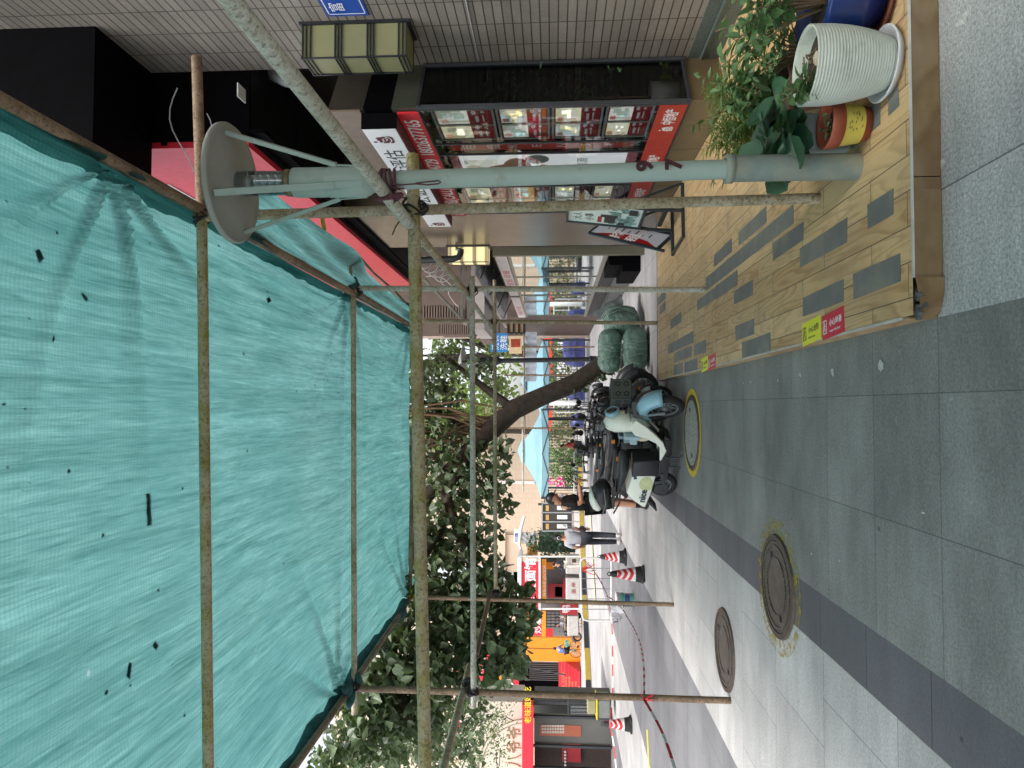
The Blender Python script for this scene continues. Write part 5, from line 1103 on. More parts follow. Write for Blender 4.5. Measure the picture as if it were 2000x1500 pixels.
for i in range(7):
    for k in range(3):
        xx, zz = -17.5-i*3.8, 6.6+k*3.6; b = MB(); b.box((xx-1.1, 51.9, zz), (xx+1.1, 51.99, zz+1.7)); w_ = b.build('window', M('window_dark', (.06, .07, .08), .2) if i+k == 0 else bpy.data.materials['window_dark'], lb2, world=True)
        b = MB()
        for q in range(9): b.box((xx-1.1+q*.275-.03, 51.84, zz), (xx-1.1+q*.275+.03, 51.9, zz+1.7))
        o = b.build('shutter_bar', WHITE, lb2, world=True); o.parent = w_
t = thing('red_billboard', 'red billboard with white strokes seen through the leaves above the orange shop', 'billboard', (-20, 50, 6))
mb = MB(); mb.box((-23.5, 50.6, 6.2), (-17.2, 50.9, 8.6)); mb.build('board', SIGNRED, t, world=True); text('美食城', 1.9, SIGNWHITE, t, (-23.2, 50.6, 6.7), (1, 0, 0), (0, 0, 1), bold=.03, ext=.02)
# orange shop
osh = thing('orange_shop', 'orange panelled shop front with red lettered steps and a red fascia', 'shop', (-17, 44, 0)); yo = 44
def rect(px0, px1, py0, py1, y, dy=.0, th=.12):
    """box whose front face covers the picture rectangle at distance y"""
    p, q = atY(px1, py1, y), atY(px0, py0, y); b = MB(); b.box((min(p.x, q.x), y-dy, min(p.z, q.z)), (max(p.x, q.x), y-dy+th, max(p.z, q.z))); return b
b = rect(1003, 1133, 1243, 1292, yo, .1, 6); b.build('orange_wall', ORANGE, osh, world=True)
rect(1003, 1133, 1265.5, 1266.2, yo, .115, .02).build('panel_joint', M('joint_brown', sr(150, 90, 20), .6), osh, world=True)
rect(966, 981, 1292.4, 1400, yo, .15, .5).build('orange_lintel', ORANGE, osh, world=True)
rect(981.3, 1130, 1377, 1402, yo, .1, .5).build('orange_jamb', ORANGE, osh, world=True)
rect(981.3, 1013, 1293, 1376.6, yo, .05, .3).build('red_fascia', SIGNRED, osh, world=True)
p = atY(1004, 1344, yo); text('人', .95, SIGNWHITE, osh, (p.x, yo-.052, p.z), (1, 0, 0), (0, 0, 1), bold=.03, ext=.05, name='white_lettering')
rect(1013.3, 1095, 1292.6, 1376.6, yo+1.5, 0, .1).build('dark_entrance', NAVYBLK, osh, world=True)
b = MB(); p0, p1 = atY(1015, 1300, yo), atY(1090, 1345, yo)
for i in range(12): x = p1.x+(p0.x-p1.x)*i/11; b.box((x-.03, yo+1.3, 1.3), (x+.03, yo+1.36, 3.2))
b.build('roller_grille', M('grille_grey', (.12, .12, .12), .5, .4), osh, world=True)
STEPR = M('step_red', sr(186, 40, 52), .5, var=.05)
xa, xb = atY(1100, 1376, yo).x, atY(1100, 1291, yo).x
for i in range(7):
    b = MB(); z0 = .02+i*.185; b.box((xa, yo-1.6+i*.35, z0), (xb, yo+.2, z0+.18)); b.build('red_step', STEPR, osh, world=True)
    text('欢迎光临   欢迎光临', .12, M('step_gold', sr(220, 170, 120), .5) if i == 0 else bpy.data.materials['step_gold'], osh, (xa+.3+.15*(i % 2), yo-1.6+i*.35, z0+.04), (1, 0, 0), (0, 0, 1), ext=.004, name='step_lettering', sx=1.4)
b = MB(); b.tube([atY(1014, 1300, yo-.6), (xb-.4, yo-1.2, .9)], .04, 6); b.build('hand_rail', DARK, osh, world=True)
rect(1100, 1112, 1380, 1397, yo, .16, .05).build('notice', SIGNWHITE, osh, world=True)
# arched restaurant close on the street's far side
ar = thing('arched_restaurant', 'white restaurant front with a big round emblem above a red band and dark glass', 'restaurant', (-10, 19.6, 0)); ya = 19.6
CREAM = M('cream_render', sr(204, 196, 180), .6, var=.04)
b = rect(900, 1021, 1368, 1620, ya, 0, 1.2); b.build('white_fascia', CREAM, ar, world=True)
c = atY(1030, 1500, ya); rad = (c - atY(1030, 1403, ya)).length
b = MB(); b.add([(c.x+rad*math.cos(R(q*6)), ya-.06, c.z+rad*math.sin(R(q*6))) for q in range(31)]+[(c.x+rad*math.cos(R(q*6)), ya-.004, c.z+rad*math.sin(R(q*6))) for q in range(31)], [tuple(range(31))]+[(q, q+1, 32+q, 31+q) for q in range(30)]); b.build('round_emblem', M('emblem_cream', sr(212, 204, 186), .6, var=.03), ar, world=True)
for rr3 in (1.0, .93): b = MB(); b.tube([(c.x+rad*rr3*math.cos(R(q*6)), ya-.065, c.z+rad*rr3*math.sin(R(q*6))) for q in range(31)], .014, 6); b.build('emblem_ring', M('ring_grey', sr(150, 140, 126), .6) if rr3 == 1 else bpy.data.materials['ring_grey'], ar, world=True)
p = atY(1017, 1497, ya); text('八爷爷', .44, M('bronze_letter', sr(150, 116, 84), .5), ar, (p.x, ya-.062, p.z+.02), (1, 0, 0), (0, 0, 1), bold=-.005, ext=.02, name='bronze_lettering', sx=.85)
b = rect(1021, 1042, 1366, 1620, ya, .35, .34); b.build('red_band', SIGNRED, ar, world=True)
p = atY(1036, 1414, ya-.36); text('老味道好吃', .2, YELLOW, ar, (p.x, ya-.352, p.z), (1, 0, 0), (0, 0, 1), bold=.01, ext=.005, name='yellow_lettering')
b = rect(1042.5, 1200, 1368, 1400, ya, -.0, 1); b.build('dark_pier', M('dark_pier', sr(70, 66, 60), .5), ar, world=True)
rect(1043, 1195, 1376, 1396, ya, .02, .015).build('glass_panel', glass('dark_glass', (.3, .33, .33), .12), ar, world=True)
b = MB(); 
for py in (1372, 1400, 1457, 1500): p = atY(1100, py, ya); b.box((p.x-.03, ya-.05, 0), (p.x+.03, ya+.03, 2.2))
b.build('door_frame', DARK, ar, world=True)
rect(1043, 1196, 1401, 1457, ya, -.05, .02).build('smoked_pane', M('smoked_glass', sr(84, 84, 80), .12, spec=.8, var=.2, vs=1.5), ar, world=True)
rect(1043, 1196, 1458, 1640, ya, -.4, .02).build('dark_interior', M('warm_dark', sr(46, 32, 26), .7), ar, world=True)
# picture of a carved gate on the smoked pane
rect(1054, 1135, 1416, 1440, ya, -.035, .006).build('gate_picture', M('gate_brown', sr(156, 84, 60), .5, var=.1), ar, world=True)
b = MB()
for i in range(3):
    for k in range(9): p = atY(1060+k*5, 1419+i*6, ya); b.box((p.x-.03, ya+.028, p.z-.028), (p.x+.03, ya+.034, p.z+.028))
b.build('lattice_picture', M('lattice_pale', sr(180, 176, 164), .5), ar, world=True)
rect(1098, 1135, 1462, 1500, ya, -.3, .02).build('red_shelf', DEEPRED, ar, world=True)
b = MB()
for k in range(6): b.ell(atY(1104, 1468+k*6.5, ya+.25), .035, 8, 6)
b.build('shelf_jar', WHITE, ar, world=True)
t = thing('utility_cart', 'beige and grey handcart with a yellow rail beside the arched restaurant', 'cart', (-8.2, 18.5, 0))
rect(1147, 1164, 1368, 1396, 18.4, 0, .5).build('cart_box', M('cart_beige', sr(150, 146, 110), .5), t, world=True, bevel=.03)
rect(1168, 1192, 1368, 1404, 18.4, 0, .6).build('lower_bin', M('cart_grey', sr(120, 124, 120), .5), t, world=True, bevel=.03)
rect(1164.5, 1167, 1366, 1406, 18.38, 0, .6).build('yellow_rail', YELLOW, t, world=True)
b = MB()
for py in (1370, 1377, 1384, 1391): b.tube([atY(1110, py, 18.5), atY(1147, py, 18.5)], .014, 6)
b.tube([atY(1110, 1366, 18.5), atY(1110, 1395, 18.5)], .016, 6); b.build('handle_frame', DARK, t, world=True)
# ------------------------------------------------------------------ noodle stalls
ys = 40.0
STEELF = M('stall_steel', sr(190, 186, 180), .35, .4)
st = thing('noodle_stall', 'noodle stall with a big red sign board and a steel counter', 'stall', (-10.5, ys, 0))
rect(1019, 1052, 1093, 1186, ys, .6, .12).build('red_sign', SIGNRED, st, world=True)
p = atY(1046, 1186, ys-.6); text('宵夜面馆', .66, SIGNWHITE, st, (p.x+.1, ys-.605, p.z+.06), (1, 0, 0), (0, 0, 1), bold=.025, ext=.02, sx=1.0)
rect(1012, 1019, 1084, 1190, ys, .7, 2.4).build('roof_sheet', SIGNWHITE, st, world=True); rect(1052.5, 1056, 1084, 1190, ys, .6, .1).build('white_valance', SIGNWHITE, st, world=True)
rect(1058, 1067, 1090, 1170, ys, .3, .05).build('orange_banner', ORANGE, st, world=True); p = atY(1066, 1165, ys-.31); text('特色小吃 JOYTOP', .2, SIGNWHITE, st, (p.x, ys-.31, p.z), (1, 0, 0), (0, 0, 1), ext=.004, sx=1.1)
rect(1056, 1130, 1088, 1190, ys+2, 0, .1).build('back_wall', M('stall_grey', sr(110, 106, 104), .6, var=.3, vs=1), st, world=True)
for (a, b_, c_, d, m, nm) in ((1070, 1100, 1140, 1168, DEEPRED, 'menu_board'), (1084, 1098, 1146, 1166, SIGNWHITE, 'menu_sheet'), (1066, 1082, 1098, 1112, ORANGE, 'food_picture'), (1100, 1106, 1130, 1168, SIGNRED, 'red_sill')): rect(a, b_, c_, d, ys+1.5, 0, .05).build(nm, m, st, world=True)
rect(1105, 1132, 1086, 1120, ys, .2, .9).build('counter', STEELF, st, world=True, bevel=.04); rect(1105, 1132, 1126, 1172, ys, .3, .9).build('counter', STEELF, st, world=True, bevel=.04)
rect(1117, 1125, 1090, 1104, ys, .215, .02).build('counter_badge', M('badge_brown', sr(80, 50, 40), .6), st, world=True); p = atY(1124, 1160, ys-.31); text('面 神', .28, DEEPRED, st, (p.x, ys-.32, p.z), (1, 0, 0), (0, 0, 1), ext=.004)
for py in (1087, 1189): b = MB(); b.tube([atY(1015, py, ys-.5), atY(1134, py, ys-.5)], .05, 8); b.build('stall_post', WHITE, st, world=True)
s2 = thing('snack_stall', 'second stall with crowded red and white snack boards behind a grille', 'stall', (-13.5, 40.5, 0)); y2 = 40.6
rect(1056, 1128, 1192, 1243, y2+1.4, 0, .1).build('back_wall', bpy.data.materials['stall_grey'], s2, world=True)
k = 0
for (a, b_, c_, d, m) in ((1040, 1056, 1195, 1215, SIGNWHITE), (1036, 1058, 1216, 1240, SIGNRED), (1058, 1066, 1192, 1242, ORANGE), (1095, 1127, 1176, 1200, DEEPRED), (1020, 1036, 1210, 1242, SIGNWHITE), (1066, 1080, 1226, 1242, RED)): rect(a, b_, c_, d, y2, .1+.01*k, .05).build('snack_board', m, s2, world=True); k += 1
p = atY(1055, 1213, y2-.12); text('小吃', .3, RED, s2, (p.x, y2-.12, p.z), (1, 0, 0), (0, 0, 1), ext=.004); p = atY(1056, 1238, y2-.13); text('炒粉', .5, SIGNWHITE, s2, (p.x, y2-.13, p.z), (1, 0, 0), (0, 0, 1), ext=.004); p = atY(1112, 1198, y2-.15); text('鸭', .5, SIGNWHITE, s2, (p.x, y2-.15, p.z), (1, 0, 0), (0, 0, 1), ext=.004)
b = MB()
for k in range(6): b.bar(atY(1066, 1194+k*6, y2+.4), atY(1094, 1194+k*6, y2+.4), .04, .04)
for k in range(4): b.bar(atY(1068+k*8, 1192, y2+.4), atY(1068+k*8, 1226, y2+.4), .04, .04)
b.build('grille', DARK, s2, world=True); rect(1108, 1130, 1202, 1242, y2, .05, .8).build('counter', STEELF, s2, world=True, bevel=.04)
# vine covered kiosk and sign between stalls and fence
vk = thing('vine_kiosk', 'small kiosk overgrown with plants under a curved white canopy edge', 'kiosk', (-8, 42, 0)); yk = 42
b = MB(); b.tube([atY(1050, 1088, yk), atY(1020, 1085, yk), atY(1014, 1060, yk), atY(1018, 1030, yk), atY(1024, 1008, yk)], .09, 8); b.build('canopy_edge', WHITE, vk, world=True)
rect(1018, 1048, 1040, 1062, yk, 0, .05).build('picture_board', M('bw_picture', (.4, .4, .4), .5, var=.95, vs=5), vk, world=True)
rect(1003, 1016, 1036, 1064, yk, -.5, .05).build('notice_board', SIGNWHITE, vk, world=True); rect(1016, 1019, 1036, 1064, yk, -.5, .05).build('yellow_strip', YELLOW, vk, world=True)
p = atY(1013, 1060, yk+.48); text('招聘', .3, M('ink_blue', sr(40, 70, 150), .5), vk, (p.x, yk+.49, p.z), (1, 0, 0), (0, 0, 1), ext=.004)
rect(1052, 1125, 1042, 1086, yk, -1, .1).build('dark_backing', M('kiosk_dark', (.06, .07, .06), .7), vk, world=True); rect(1030, 1050, 1066, 1084, yk, 0, .3).build('wood_panel', M('kiosk_wood', sr(190, 140, 70), .6), vk, world=True)
f = MB(); r = random.Random(91)
for i in range(700): p = atY(r.uniform(1030, 1122), r.gauss(1064, 14), r.uniform(41, 42.6)); leaf(f, p, rv(r), (r.uniform(-.6, .6), r.uniform(-.6, .6), 1), r.uniform(.15, .3), 'oval')
f.build('climbing_leaves', LEAF_DARK, vk, world=True)
dc = thing('display_case', 'dark framed three panel display case fixed on posts beside the vine kiosk', 'display case', (-6.8, 38, 0)); yd_ = 38
for k in range(3):
    a = 984+k*18; rect(1060, 1117, a, a+17, yd_, 0, .1).build('case_panel', M('case_dark', sr(66, 62, 58), .25) if k == 0 else bpy.data.materials['case_dark'], dc, world=True)
    o = rect(1066, 1072, a+3, a+14, yd_, .02, .02); o.build('case_print', M('case_gold', sr(190, 150, 90), .4) if k == 0 else bpy.data.materials['case_gold'], dc, world=True)
    rect(1088, 1108, a+4, a+12, yd_, .02, .02).build('case_picture', SIGNWHITE, dc, world=True)
b = MB()
for a in (983, 1001, 1019, 1037): b.bar(atY(1058, a, yd_-.03), atY(1134, a, yd_-.03), .06, .06, (0, 1, 0))
b.bar(atY(1059, 982, yd_-.03), atY(1059, 1038, yd_-.03), .06, .06); b.bar(atY(1118, 982, yd_-.03), atY(1118, 1038, yd_-.03), .06, .06); b.build('case_frame', STEEL, dc, world=True)
# ------------------------------------------------------------------ kerb, fence and planting across the far end
def gkerb(name, pts, w_, h_, step, mats):
    P = [atZ(*p) for p in pts]; b = MB(); k = 0
    for a, c_ in zip(P, P[1:]):
        n_ = max(1, int((c_-a).length/step)); s_ = (c_-a).normalized().cross(V((0, 0, 1)))*w_/2
        for i in range(n_):
            u, v_ = a.lerp(c_, i/n_), a.lerp(c_, (i+1)/n_); b.cur = k % len(mats); k += 1; b.hexa([u-s_, v_-s_, v_+s_, u+s_, u-s_+V((0, 0, h_)), v_-s_+V((0, 0, h_)), v_+s_+V((0, 0, h_)), u+s_+V((0, 0, h_))])
    return b.build(name, mats)
struct(gkerb('kerb', [(1166, 1520), (1157, 1400), (1151, 1270), (1144, 1120), (1139, 990), (1136, 880)], .35, .22, 1.1, [M('kerb_black', (.03, .03, .035), .7), M('kerb_yellow', sr(186, 160, 70), .6)]))
struct(gkerb('tactile_path', [(1163, 1180), (1156, 1060), (1152, 960)], .5, .012, 50, [M('tactile_yellow', sr(206, 194, 150), .7)]))
struct(gkerb('road_line', [(1264, 1425), (1268, 1500)], .12, .006, 50, [YELLOW]))
fz = 40.0; fn = thing('street_fence', 'black upright bar fence hung with an orange red banner at the far end', 'fence', (-1, fz, 0)); b = MB()
xa, xb = atY(1080, 985, fz).x, 4.2; n_ = int((xb-xa)/.16)
for i in range(n_+1): x = xa+(xb-xa)*i/n_; b.box((x-.014, fz-.014, .1), (x+.014, fz+.014, 2.35))
for z in (.25, 2.1): b.box((xa, fz-.03, z), (xb, fz+.03, z+.06))
b.build('bars', DARK, fn, world=True); b = MB()
for i in range(5): x = xa+(xb-xa)*i/4; b.box((x-.06, fz-.06, 0), (x+.06, fz+.06, 2.5))
b.build('post', DARK, fn, world=True)
OR = M('orange_banner', sr(236, 84, 50), .6, var=.25, vs=3)
for k, (a, c_) in enumerate(((657, 700), (712, 732), (772, 842))):
    b = MB(); n_ = 24
    for i in range(n_+1):
        py = a+(c_-a)*i/n_; p, q = atY(1059+1.5*math.sin(i*.5), py, fz-.08), atY(1077+2*math.sin(i*.4+k), py, fz-.08); w_ = .04*math.sin(i*1.9); b.v += [p+V((0, w_, 0)), q+V((0, -w_, 0)), p+V((0, w_+.01, 0)), q+V((0, -w_+.01, 0))]
    for i in range(n_): j = i*4; b.f += [[j, j+4, j+5, j+1], [j+2, j+3, j+7, j+6]]; b.sm += [True]*2; b.mi += [0]*2
    o = b.build('banner_cloth', OR, None); tag(o, ('orange red banner with yellow streaks on the fence nearest the brown building', 'short orange red banner piece on the fence beside the far lamp post', 'long orange red banner on the fence behind the leaning trunk')[k], 'banner', 'banners on the fence')
def shrubbery(name, label, cat, boxes, mat, s, n, seed, flowers=None, group=None):
    p0 = boxes[0]; t = thing(name, label, cat, V((p0[0], p0[1], 0)), 0, group); f = MB(); g = MB(); rr2 = random.Random(seed); sb = MB()
    for (x, y, z, rx, ry, rz, k) in boxes:
        for i in range(int(n*k)):
            q = rv(rr2).normalized()*rr2.random()**.4; leaf(f, (x+q.x*rx, y+q.y*ry, max(.1, z+q.z*rz)), rv(rr2), (rr2.uniform(-.6, .6), rr2.uniform(-.6, .6), 1), s*rr2.uniform(.6, 1.1), 'oval')
        for i in range(4): sb.tube([(x+rr2.uniform(-.1, .1), y, 0), (x+rr2.uniform(-rx, rx)*.6, y+rr2.uniform(-ry, ry)*.6, z+rz*.5)], .02, 5)
    f.build('foliage', mat, t, world=True); sb.build('stem', TWIG, t, world=True)
    if flowers:
        for (x, y, z, ra, k) in flowers[1]:
            for i in range(k): q = rv(rr2)*ra; leaf(g, (x+q.x, y+q.y, z+q.z), rv(rr2), (0, 0, 1), s*.7, 'round')
        g.build('flowers', flowers[0], t, world=True)
    return t
MAG = M('magenta_flower', sr(226, 40, 150), .5, var=.2)
h = [(-3.5+i*1.35, 42.3, 1.1+.3*math.sin(i*2.2), 1.0, .6, 1.1, 1) for i in range(8)]
shrubbery('clipped_hedge', 'dense green hedge growing behind the black fence', 'hedge', h, LEAF_OLIVE, .26, 330, 4)
c = atY(1090, 925, 33.5)
shrubbery('flowering_planter', 'tall bushy planter with magenta flowers in front of the fence by the gazebo post', 'planter', [(c.x+.5, 33.5, 1.2, .9, .5, .75, 1), (c.x-.3, 33.3, .8, .5, .4, .5, .7), (c.x+.9, 33.4, .55, .7, .4, .35, .6)], LEAF_HERB, .17, 420, 6, (MAG, [(c.x-.35, 33, 1.3, .22, 40), (c.x-.3, 33, 1.75, .15, 14)]))
# ------------------------------------------------------------------ gazebo
gz = thing('pop_up_gazebo', 'cyan pop up gazebo with a double peaked roof in front of the fence', 'gazebo', (-1.9, 30, 0)); GX, GY, GH, ZE, ZP = -1.9, 30.0, 1.78, 2.12, 3.05
CY = M('cyan_cloth', sr(132, 172, 184), .7, var=.06, vs=2)
b = MB(); q = [(GX-GH, GY-GH), (GX+GH, GY-GH), (GX+GH, GY+GH), (GX-GH, GY+GH)]; n_ = 8
for i in range(4):
    (x0, y0), (x1, y1) = q[i], q[(i+1) % 4]; rows_ = []
    for k in range(6):
        t_ = k/5*.78; row = []
        for j in range(n_+1):
            s_ = j/n_; x, y = x0+(x1-x0)*s_, y0+(y1-y0)*s_; row.append(V((x+(GX-x)*t_, y+(GY-y)*t_, ZE+(ZP-.12-ZE)*t_/.78 - .10*math.sin(math.pi*t_/.78)-.05*math.sin(math.pi*s_)*(1-t_))))
        rows_.append(row)
    vs_ = [p for row in rows_ for p in row]; b.add(vs_, [(k*(n_+1)+j, k*(n_+1)+j+1, (k+1)*(n_+1)+j+1, (k+1)*(n_+1)+j) for k in range(5) for j in range(n_)], True)
    low = [V((p.x, p.y, p.z-.26-.02*math.sin(j*3))) for j, p in enumerate(rows_[0])]; b.add(rows_[0]+low, [(j, n_+1+j, n_+2+j, j+1) for j in range(n_)], True)
b.build('canopy', CY, gz, world=True)
b = MB(); a_ = .55
for i in range(4): (x0, y0), (x1, y1) = [(GX+sx*a_, GY+sy*a_) for sx, sy in ((-1, -1), (1, -1), (1, 1), (-1, 1))][i], [(GX+sx*a_, GY+sy*a_) for sx, sy in ((-1, -1), (1, -1), (1, 1), (-1, 1))][(i+1) % 4]; b.add([(x0, y0, ZP-.12), (x1, y1, ZP-.12), (GX, GY, ZP+.12)], [(0, 1, 2)])
b.build('top_cap', CY, gz, world=True)
for (x, y) in q: b = MB(); b.box((x-.04, y-.04, 0), (x+.04, y+.04, ZE)); b.build('leg', DARK, gz, world=True)
b = MB()
for i in range(4):
    (x0, y0), (x1, y1) = q[i], q[(i+1) % 4]
    for j in range(4): b.bar((x0+(x1-x0)*j/4, y0+(y1-y0)*j/4, ZE-.05-(j % 2)*.25), (x0+(x1-x0)*(j+1)/4, y0+(y1-y0)*(j+1)/4, ZE-.30+(j % 2)*.25), .03, .03)
b.build('folding_truss', DARK, gz, world=True)
dup(gz, (1.2, 33.0, 0), None, 'second cyan gazebo farther back, half hidden by the leaning trunk'); gz['group'] = 'cyan gazebos'; bpy.data.objects['pop_up_gazebo.001']['group'] = 'cyan gazebos'
# rear scaffold by the brown building
yr = 28
for k, (py, lb) in enumerate(((678, 'thin rear scaffold pole nearest the brown building'), (733, 'thin rear scaffold pole behind the leaning trunk'), (836, 'thin rear scaffold pole in front of the gazebo'))): pipe((atY(1000, py, yr).x, yr, 0), atY(870 if k == 2 else 985, py, yr), .034, P_RUST, lb, group='rear scaffold pipes', name='scaffold_pole', seed=60+k)
pipe(atY(1023, 640, yr), atY(1025, 850, yr), .034, P_RUST, 'rear scaffold rail carrying the grey plastic sheet', group='rear scaffold pipes', seed=66); pipe(atY(1020, 770, yr+.4), atY(1022, 960, yr+.4), .034, P_PALE, 'rear scaffold rail passing behind the gazebo peak', group='rear scaffold pipes', seed=67)
b = MB(); n_ = 30
for i in range(n_+1):
    py = 648+97*i/n_; w_ = .05*math.sin(i*1.3); b.v += [atY(1026, py, yr+.1)+V((0, w_, 0)), atY(1048+math.sin(i), py, yr+.1)+V((0, -w_, 0))]
for i in range(n_): j = i*2; b.f.append([j, j+2, j+3, j+1]); b.sm.append(True); b.mi.append(0)
tag(b.build('plastic_sheet', M('grey_plastic_sheet', sr(170, 180, 188), .25, var=.3, vs=2.5)), 'crinkled grey plastic sheet hanging from the rear scaffold rail', 'sheet')
# sign cluster on the brown building corner
t = thing('shoe_wash_sign', 'blue projecting sign with white laundry characters at the brown building corner', 'sign', atY(980, 668, 25)); rect(958, 991, 651, 687, 25, 0, .12).build('blue_board', M('laundry_blue', sr(44, 130, 196), .45, var=.05), t, world=True)
p = atY(989, 684, 25); text('洗鞋', .27, SIGNWHITE, t, (p.x, 24.995, p.z+.0), (1, 0, 0), (0, 0, 1), bold=.01, ext=.004); p = atY(973, 684, 25); text('洗衣', .27, SIGNWHITE, t, (p.x, 24.995, p.z), (1, 0, 0), (0, 0, 1), bold=.01, ext=.004); b = MB(); b.bar(atY(975, 651, 25.05), (3.2, 25.05, atY(975, 651, 25).z), .05, .05); b.build('bracket', DARK, t, world=True)
t = thing('menu_lightbox', 'framed cream and red picture box hanging beneath the blue laundry sign', 'light box', atY(1005, 674, 25)); rect(994, 1019, 658, 690, 25, 0, .15).build('box_frame', M('box_cream', sr(214, 190, 150), .5), t, world=True); rect(998, 1016, 662, 678, 25, .01, .01).build('red_picture', M('dish_red', sr(150, 60, 40), .5, var=.5, vs=4), t, world=True)
p = atY(996, 650, 25); lantern((p.x+.2, 25.2, 2.65), .36, .36, .62, 'brown box lantern on the far corner of the brown building', M('brown_parchment', sr(150, 124, 92), .5), .03)
# covered goods, pillar, far posts
BLUE = M('blue_tarp', sr(64, 72, 130), .5, var=.25, vs=2)
for k, (x, w_, h_, lb) in enumerate(((2.9, 1.6, 1.1, 'roped heap under dark blue tarpaulin nearest the brown building'), (.75, .8, .9, 'smaller blue tarpaulin heap behind the far lamp post'), (-.75, .75, .7, 'low blue tarpaulin heap past the leaning trunk'))):
    t = thing('covered_goods', lb, 'covered goods', (x, 37, 0), 0, 'blue tarpaulin heaps'); b = MB(); rr2 = random.Random(k); n1, n2 = 16, 10
    vs_ = [V((w_*math.copysign(abs(math.cos(2*math.pi*j/n1))**.6, math.cos(2*math.pi*j/n1))*.5*(1-.3*(i/n2)**3), .5*math.copysign(abs(math.sin(2*math.pi*j/n1))**.6, math.sin(2*math.pi*j/n1))*(1-.3*(i/n2)**3), h_*i/n2))+rv(rr2)*.035 for i in range(n2+1) for j in range(n1)]
    b.add(vs_, [(i*n1+j, i*n1+(j+1) % n1, (i+1)*n1+(j+1) % n1, (i+1)*n1+j) for i in range(n2) for j in range(n1)], True); b.add(vs_[-n1:], [tuple(range(n1))], True); b.build('tarpaulin', BLUE, t)
    b = MB(); b.tube([(-w_*.52, -.52, h_*.35), (0, -.56, h_*.5), (w_*.52, -.52, h_*.3)], .02, 5); b.tube([(0, -.56, h_*.1), (0.05, -.57, h_*.6), (0, -.4, h_*1.02)], .02, 5); b.build('rope', INK, t)
t = thing('white_pillar', 'round white pillar standing before the fence under the leaning trunk', 'pillar', (atY(1100, 787, 36).x, 36, 0)); b = MB(); b.lathe([(.13, 0), (.13, 2.2), (0, 2.2)], seg=18); b.build('shaft', WHITE, t); b = MB(); b.lathe([(.16, 0), (.16, .12), (.13, .16)], seg=18); b.build('base_collar', GREYPL, t)
lamp2 = dup(lamp, (1.12, 16.5, 0), R(20), 'second street lamp coloured dark as a backlit silhouette beyond the green bundles, its shade against the trees', (1.2, 1.2, 1.2))
for ch in list(lamp2.children):
    if ch.name.startswith('painted_number'): bpy.data.objects.remove(ch)
    elif ch.name.startswith(('post', 'base_sleeve', 'lamp_housing', 'bracket')): ch.material_slots[0].link = 'OBJECT'; ch.material_slots[0].material = DARK  # backlit silhouette put into the colour: pale lamp paint swapped for dark
# white tubular hand rails by the fence
t = thing('tube_rack', 'white tubular rack standing before the fence', 'rack', (.2, 37.6, 0)); b = MB()
b.tube([(-.3, 37.6, 0), (-.3, 37.6, 1.5), (-.2, 37.6, 1.6), (.9, 37.6, 1.6), (1, 37.6, 1.5), (1, 37.6, 0)], .03, 6); b.tube([(-.3, 37.6, .8), (1, 37.6, .8)], .025, 6); b.tube([(.3, 37.6, 0), (.3, 37.6, 1.6)], .025, 6); b.build('tubes', WHITE, t, world=True)
# round bar tables under the gazebo
for k, (px, py, lb) in enumerate(((1135, 905, 'white folding table under the gazebo near the seated person'), (1138, 940, 'white folding table at the gazebo post'))):
    p = atY(px, py, 31); t = thing('folding_table', lb, 'table', (p.x, 31, 0), 0, 'white folding tables'); b = MB(); b.box((-.5, -.35, .70), (.5, .35, .74)); b.build('table_top', WHITE, t, bevel=.01)
    for sx in (-.42, .42): b = MB(); b.bar((sx, -.28, 0), (sx, .28, .7), .03, .03); b.bar((sx, .28, 0), (sx, -.28, .7), .03, .03); b.build('leg', STEEL, t)
# ------------------------------------------------------------------ green bundles
WRAPN = N('green_wrap'); _f = WRAPN.noise(6, 8, .7, dist=1.2); _g = WRAPN.noise(22, 4, .6, dist=2)
WRAPN.bump(WRAPN.math('ADD', _f, WRAPN.math('MULTIPLY', _g, .3)), .9, .04)
WRAP = WRAPN.set(WRAPN.mix(WRAPN.ramp(_f, [(.4, 0), (.6, 1)]), sr(70, 98, 88), sr(98, 128, 116)), .26, 0, .5)
def bundle(c, L, ra, rb, rz, label, seed, tilt=0):
    t = thing('wrapped_bundle', label, 'bundle', c, rz, 'green wrapped bundles'); b = MB(); n1, n2 = 56, 60; vs_ = []
    for i in range(n2+1):
        f = i/n2*2-1; e = (1-abs(f)**5)**.5 if abs(f) < 1 else 0; e = max(.02, e)
        for j in range(n1):
            a = 2*math.pi*j/n1; k = 1+.05*mnoise.noise(V((f*3, math.cos(a)*1.3+seed, math.sin(a)*1.3)))-.06*abs(mnoise.noise(V((f*5.5+seed, math.cos(a)*3.5, math.sin(a)*3.5))))-.04*abs(mnoise.noise(V((f*14, math.cos(a)*6+seed, math.sin(a)*6))))-.035*math.exp(-((f-.28)/.05)**2)-.03*math.exp(-((f+.3)/.05)**2)-.02*math.exp(-((f)/.04)**2)
            sq = 1/max(abs(math.cos(a)), abs(math.sin(a)))**.35
            vs_.append(V((f*L/2, math.cos(a)*ra*e*k*sq, rb+math.sin(a)*rb*e*k*sq*.97)))
    b.add(vs_, [(i*n1+j, i*n1+(j+1) % n1, (i+1)*n1+(j+1) % n1, (i+1)*n1+j) for i in range(n2) for j in range(n1)], True)
    b.build('wrapping', WRAP, t)
    for f in (-.3, 0.02, .28):
        b = MB(); b.tube([(f*L/2+.03*math.sin(a*1.3+f*9), math.cos(a*.42)*ra*1.09, rb+math.sin(a*.42)*rb*1.07) for a in range(16)], .003, 5); b.build('tie_cord', M('cord_pale', sr(150, 170, 156), .4) if 'cord_pale' not in bpy.data.materials else bpy.data.materials['cord_pale'], t)
    return t
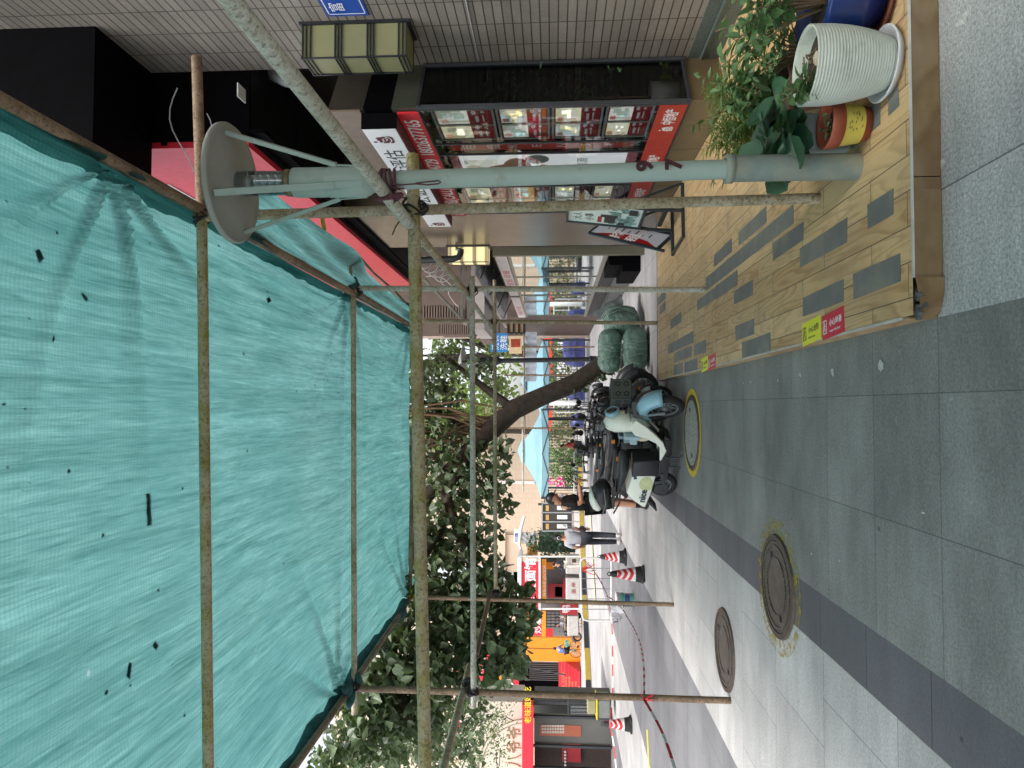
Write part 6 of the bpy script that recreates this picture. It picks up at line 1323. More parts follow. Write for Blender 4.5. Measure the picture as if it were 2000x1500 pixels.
bundle((.98, 11.9, 0), .76, .23, .22, R(-3), 'green plastic wrapped bundle lying on the paving nearest the kerb', 1)
bundle((.98, 12.3, .40), .78, .22, .22, R(-4), 'green plastic wrapped bundle stacked on top of the nearest one', 2)
bundle((1.52, 12.6, .06), .75, .26, .33, R(60), 'green wrapped bundle standing behind the other two by the eatery', 3)
GRC = M('grey_cloth', sr(74, 80, 80), .85, var=.3, vs=8)
for k, (c, lb) in enumerate((((.42, 12.5, 0), 'crumpled dark grey cloth heaped against the bundles by the tree'), ((1.75, 13.0, .35), 'crumpled grey cloth behind the upright green bundle'))):
    b = MB(); n1, n2 = 40, 22; vs_ = []
    for i in range(n2+1):
        for j in range(n1):
            a = 2*math.pi*j/n1; f = i/n2; ra = .30*(1-f*.85); q = V((math.cos(a)*ra*1.1, math.sin(a)*ra, .42*f)); w_ = .07*(mnoise.noise(q*6+V((k*9, 0, 0)))+.7*abs(mnoise.noise(V((a*2.2, f*2.5, k)))))
            vs_.append(V(c)+q*(1+w_*2.5)+V((0, 0, w_*.6)))
    b.add(vs_, [(i*n1+j, i*n1+(j+1) % n1, (i+1)*n1+(j+1) % n1, (i+1)*n1+j) for i in range(n2) for j in range(n1)], True); b.add(vs_[-n1:], [tuple(range(n1))], True)
    tag(b.build('crumpled_cloth', GRC), lb, 'cloth', 'crumpled cloths')
b = MB(); b.box((-.25, 13.2, 0), (.35, 14.6, .28)); tag(b.build('stone_block', M('planter_stone', sr(100, 98, 94), .8, var=.2, bump=.3), bevel=.02), 'low grey stone block at the foot of the leaning tree', 'block')
# ------------------------------------------------------------------ scooters
def wheel(t, x, z, r, w_, rim, disc=True, steer=0, name='wheel', hubm=None):
    """tyre with rim, disc and spokes as sub parts"""
    m = Matrix.Translation((x, 0, z)) @ Matrix.Rotation(steer, 4, 'Z')
    b = MB(); tr_ = w_/2; b.lathe([((r-tr_)+tr_*math.cos(R(q*20)), tr_*math.sin(R(q*20))*.95) for q in range(19)], seg=40, axis='Y'); b.xf(m); ty = b.build(name, RUBBER, t)
    b = MB(); ri = r-w_*.95; b.lathe([(ri, -w_*.36), (ri+.016, -w_*.38), (ri+.016, w_*.38), (ri, w_*.36), (ri, -w_*.36)], seg=36, axis='Y')
    b.xf(m); b.build('rim', rim, ty)
    b = MB(); b.lathe([(0.001, -.05), (.035, -.05), (.04, -.02), (.04, .02), (.035, .05), (.001, .05)], seg=18, axis='Y')
    if disc: b.lathe([(0.001, -w_*.2), (ri, -w_*.22), (ri, w_*.22), (.001, w_*.2)], seg=30, axis='Y')
    else:
        for q in range(10): a = q*math.pi/5; b.bar((math.cos(a)*.03, 0, math.sin(a)*.03), (math.cos(a+.12)*ri, 0, math.sin(a+.12)*ri), .012, .012)
    b.xf(m); b.build('hub', hubm or rim, ty); return ty
def mirror(t, s, x=.36, m=BLACK):
    b = MB(); b.tube([(x, s*.26, 1.0), (x+.02, s*.33, 1.1), (x, s*.36, 1.2)], .006, 6); b.ell((x-.01, s*.38, 1.22), (.015, .07, .045), 12, 8); b.build('mirror', m, t)
def scooter(loc, rz, label, body, accent, trim, seatm, fancy=True, group='electric scooters', box=None, name='electric_scooter', steer=R(-32), mirrors=True, scale=1):
    t = thing(name, label, 'scooter', loc, rz, group)
    FX, RX, WR = .60, -.56, .19
    SM = Matrix.Translation((FX, 0, 0)) @ Matrix.Rotation(steer, 4, 'Z') @ Matrix.Translation((-FX, 0, 0))
    wheel(t, RX, WR-.01, .18, .09, STEEL if fancy else GREYPL, True)
    b = MB(); b.lathe([((.19-.045)+.045*math.cos(R(q*20)), .045*math.sin(R(q*20))) for q in range(19)], seg=40, axis='Y')
    wf = wheel(t, FX, .245, .245, .10, GREYPL, False, steer, 'wheel')
    b = MB()
    for s in (-1, 1): b.tube([(FX-.10, s*.085, .60), (FX+.0, s*.085, .245)], [.022, .02], 10)
    b.tube([(FX-.22, 0, .95), (FX-.10, 0, .60)], .03, 10); b.cbox((FX-.10, 0, .60), (.07, .2, .05)); b.xf(SM); b.build('fork', GREYPL if fancy else DARK, t)
    b = MB(); n_ = 14; vs_ = []
    for i in range(n_+1):
        a = R(12+i*128/n_)
        for wd, dr in ((-.105, -.10), (-.085, -.01), (0, .03), (.085, -.01), (.105, -.10)): vs_.append(V((FX+math.cos(a)*(.31+dr), wd, .25+math.sin(a)*(.31+dr))))
    b.add(vs_, [(i*5+j, i*5+j+1, (i+1)*5+j+1, (i+1)*5+j) for i in range(n_) for j in range(4)], True); b.xf(SM); o = b.build('front_fender', accent, t); o.modifiers.new('th', 'SOLIDIFY').thickness = .012
    # front fairing with lamp
    b = MB(); b.hull([(.28, .99, .14), (.42, 1.02, .16), (.51, .95, .185), (.545, .82, .19), (.53, .68, .18), (.475, .56, .15), (.40, .44, .13), (.33, .36, .12), (.25, .40, .11), (.27, .58, .13), (.26, .70, .14), (.25, .88, .15)]); b.build('front_fairing', body, t, sub=1)
    b = MB(); b.lathe([(.088, -.02), (.092, .02), (.075, .035), (.072, .015)], seg=28, axis='X'); b.xf(Matrix.Translation((.53, .0, .88)) @ Matrix.Rotation(R(-16), 4, 'Y')); b.build('headlight_ring', accent, t)
    b = MB(); b.lathe([(.073, .018), (.04, .035), (0.001, .04)], seg=24, axis='X'); b.xf(Matrix.Translation((.53, .0, .88)) @ Matrix.Rotation(R(-16), 4, 'Y')); b.build('headlight', M('lamp_lens', (.03, .03, .035), .06, spec=.9) if 'lamp_lens' not in bpy.data.materials else bpy.data.materials['lamp_lens'], t)
    b = MB(); b.cbox((.505, 0, .665), (.06, .305, .014)); b.build('grey_strip', GREYPL, t, bevel=.004)
    # leg shield sweeping down to the floorboard
    for s in (-1, 1):
        b = MB(); pr = [(.46, .64), (.50, .60), (.40, .46), (.27, .33), (.18, .25), (.06, .20), (-.08, .255), (-.09, .275), (.10, .285), (.17, .34), (.24, .47), (.28, .60), (.34, .645)]
        b.prism([(x, z) for x, z in pr], (s*.135-.03, s*.135+.03), 'XZ'); b.build('leg_shield', body, t, bevel=.014, seg=3)
    b = MB(); b.hull([(.34, .62, .11), (.40, .50, .11), (.25, .33, .10), (.12, .24, .10), (.10, .30, .1), (.20, .40, .1), (.28, .56, .1)]); b.build('inner_shield', BLACK, t)
    b = MB(); b.cbox((-.08, 0, .245), (.56, .235, .05)); b.prism([(-.4, .15), (.2, .15), (.26, .235), (-.4, .235)], (-.13, .13), 'XZ'); b.cbox((-.05, -.128, .20), (.5, .012, .07)); b.build('floorboard', BLACK, t, bevel=.012)
    b = MB(); b.hull([(.16, .62, .05), (.20, .52, .06), (.20, .40, .06), (.13, .36, .05), (.10, .46, .055), (.11, .58, .05)]); b.build('inner_bag', trim, t, sub=1)
    b = MB(); b.cbox((.19, 0, .62), (.05, .17, .20)); b.cbox((.12, 0, .60), (.08, .12, .09)); b.build('glove_tray', M('tray_blue', sr(170, 196, 206), .4) if 'tray_blue' not in bpy.data.materials else bpy.data.materials['tray_blue'], t, bevel=.012)
    # seat box, seat, rear body
    b = MB(); b.hull([(-.13, .60, .13), (-.11, .26, .12), (-.38, .26, .12), (-.42, .60, .13)]); b.build('seat_box', BLACK, t, bevel=.02)
    b = MB(); b.hull([(.0, .70, .10), (.03, .75, .11), (-.10, .79, .13), (-.30, .775, .135), (-.50, .79, .14), (-.72, .80, .13), (-.78, .765, .11), (-.60, .70, .13), (-.34, .62, .13), (-.12, .62, .12)]); b.build('seat', seatm, t, sub=1)
    b = MB(); b.hull([(-.36, .60, .128), (-.34, .56, .132), (-.345, .30, .128), (-.62, .345, .125), (-.88, .40, .09), (-.86, .44, .1), (-.74, .57, .125), (-.62, .66, .125)]); b.build('rear_body', body, t, bevel=.016, seg=3)
    if fancy:
        text('nice', .125, M('nice_ink', sr(40, 44, 70), .5), t, (-.76, -.136, .42), (1, .0, -.10), (0, 0, 1), 'lettering', .02, .003, world=False)
        b = MB(); b.prism([(-.47+.11*math.cos(R(q*18)), .42+.085*math.sin(R(q*18))) for q in range(20)], (-.1345, -.131), 'XZ'); b.build('pale_green_patch', M('pale_green', sr(206, 210, 160), .45), t)
        text('nice', .05, bpy.data.materials['nice_ink'], t, (.536, -.05, .70), (0, 1, 0), (-.2, 0, 1), 'lettering', .02, .003, world=False)
    b = MB(); b.cbox((-.90, 0, .43), (.03, .09, .045)); b.build('tail_light', M('tail_red', sr(110, 24, 26), .3) if 'tail_red' not in bpy.data.materials else bpy.data.materials['tail_red'], t, bevel=.008)
    b = MB(); b.bar((-.30, -.13, .22), (-.56, -.085, .18), .03, .05); b.bar((-.30, .13, .22), (-.56, .085, .18), .03, .05); b.bar((-.44, -.11, .20), (-.47, -.09, .42), .035, .035); b.prism([(-.50, .30), (-.47, .15), (-.56, .12), (-.64, .15), (-.62, .31)], (-.115, -.09), 'XZ'); b.build('swing_arm', DARK, t, bevel=.006)
    b = MB(); b.tube([(-.78, -.09, .36), (-.9, 0, .34), (-.78, .09, .36)], .012, 6); b.prism([(-.70, .40), (-.93, .24), (-.95, .25), (-.74, .42)], (-.08, .08), 'XZ'); b.build('rear_mudguard', BLACK, t)
    b = MB(); b.tube([(.10, -.33, 1.0), (.22, -.2, 1.01), (.33, 0, .985), (.22, .2, 1.01), (.10, .33, 1.0)], .013, 8)
    for s in (-1, 1): b.tube([(.03, s*.36, .995), (.13, s*.30, 1.0)], .019, 8); b.tube([(.2, s*.29, 1.005), (.16, s*.40, .99)], .006, 5)
    b.build('handlebar', BLACK, t); b = MB(); b.hull([(.24, 1.03, .09), (.36, 1.02, .1), (.40, .97, .1), (.26, .96, .09)]); b.build('dashboard', GREYPL, t, sub=1)
    if mirrors:
        for s in (-1, 1): mirror(t, s, .24)
    b = MB(); b.tube([(-.05, -.14, .2), (-.02, -.2, .05), (.03, -.22, .02)], .01, 6); b.tube([(-.2, -.12, .16), (-.16, -.2, .02)], .01, 6); b.build('side_stand', DARK, t)
    if box:
        b = MB(); b.hull([(-.91, .83, .18), (-.58, .83, .19), (-.50, .90, .20), (-.50, 1.02, .20), (-.56, 1.11, .17), (-.88, 1.13, .17), (-.96, 1.03, .19), (-.96, .90, .19)]); b.build('top_box', BLACK, t, sub=1)
        b = MB(); b.hull([(-.98, .96, .17), (-.985, 1.04, .19), (-.89, 1.16, .175), (-.56, 1.14, .165), (-.66, 1.09, .2), (-.76, 1.0, .212), (-.86, .96, .205)]); b.build('box_lid', body, t, sub=1)
        b = MB(); b.tube([(-.93, -.195, .965), (-.73, -.21, .93), (-.51, -.2, .96)], .006, 5); b.build('box_seam', GREYPL, t); b = MB(); b.cbox((-.72, 0, .815), (.36, .2, .025)); 
        for s in (-1, 1): b.tube([(-.98, s*.09, .81), (-.8, s*.1, .74), (-.6, s*.1, .74)], .012, 6)
        b.build('box_rack', DARK, t)
    if scale != 1: t.scale = (scale,)*3
    return t
MINT = M('mint_white', sr(240, 245, 230), .25, var=.04, vs=3, spec=.6); SKYB = M('sky_blue', sr(150, 196, 212), .22, var=.05, spec=.6); CREAMB = M('cream_bag', sr(224, 216, 186), .5)
SEATM = M('seat_vinyl', (.03, .034, .036), .42, var=.15); GLOSSB = M('gloss_black', (.015, .015, .017), .18, spec=.6); CHARB = M('charcoal', (.05, .053, .058), .4)
rw, fw = atZ(1322, 945, 0), atZ(1337, 798, 0)
mid = (rw*.51+fw*.49); ang = math.atan2(fw.y-rw.y, fw.x-rw.x)
scooter((mid.x, mid.y, 0), ang, 'white electric scooter with sky blue front fender and top box, nearest the camera', MINT, SKYB, CREAMB, SEATM, True, box=True, name='electric_scooter')
d1 = scooter((mid.x-.02, mid.y+.78, 0), ang-.02, 'black electric scooter with a long dark seat parked just behind the white one', GLOSSB, CHARB, BLACK, SEATM, False, name='electric_scooter', steer=R(-18))
b = MB(); b.cbox((-.12, -.138, .72), (.07, .01, .05)); b.build('orange_reflector', ORANGE, d1)
for k, (dx, dy, da, lb) in enumerate(((.18, 1.55, -.1, 'second black scooter in the parked row behind the white one'), (-.15, 2.3, .08, 'third dark scooter in the parked row near the standing man'), (.10, 3.1, -.04, 'fourth dark scooter in the parked row'), (-.25, 4.0, .1, 'last dark scooter in the parked row under the leaning trunk'))):
    dup(d1, (mid.x+dx, mid.y+dy, 0), ang+da, lb)
for k, (dx, dy, da, lb) in enumerate(((.25, 2.0, .35, 'dark scooter parked askew in the row behind the grey crate bicycle'), (.35, 2.7, .3, 'dark scooter parked askew under the leaning trunk'), (-.05, 4.7, .1, 'dark scooter near the end of the row by the trunk'), (-.6, 5.4, -.1, 'dark scooter standing alone behind the parked row'))):
    dup(d1, (mid.x+dx, mid.y+dy, 0), ang+da, lb)
# small yellow fittings mark the third scooter
s3 = bpy.data.objects['electric_scooter.003']; b = MB(); b.hull([(.20, .60, .13), (.36, .52, .13), (.30, .40, .13), (.12, .42, .12)]); b.build('yellow_panel', M('yellow_panel', sr(220, 170, 40), .4), s3, bevel=.01)
# ------------------------------------------------------------------ e-bike with grey crate
ew = atZ(1313, 760, 0); t = thing('electric_bicycle', 'black electric bicycle with pale blue fender and a pierced grey front crate', 'bicycle', (ew.x-.09, ew.y+.05, 0), R(-62), 'parked bicycles')
wheel(t, .0, .20, .20, .06, GREYPL, False, R(12)); wheel(t, -1.05, .20, .20, .06, GREYPL, False)
b = MB(); vs_ = []
for i in range(9):
    a = R(30+i*115/8)
    for wd, dr in ((-.06, -.03), (-.04, 0), (.04, 0), (.06, -.03)): vs_.append(V((math.cos(a)*(.235+dr), wd, .2+math.sin(a)*(.235+dr))))
b.add(vs_, [(i*4+j, i*4+j+1, (i+1)*4+j+1, (i+1)*4+j) for i in range(8) for j in range(3)], True); o = b.build('front_fender', M('pale_blue_fender', sr(176, 196, 206), .3), t); o.modifiers.new('th', 'SOLIDIFY').thickness = .01
b = MB()
for s in (-1, 1): b.tube([(0, s*.05, .2), (-.10, s*.05, .5)], .015, 8); b.tube([(-1.05, s*.05, .2), (-.75, s*.03, .62)], .014, 8); b.tube([(-1.05, s*.05, .2), (-.6, s*.04, .26)], .014, 8)
b.tube([(-.10, 0, .5), (-.2, 0, .82)], .024, 10); b.tube([(-.13, 0, .55), (-.35, 0, .3), (-.62, 0, .26)], .03, 10); b.tube([(-.6, 0, .26), (-.74, 0, .72)], .022, 10); b.build('frame', DARK, t)
b = MB(); b.tube([(-.32, -.3, .88), (-.22, -.18, .9), (-.2, 0, .84), (-.22, .18, .9), (-.32, .3, .88)], .012, 8); b.build('handlebar', BLACK, t)
b = MB(); b.hull([(-.92, .76, .09), (-.9, .80, .1), (-.66, .80, .07), (-.55, .77, .04), (-.6, .74, .05), (-.85, .73, .1)]); b.build('saddle', SEATM, t, sub=1)
CR = M('crate_grey', sr(104, 112, 110), .45, var=.06); b = MB(); b.cur = 0
x0, x1, z0, z1, yw = -.06, .20, .55, .83, .15
b.hexa([(x0+.02, -yw+.02, z0), (x1-.03, -yw+.02, z0), (x1-.03, yw-.02, z0), (x0+.02, yw-.02, z0), (x0, -yw, z0+.03), (x1, -yw, z0+.03), (x1, yw, z0+.03), (x0, yw, z0+.03)])
for a in ((x0, -yw, x1, -yw+.012), (x0, yw-.012, x1, yw), (x0, -yw, x0+.012, yw), (x1-.012, -yw, x1, yw)): b.box((a[0], a[1], z0+.02), (a[2], a[3], z1))
for a in ((x0-.012, -yw-.012, x1+.012, -yw), (x0-.012, yw, x1+.012, yw+.012), (x0-.012, -yw, x0, yw), (x1, -yw, x1+.012, yw)): b.box((a[0], a[1], z1-.025), (a[2], a[3], z1+.005))
b.cur = 1
for cy_ in (-.075, .075):
    for cz in (.63, .74):
        for q in range(6): a = q*math.pi/3; b.prism([(cy_+math.cos(a)*.03+.014*math.cos(w_*1.05), cz+math.sin(a)*.03+.014*math.sin(w_*1.05)) for w_ in range(6)], (x1, x1+.0012), 'YZ')
for cx in (.02, .12):
    for cz in (.63, .74):
        for q in range(6): a = q*math.pi/3; b.prism([(cx+math.cos(a)*.028+.013*math.cos(w_*1.05), cz+math.sin(a)*.028+.013*math.sin(w_*1.05)) for w_ in range(6)], (-yw-.0012, -yw), 'XZ')
b.build('front_crate', [CR, INK], t)
b = MB(); b.cbox((.05, 0, .46), (.1, .08, .06)); b.build('headlight', BLACK, t, bevel=.01); b = MB()
for s in (-1, 1): b.cbox((.02, s*.10, .43), (.03, .05, .025))
b.build('amber_reflector', ORANGE, t, bevel=.006)
# ------------------------------------------------------------------ people
def skin_mesh(nodes, edges, root, sub=1):
    """one continuous surface grown round a skeleton: nodes {name: ((x, y, z), radius)}"""
    ks = list(nodes); ks.remove(root); ks.insert(0, root); idx = {k: i for i, k in enumerate(ks)}
    me = bpy.data.meshes.new('sk'); me.from_pydata([tuple(nodes[k][0]) for k in ks], [(idx[a], idx[b_]) for a, b_ in edges], [])
    o = bpy.data.objects.new('sk', me); COL.objects.link(o); md = o.modifiers.new('skin', 'SKIN'); md.use_smooth_shade = True
    for i, k in enumerate(ks):
        ra = nodes[k][1]; ra = ra if isinstance(ra, tuple) else (ra, ra); me.skin_vertices[0].data[i].radius = ra; me.skin_vertices[0].data[i].use_root = (i == 0)
    sb_ = o.modifiers.new('s', 'SUBSURF'); sb_.levels = sub; sb_.render_levels = sub
    dg = bpy.context.evaluated_depsgraph_get(); m2 = bpy.data.meshes.new_from_object(o.evaluated_get(dg)); bpy.data.objects.remove(o); bpy.data.meshes.remove(me)
    m2.polygons.foreach_set('use_smooth', [True]*len(m2.polygons)); return m2
def skin_obj(name, nodes, edges, root, mat, parent, sub=1):
    m2 = skin_mesh(nodes, edges, root, sub); m2.materials.clear(); m2.materials.append(mat); m2.name = name
    o = bpy.data.objects.new(name, m2); COL.objects.link(o); o.parent = parent; return o
def person(label, loc, rz, pose, top, bottom, H=1.72, sleeve='short', legs='long', hair='short', cap=False, shoem=None, build=1.0, group=None, tilt=0., hands=True, sockm=None):
    """faces +x, left is +y.  pose: joint name -> (x, y, z) in a 1.72 m body"""
    t = thing('person', label, 'person', loc, rz, group); S = H/1.72
    J = dict(pelvis=(0, 0, .95), waist=(0, 0, 1.10), chest=(.0, 0, 1.30), neck=(.0, 0, 1.46), skull=(.035, 0, 1.56), crown=(.02, 0, 1.65),
             ls=(0, .17, 1.40), le=(-.02, .23, 1.13), lw=(.05, .24, .89), rs=(0, -.17, 1.40), re=(-.02, -.23, 1.13), rw=(.05, -.24, .89),
             lh=(0, .085, .92), lk=(.02, .09, .50), la=(-.02, .09, .09), lt=(.14, .10, .03), rh=(0, -.085, .92), rk=(.02, -.09, .50), ra=(-.02, -.09, .09), rt=(.14, -.10, .03))
    J.update(pose); J = {k: V(v_)*S for k, v_ in J.items()}; B = build*S
    rad = dict(pelvis=(.115, .15), waist=(.10, .135), chest=(.105, .155), neck=.052, skull=.078, crown=.07, ls=.06, le=.04, lw=.028, rs=.06, re=.04, rw=.028, lh=.085, lk=.056, la=.038, lt=.028, rh=.085, rk=.056, ra=.038, rt=.028)
    rad = {k: (tuple(x*B for x in v_) if isinstance(v_, tuple) else v_*B) for k, v_ in rad.items()}
    E_ = [('pelvis', 'waist'), ('waist', 'chest'), ('chest', 'neck'), ('neck', 'skull'), ('skull', 'crown'), ('chest', 'ls'), ('ls', 'le'), ('le', 'lw'), ('chest', 'rs'), ('rs', 're'), ('re', 'rw'), ('pelvis', 'lh'), ('lh', 'lk'), ('lk', 'la'), ('la', 'lt'), ('pelvis', 'rh'), ('rh', 'rk'), ('rk', 'ra'), ('ra', 'rt')]
    nd = {k: (J[k], rad[k]) for k in J}
    if hands:
        for s in 'lr':
            d = (J[s+'w']-J[s+'e']).normalized(); sd_ = V((0, 0, 1)).cross(d); sd_ = sd_.normalized() if sd_.length > .1 else V((1, 0, 0)); cu = sd_.cross(d)
            if s == 'l': cu = -cu
            pm = J[s+'w']+d*.07*S; nd[s+'pm'] = (pm, (.034*S, .02*S)); E_.append((s+'w', s+'pm'))
            for q, (off, ln) in enumerate(((-.03, .06), (-.01, .075), (.011, .072), (.03, .055))):
                a = pm+d*.03*S+sd_*off*S; e1 = a+d*ln*.55*S; e2 = e1+(d*.7+cu*.5)*ln*.5*S; nd[s+'f%d' % q] = (a, .0095*S); nd[s+'g%d' % q] = (e1, .0085*S); nd[s+'h%d' % q] = (e2, .0075*S); E_ += [(s+'pm', s+'f%d' % q), (s+'f%d' % q, s+'g%d' % q), (s+'g%d' % q, s+'h%d' % q)]
            a = J[s+'w']+d*.045*S-sd_*.035*S; e1 = a+(d-sd_*.6).normalized()*.045*S; nd[s+'t1'] = (a, .012*S); nd[s+'t2'] = (e1, .009*S); E_ += [(s+'w', s+'t1'), (s+'t1', s+'t2')]
    body = skin_obj('body', nd, E_, 'pelvis', SKIN, t)
    hd = (J['crown']-J['skull']).normalized(); fx = (V((1, 0, 0))-hd*hd.x).normalized(); fx = (fx+V((0, 0, -tilt))).normalized(); fy = V((0, 1, 0)); hc = (J['skull']+J['crown'])/2
    hm = Matrix((fx, fy, fx.cross(fy))).transposed()
    bm_ = MB(); bm_.ell(hc+fx*.012*S, (.093*S, .074*S, .115*S), 18, 12, hm); bm_.ell(hc+fx*.105*S-hm.col[2]*.012*S, (.018*S, .013*S, .022*S), 8, 6, hm); bm_.ell(hc+fx*.092*S-hm.col[2]*.052*S, (.010*S, .024*S, .007*S), 8, 5, hm)
    for s in (-1, 1): bm_.ell(hc+fy*s*.076*S-hm.col[2]*.01*S, (.017*S, .009*S, .028*S), 8, 6, hm)
    # head surface joined into the body mesh
    bm2 = bmesh.new(); bm2.from_mesh(body.data); o0 = [bm2.verts.new(p) for p in bm_.v]
    for f_ in bm_.f:
        try: fa = bm2.faces.new([o0[i] for i in f_]); fa.smooth = True
        except ValueError: pass
    bm2.to_mesh(body.data); bm2.free()
    e = MB()
    for s in (-1, 1): e.ell(hc+fx*.092*S+fy*s*.032*S+hm.col[2]*.012*S, (.008*S, .013*S, .006*S), 8, 5, hm)
    e.build('eyes', INK, t)
    # clothing follows the same skeleton, a little thicker
    def grow(ks, k): return {q: (J[q], tuple(x*k for x in rad[q]) if isinstance(rad[q], tuple) else rad[q]*k) for q in ks}
    T = grow(['pelvis', 'waist', 'chest', 'ls', 'rs'], 1.16); T['nb'] = (J['chest'].lerp(J['neck'], .72), .07*B); T['pelvis'] = (J['pelvis'].lerp(J['waist'], .15), (.135*B, .172*B))
    ed = [('pelvis', 'waist'), ('waist', 'chest'), ('chest', 'nb'), ('chest', 'ls'), ('chest', 'rs')]
    for s in 'lr':
        if sleeve == 'short': T[s+'m'] = (J[s+'s'].lerp(J[s+'e'], .85), .066*B); ed.append((s+'s', s+'m'))
        else: T[s+'e'] = (J[s+'e'], .054*B); T[s+'m'] = (J[s+'w'].lerp(J[s+'e'], .06), .043*B); ed += [(s+'s', s+'e'), (s+'e', s+'m')]
    skin_obj('shirt', T, ed, 'pelvis', top, t)
    T = {'pelvis': (J['pelvis'], (.13*B, .165*B)), 'lh': (J['lh'], .102*B), 'rh': (J['rh'], .102*B)}; ed = [('pelvis', 'lh'), ('pelvis', 'rh')]
    for s in 'lr':
        if legs == 'long': T[s+'k'] = (J[s+'k'], .078*B); T[s+'a'] = (J[s+'a']+V((0, 0, .0)), .068*B); ed += [(s+'h', s+'k'), (s+'k', s+'a')]
        else: T[s+'k'] = (J[s+'h'].lerp(J[s+'k'], .92), .088*B); ed += [(s+'h', s+'k')]
    skin_obj('trousers', T, ed, 'pelvis', bottom, t)
    for s in 'lr':
        a, tt = J[s+'a'], J[s+'t']; d = (tt-a); d.z = 0; d.normalize(); b = MB(); an = math.atan2(d.y, d.x); m = Matrix.Rotation(an, 3, 'Z'); zb = min(a.z-.055*S, tt.z)
        b.ell(a+d*.07*S+V((0, 0, -.045*S)), (.145*S, .052*S, .05*S), 14, 8, m); b.ell(a+V((0, 0, -.01*S)), (.06*S, .05*S, .06*S), 12, 8, m); b.build('shoe', shoem or INK, t)
        if sockm: b = MB(); b.tube([a+V((0, 0, .0)), a.lerp(J[s+'k'], .32)], [.047*S, .052*S], 12); b.build('sock', sockm, t)
    hb = MB(); hb.ell(hc-fx*.008*S+hm.col[2]*.018*S, (.100*S, .083*S, .112*S), 18, 10, hm)
    # keep the hair off the face
    hb.f = [f_ for f_ in hb.f if not ((sum((hb.v[i]-hc for i in f_), V())/len(f_)).dot(fx) > .02*S and (sum((hb.v[i]-hc for i in f_), V())/len(f_)).dot(hm.col[2]) < .055*S)]; hb.sm = hb.sm[:len(hb.f)]; hb.mi = hb.mi[:len(hb.f)]
    hb.build('hair', HAIR, t)
    if hair == 'bun': b = MB(); b.ell(hc-fx*.115*S+hm.col[2]*.02*S, (.045*S, .05*S, .05*S), 12, 8, hm); b.build('hair_bun', HAIR, t); b = MB(); b.lathe([(.03*S, -.004), (.042*S, 0), (.03*S, .004)], seg=16, axis='X'); b.xf(Matrix.Translation(hc-fx*.155*S+hm.col[2]*.02*S)); b.build('hair_ring', SIGNWHITE, t)
    if cap:
        b = MB(); b.ell(hc-fx*.0*S+hm.col[2]*.03*S, (.108*S, .09*S, .10*S), 18, 10, hm); b.f = [f_ for f_ in b.f if (sum((b.v[i]-hc for i in f_), V())/len(f_)).dot(hm.col[2]) > .03*S]; b.sm = b.sm[:len(b.f)]; b.mi = b.mi[:len(b.f)]
        P = [hc+fx*(.09+.085*math.cos(R(q*15-90)))*S+fy*.078*math.sin(R(q*15-90))*S+hm.col[2]*.04*S for q in range(13)]; b.add(P+[p+hm.col[2]*.008*S for p in P], [tuple(range(13))[::-1], tuple(range(13, 26))]+[(q, q+1, 14+q, 13+q) for q in range(12)]); b.build('cap', BLACK, t)
    return t, J, S
BLK = M('black_cloth', (.008, .008, .009), .85, var=.2); WHT = M('white_cloth', sr(168, 170, 178), .8, var=.08, vs=6, bump=.3, bs=14); NAVY = M('navy_cloth', (.02, .022, .03), .8); SHOEW = M('white_shoe', sr(206, 200, 196), .6)
p = atZ(1266, 984, 0)
man, J, S = person('man in black T-shirt, shorts and cap looking at a phone beside the scooters', (p.x, p.y, 0), R(-8),
    dict(le=(.06, .21, 1.12), lw=(.27, .08, 1.16), re=(.07, -.21, 1.12), rw=(.27, -.07, 1.15), skull=(.05, 0, 1.555), crown=(.075, 0, 1.645), lk=(.01, .10, .5), rk=(.03, -.08, .5), la=(-.03, .12, .09), ra=(.0, -.10, .09)), BLK, BLK, 1.74, legs='short', cap=True, shoem=INK, tilt=.35, sockm=BLK, build=1.16)
ph = thing('mobile_phone', 'dark mobile phone held up by the man in black', 'phone', V((p.x+.36, p.y-.06, 1.25))); b = MB(); b.cbox((0, 0, 0), (.012, .075, .15), 0, 0, R(35)); b.build('phone_case', INK, ph, bevel=.004); b = MB(); b.cbox((-.0062, 0, .0044), (.002, .068, .135), 0, 0, R(35)); b.build('screen', M('phone_screen', (.1, .12, .14), .1), ph)
p = atZ(1214, 1052, 0)
wo, J, S = person('woman in a white shirt and dark trousers walking away with a brown shoulder bag', (p.x, p.y, 0), R(97),
    dict(lt=(.14, .1, .03), la=(.10, .085, .09), lk=(.08, .09, .5), ra=(-.14, -.085, .12), rk=(.0, -.09, .5), rt=(.0, -.1, .03), re=(-.05, -.23, 1.14), rw=(.08, -.22, .93), le=(-.06, .24, 1.15), lw=(.10, .22, 1.0)), WHT, NAVY, 1.6, hair='bun', shoem=SHOEW, build=1.0)
bg = thing('shoulder_bag', 'brown shoulder bag with a grey jacket hung at the walking woman\'s side', 'bag', (p.x+.22, p.y-.05, .8)); b = MB(); b.hull([(-.17, .0, .05), (.16, .0, .05), (.13, .25, .04), (-.13, .27, .04)]); b.build('bag_body', M('brown_leather', sr(72, 56, 46), .6), bg, sub=1); b = MB(); b.tube([(-.1, 0, .24), (-.08, -.05, .5), (0, -.1, .58), (.06, -.05, .5), (.08, 0, .24)], .012, 6); b.build('strap', M('grey_strap', sr(150, 150, 154), .7), bg)
bg.rotation_euler = (0, 0, R(75))
p = atZ(1134, 1100, 0); p = V((atY(1100, 1103, 39.0).x, 39.0, 0))
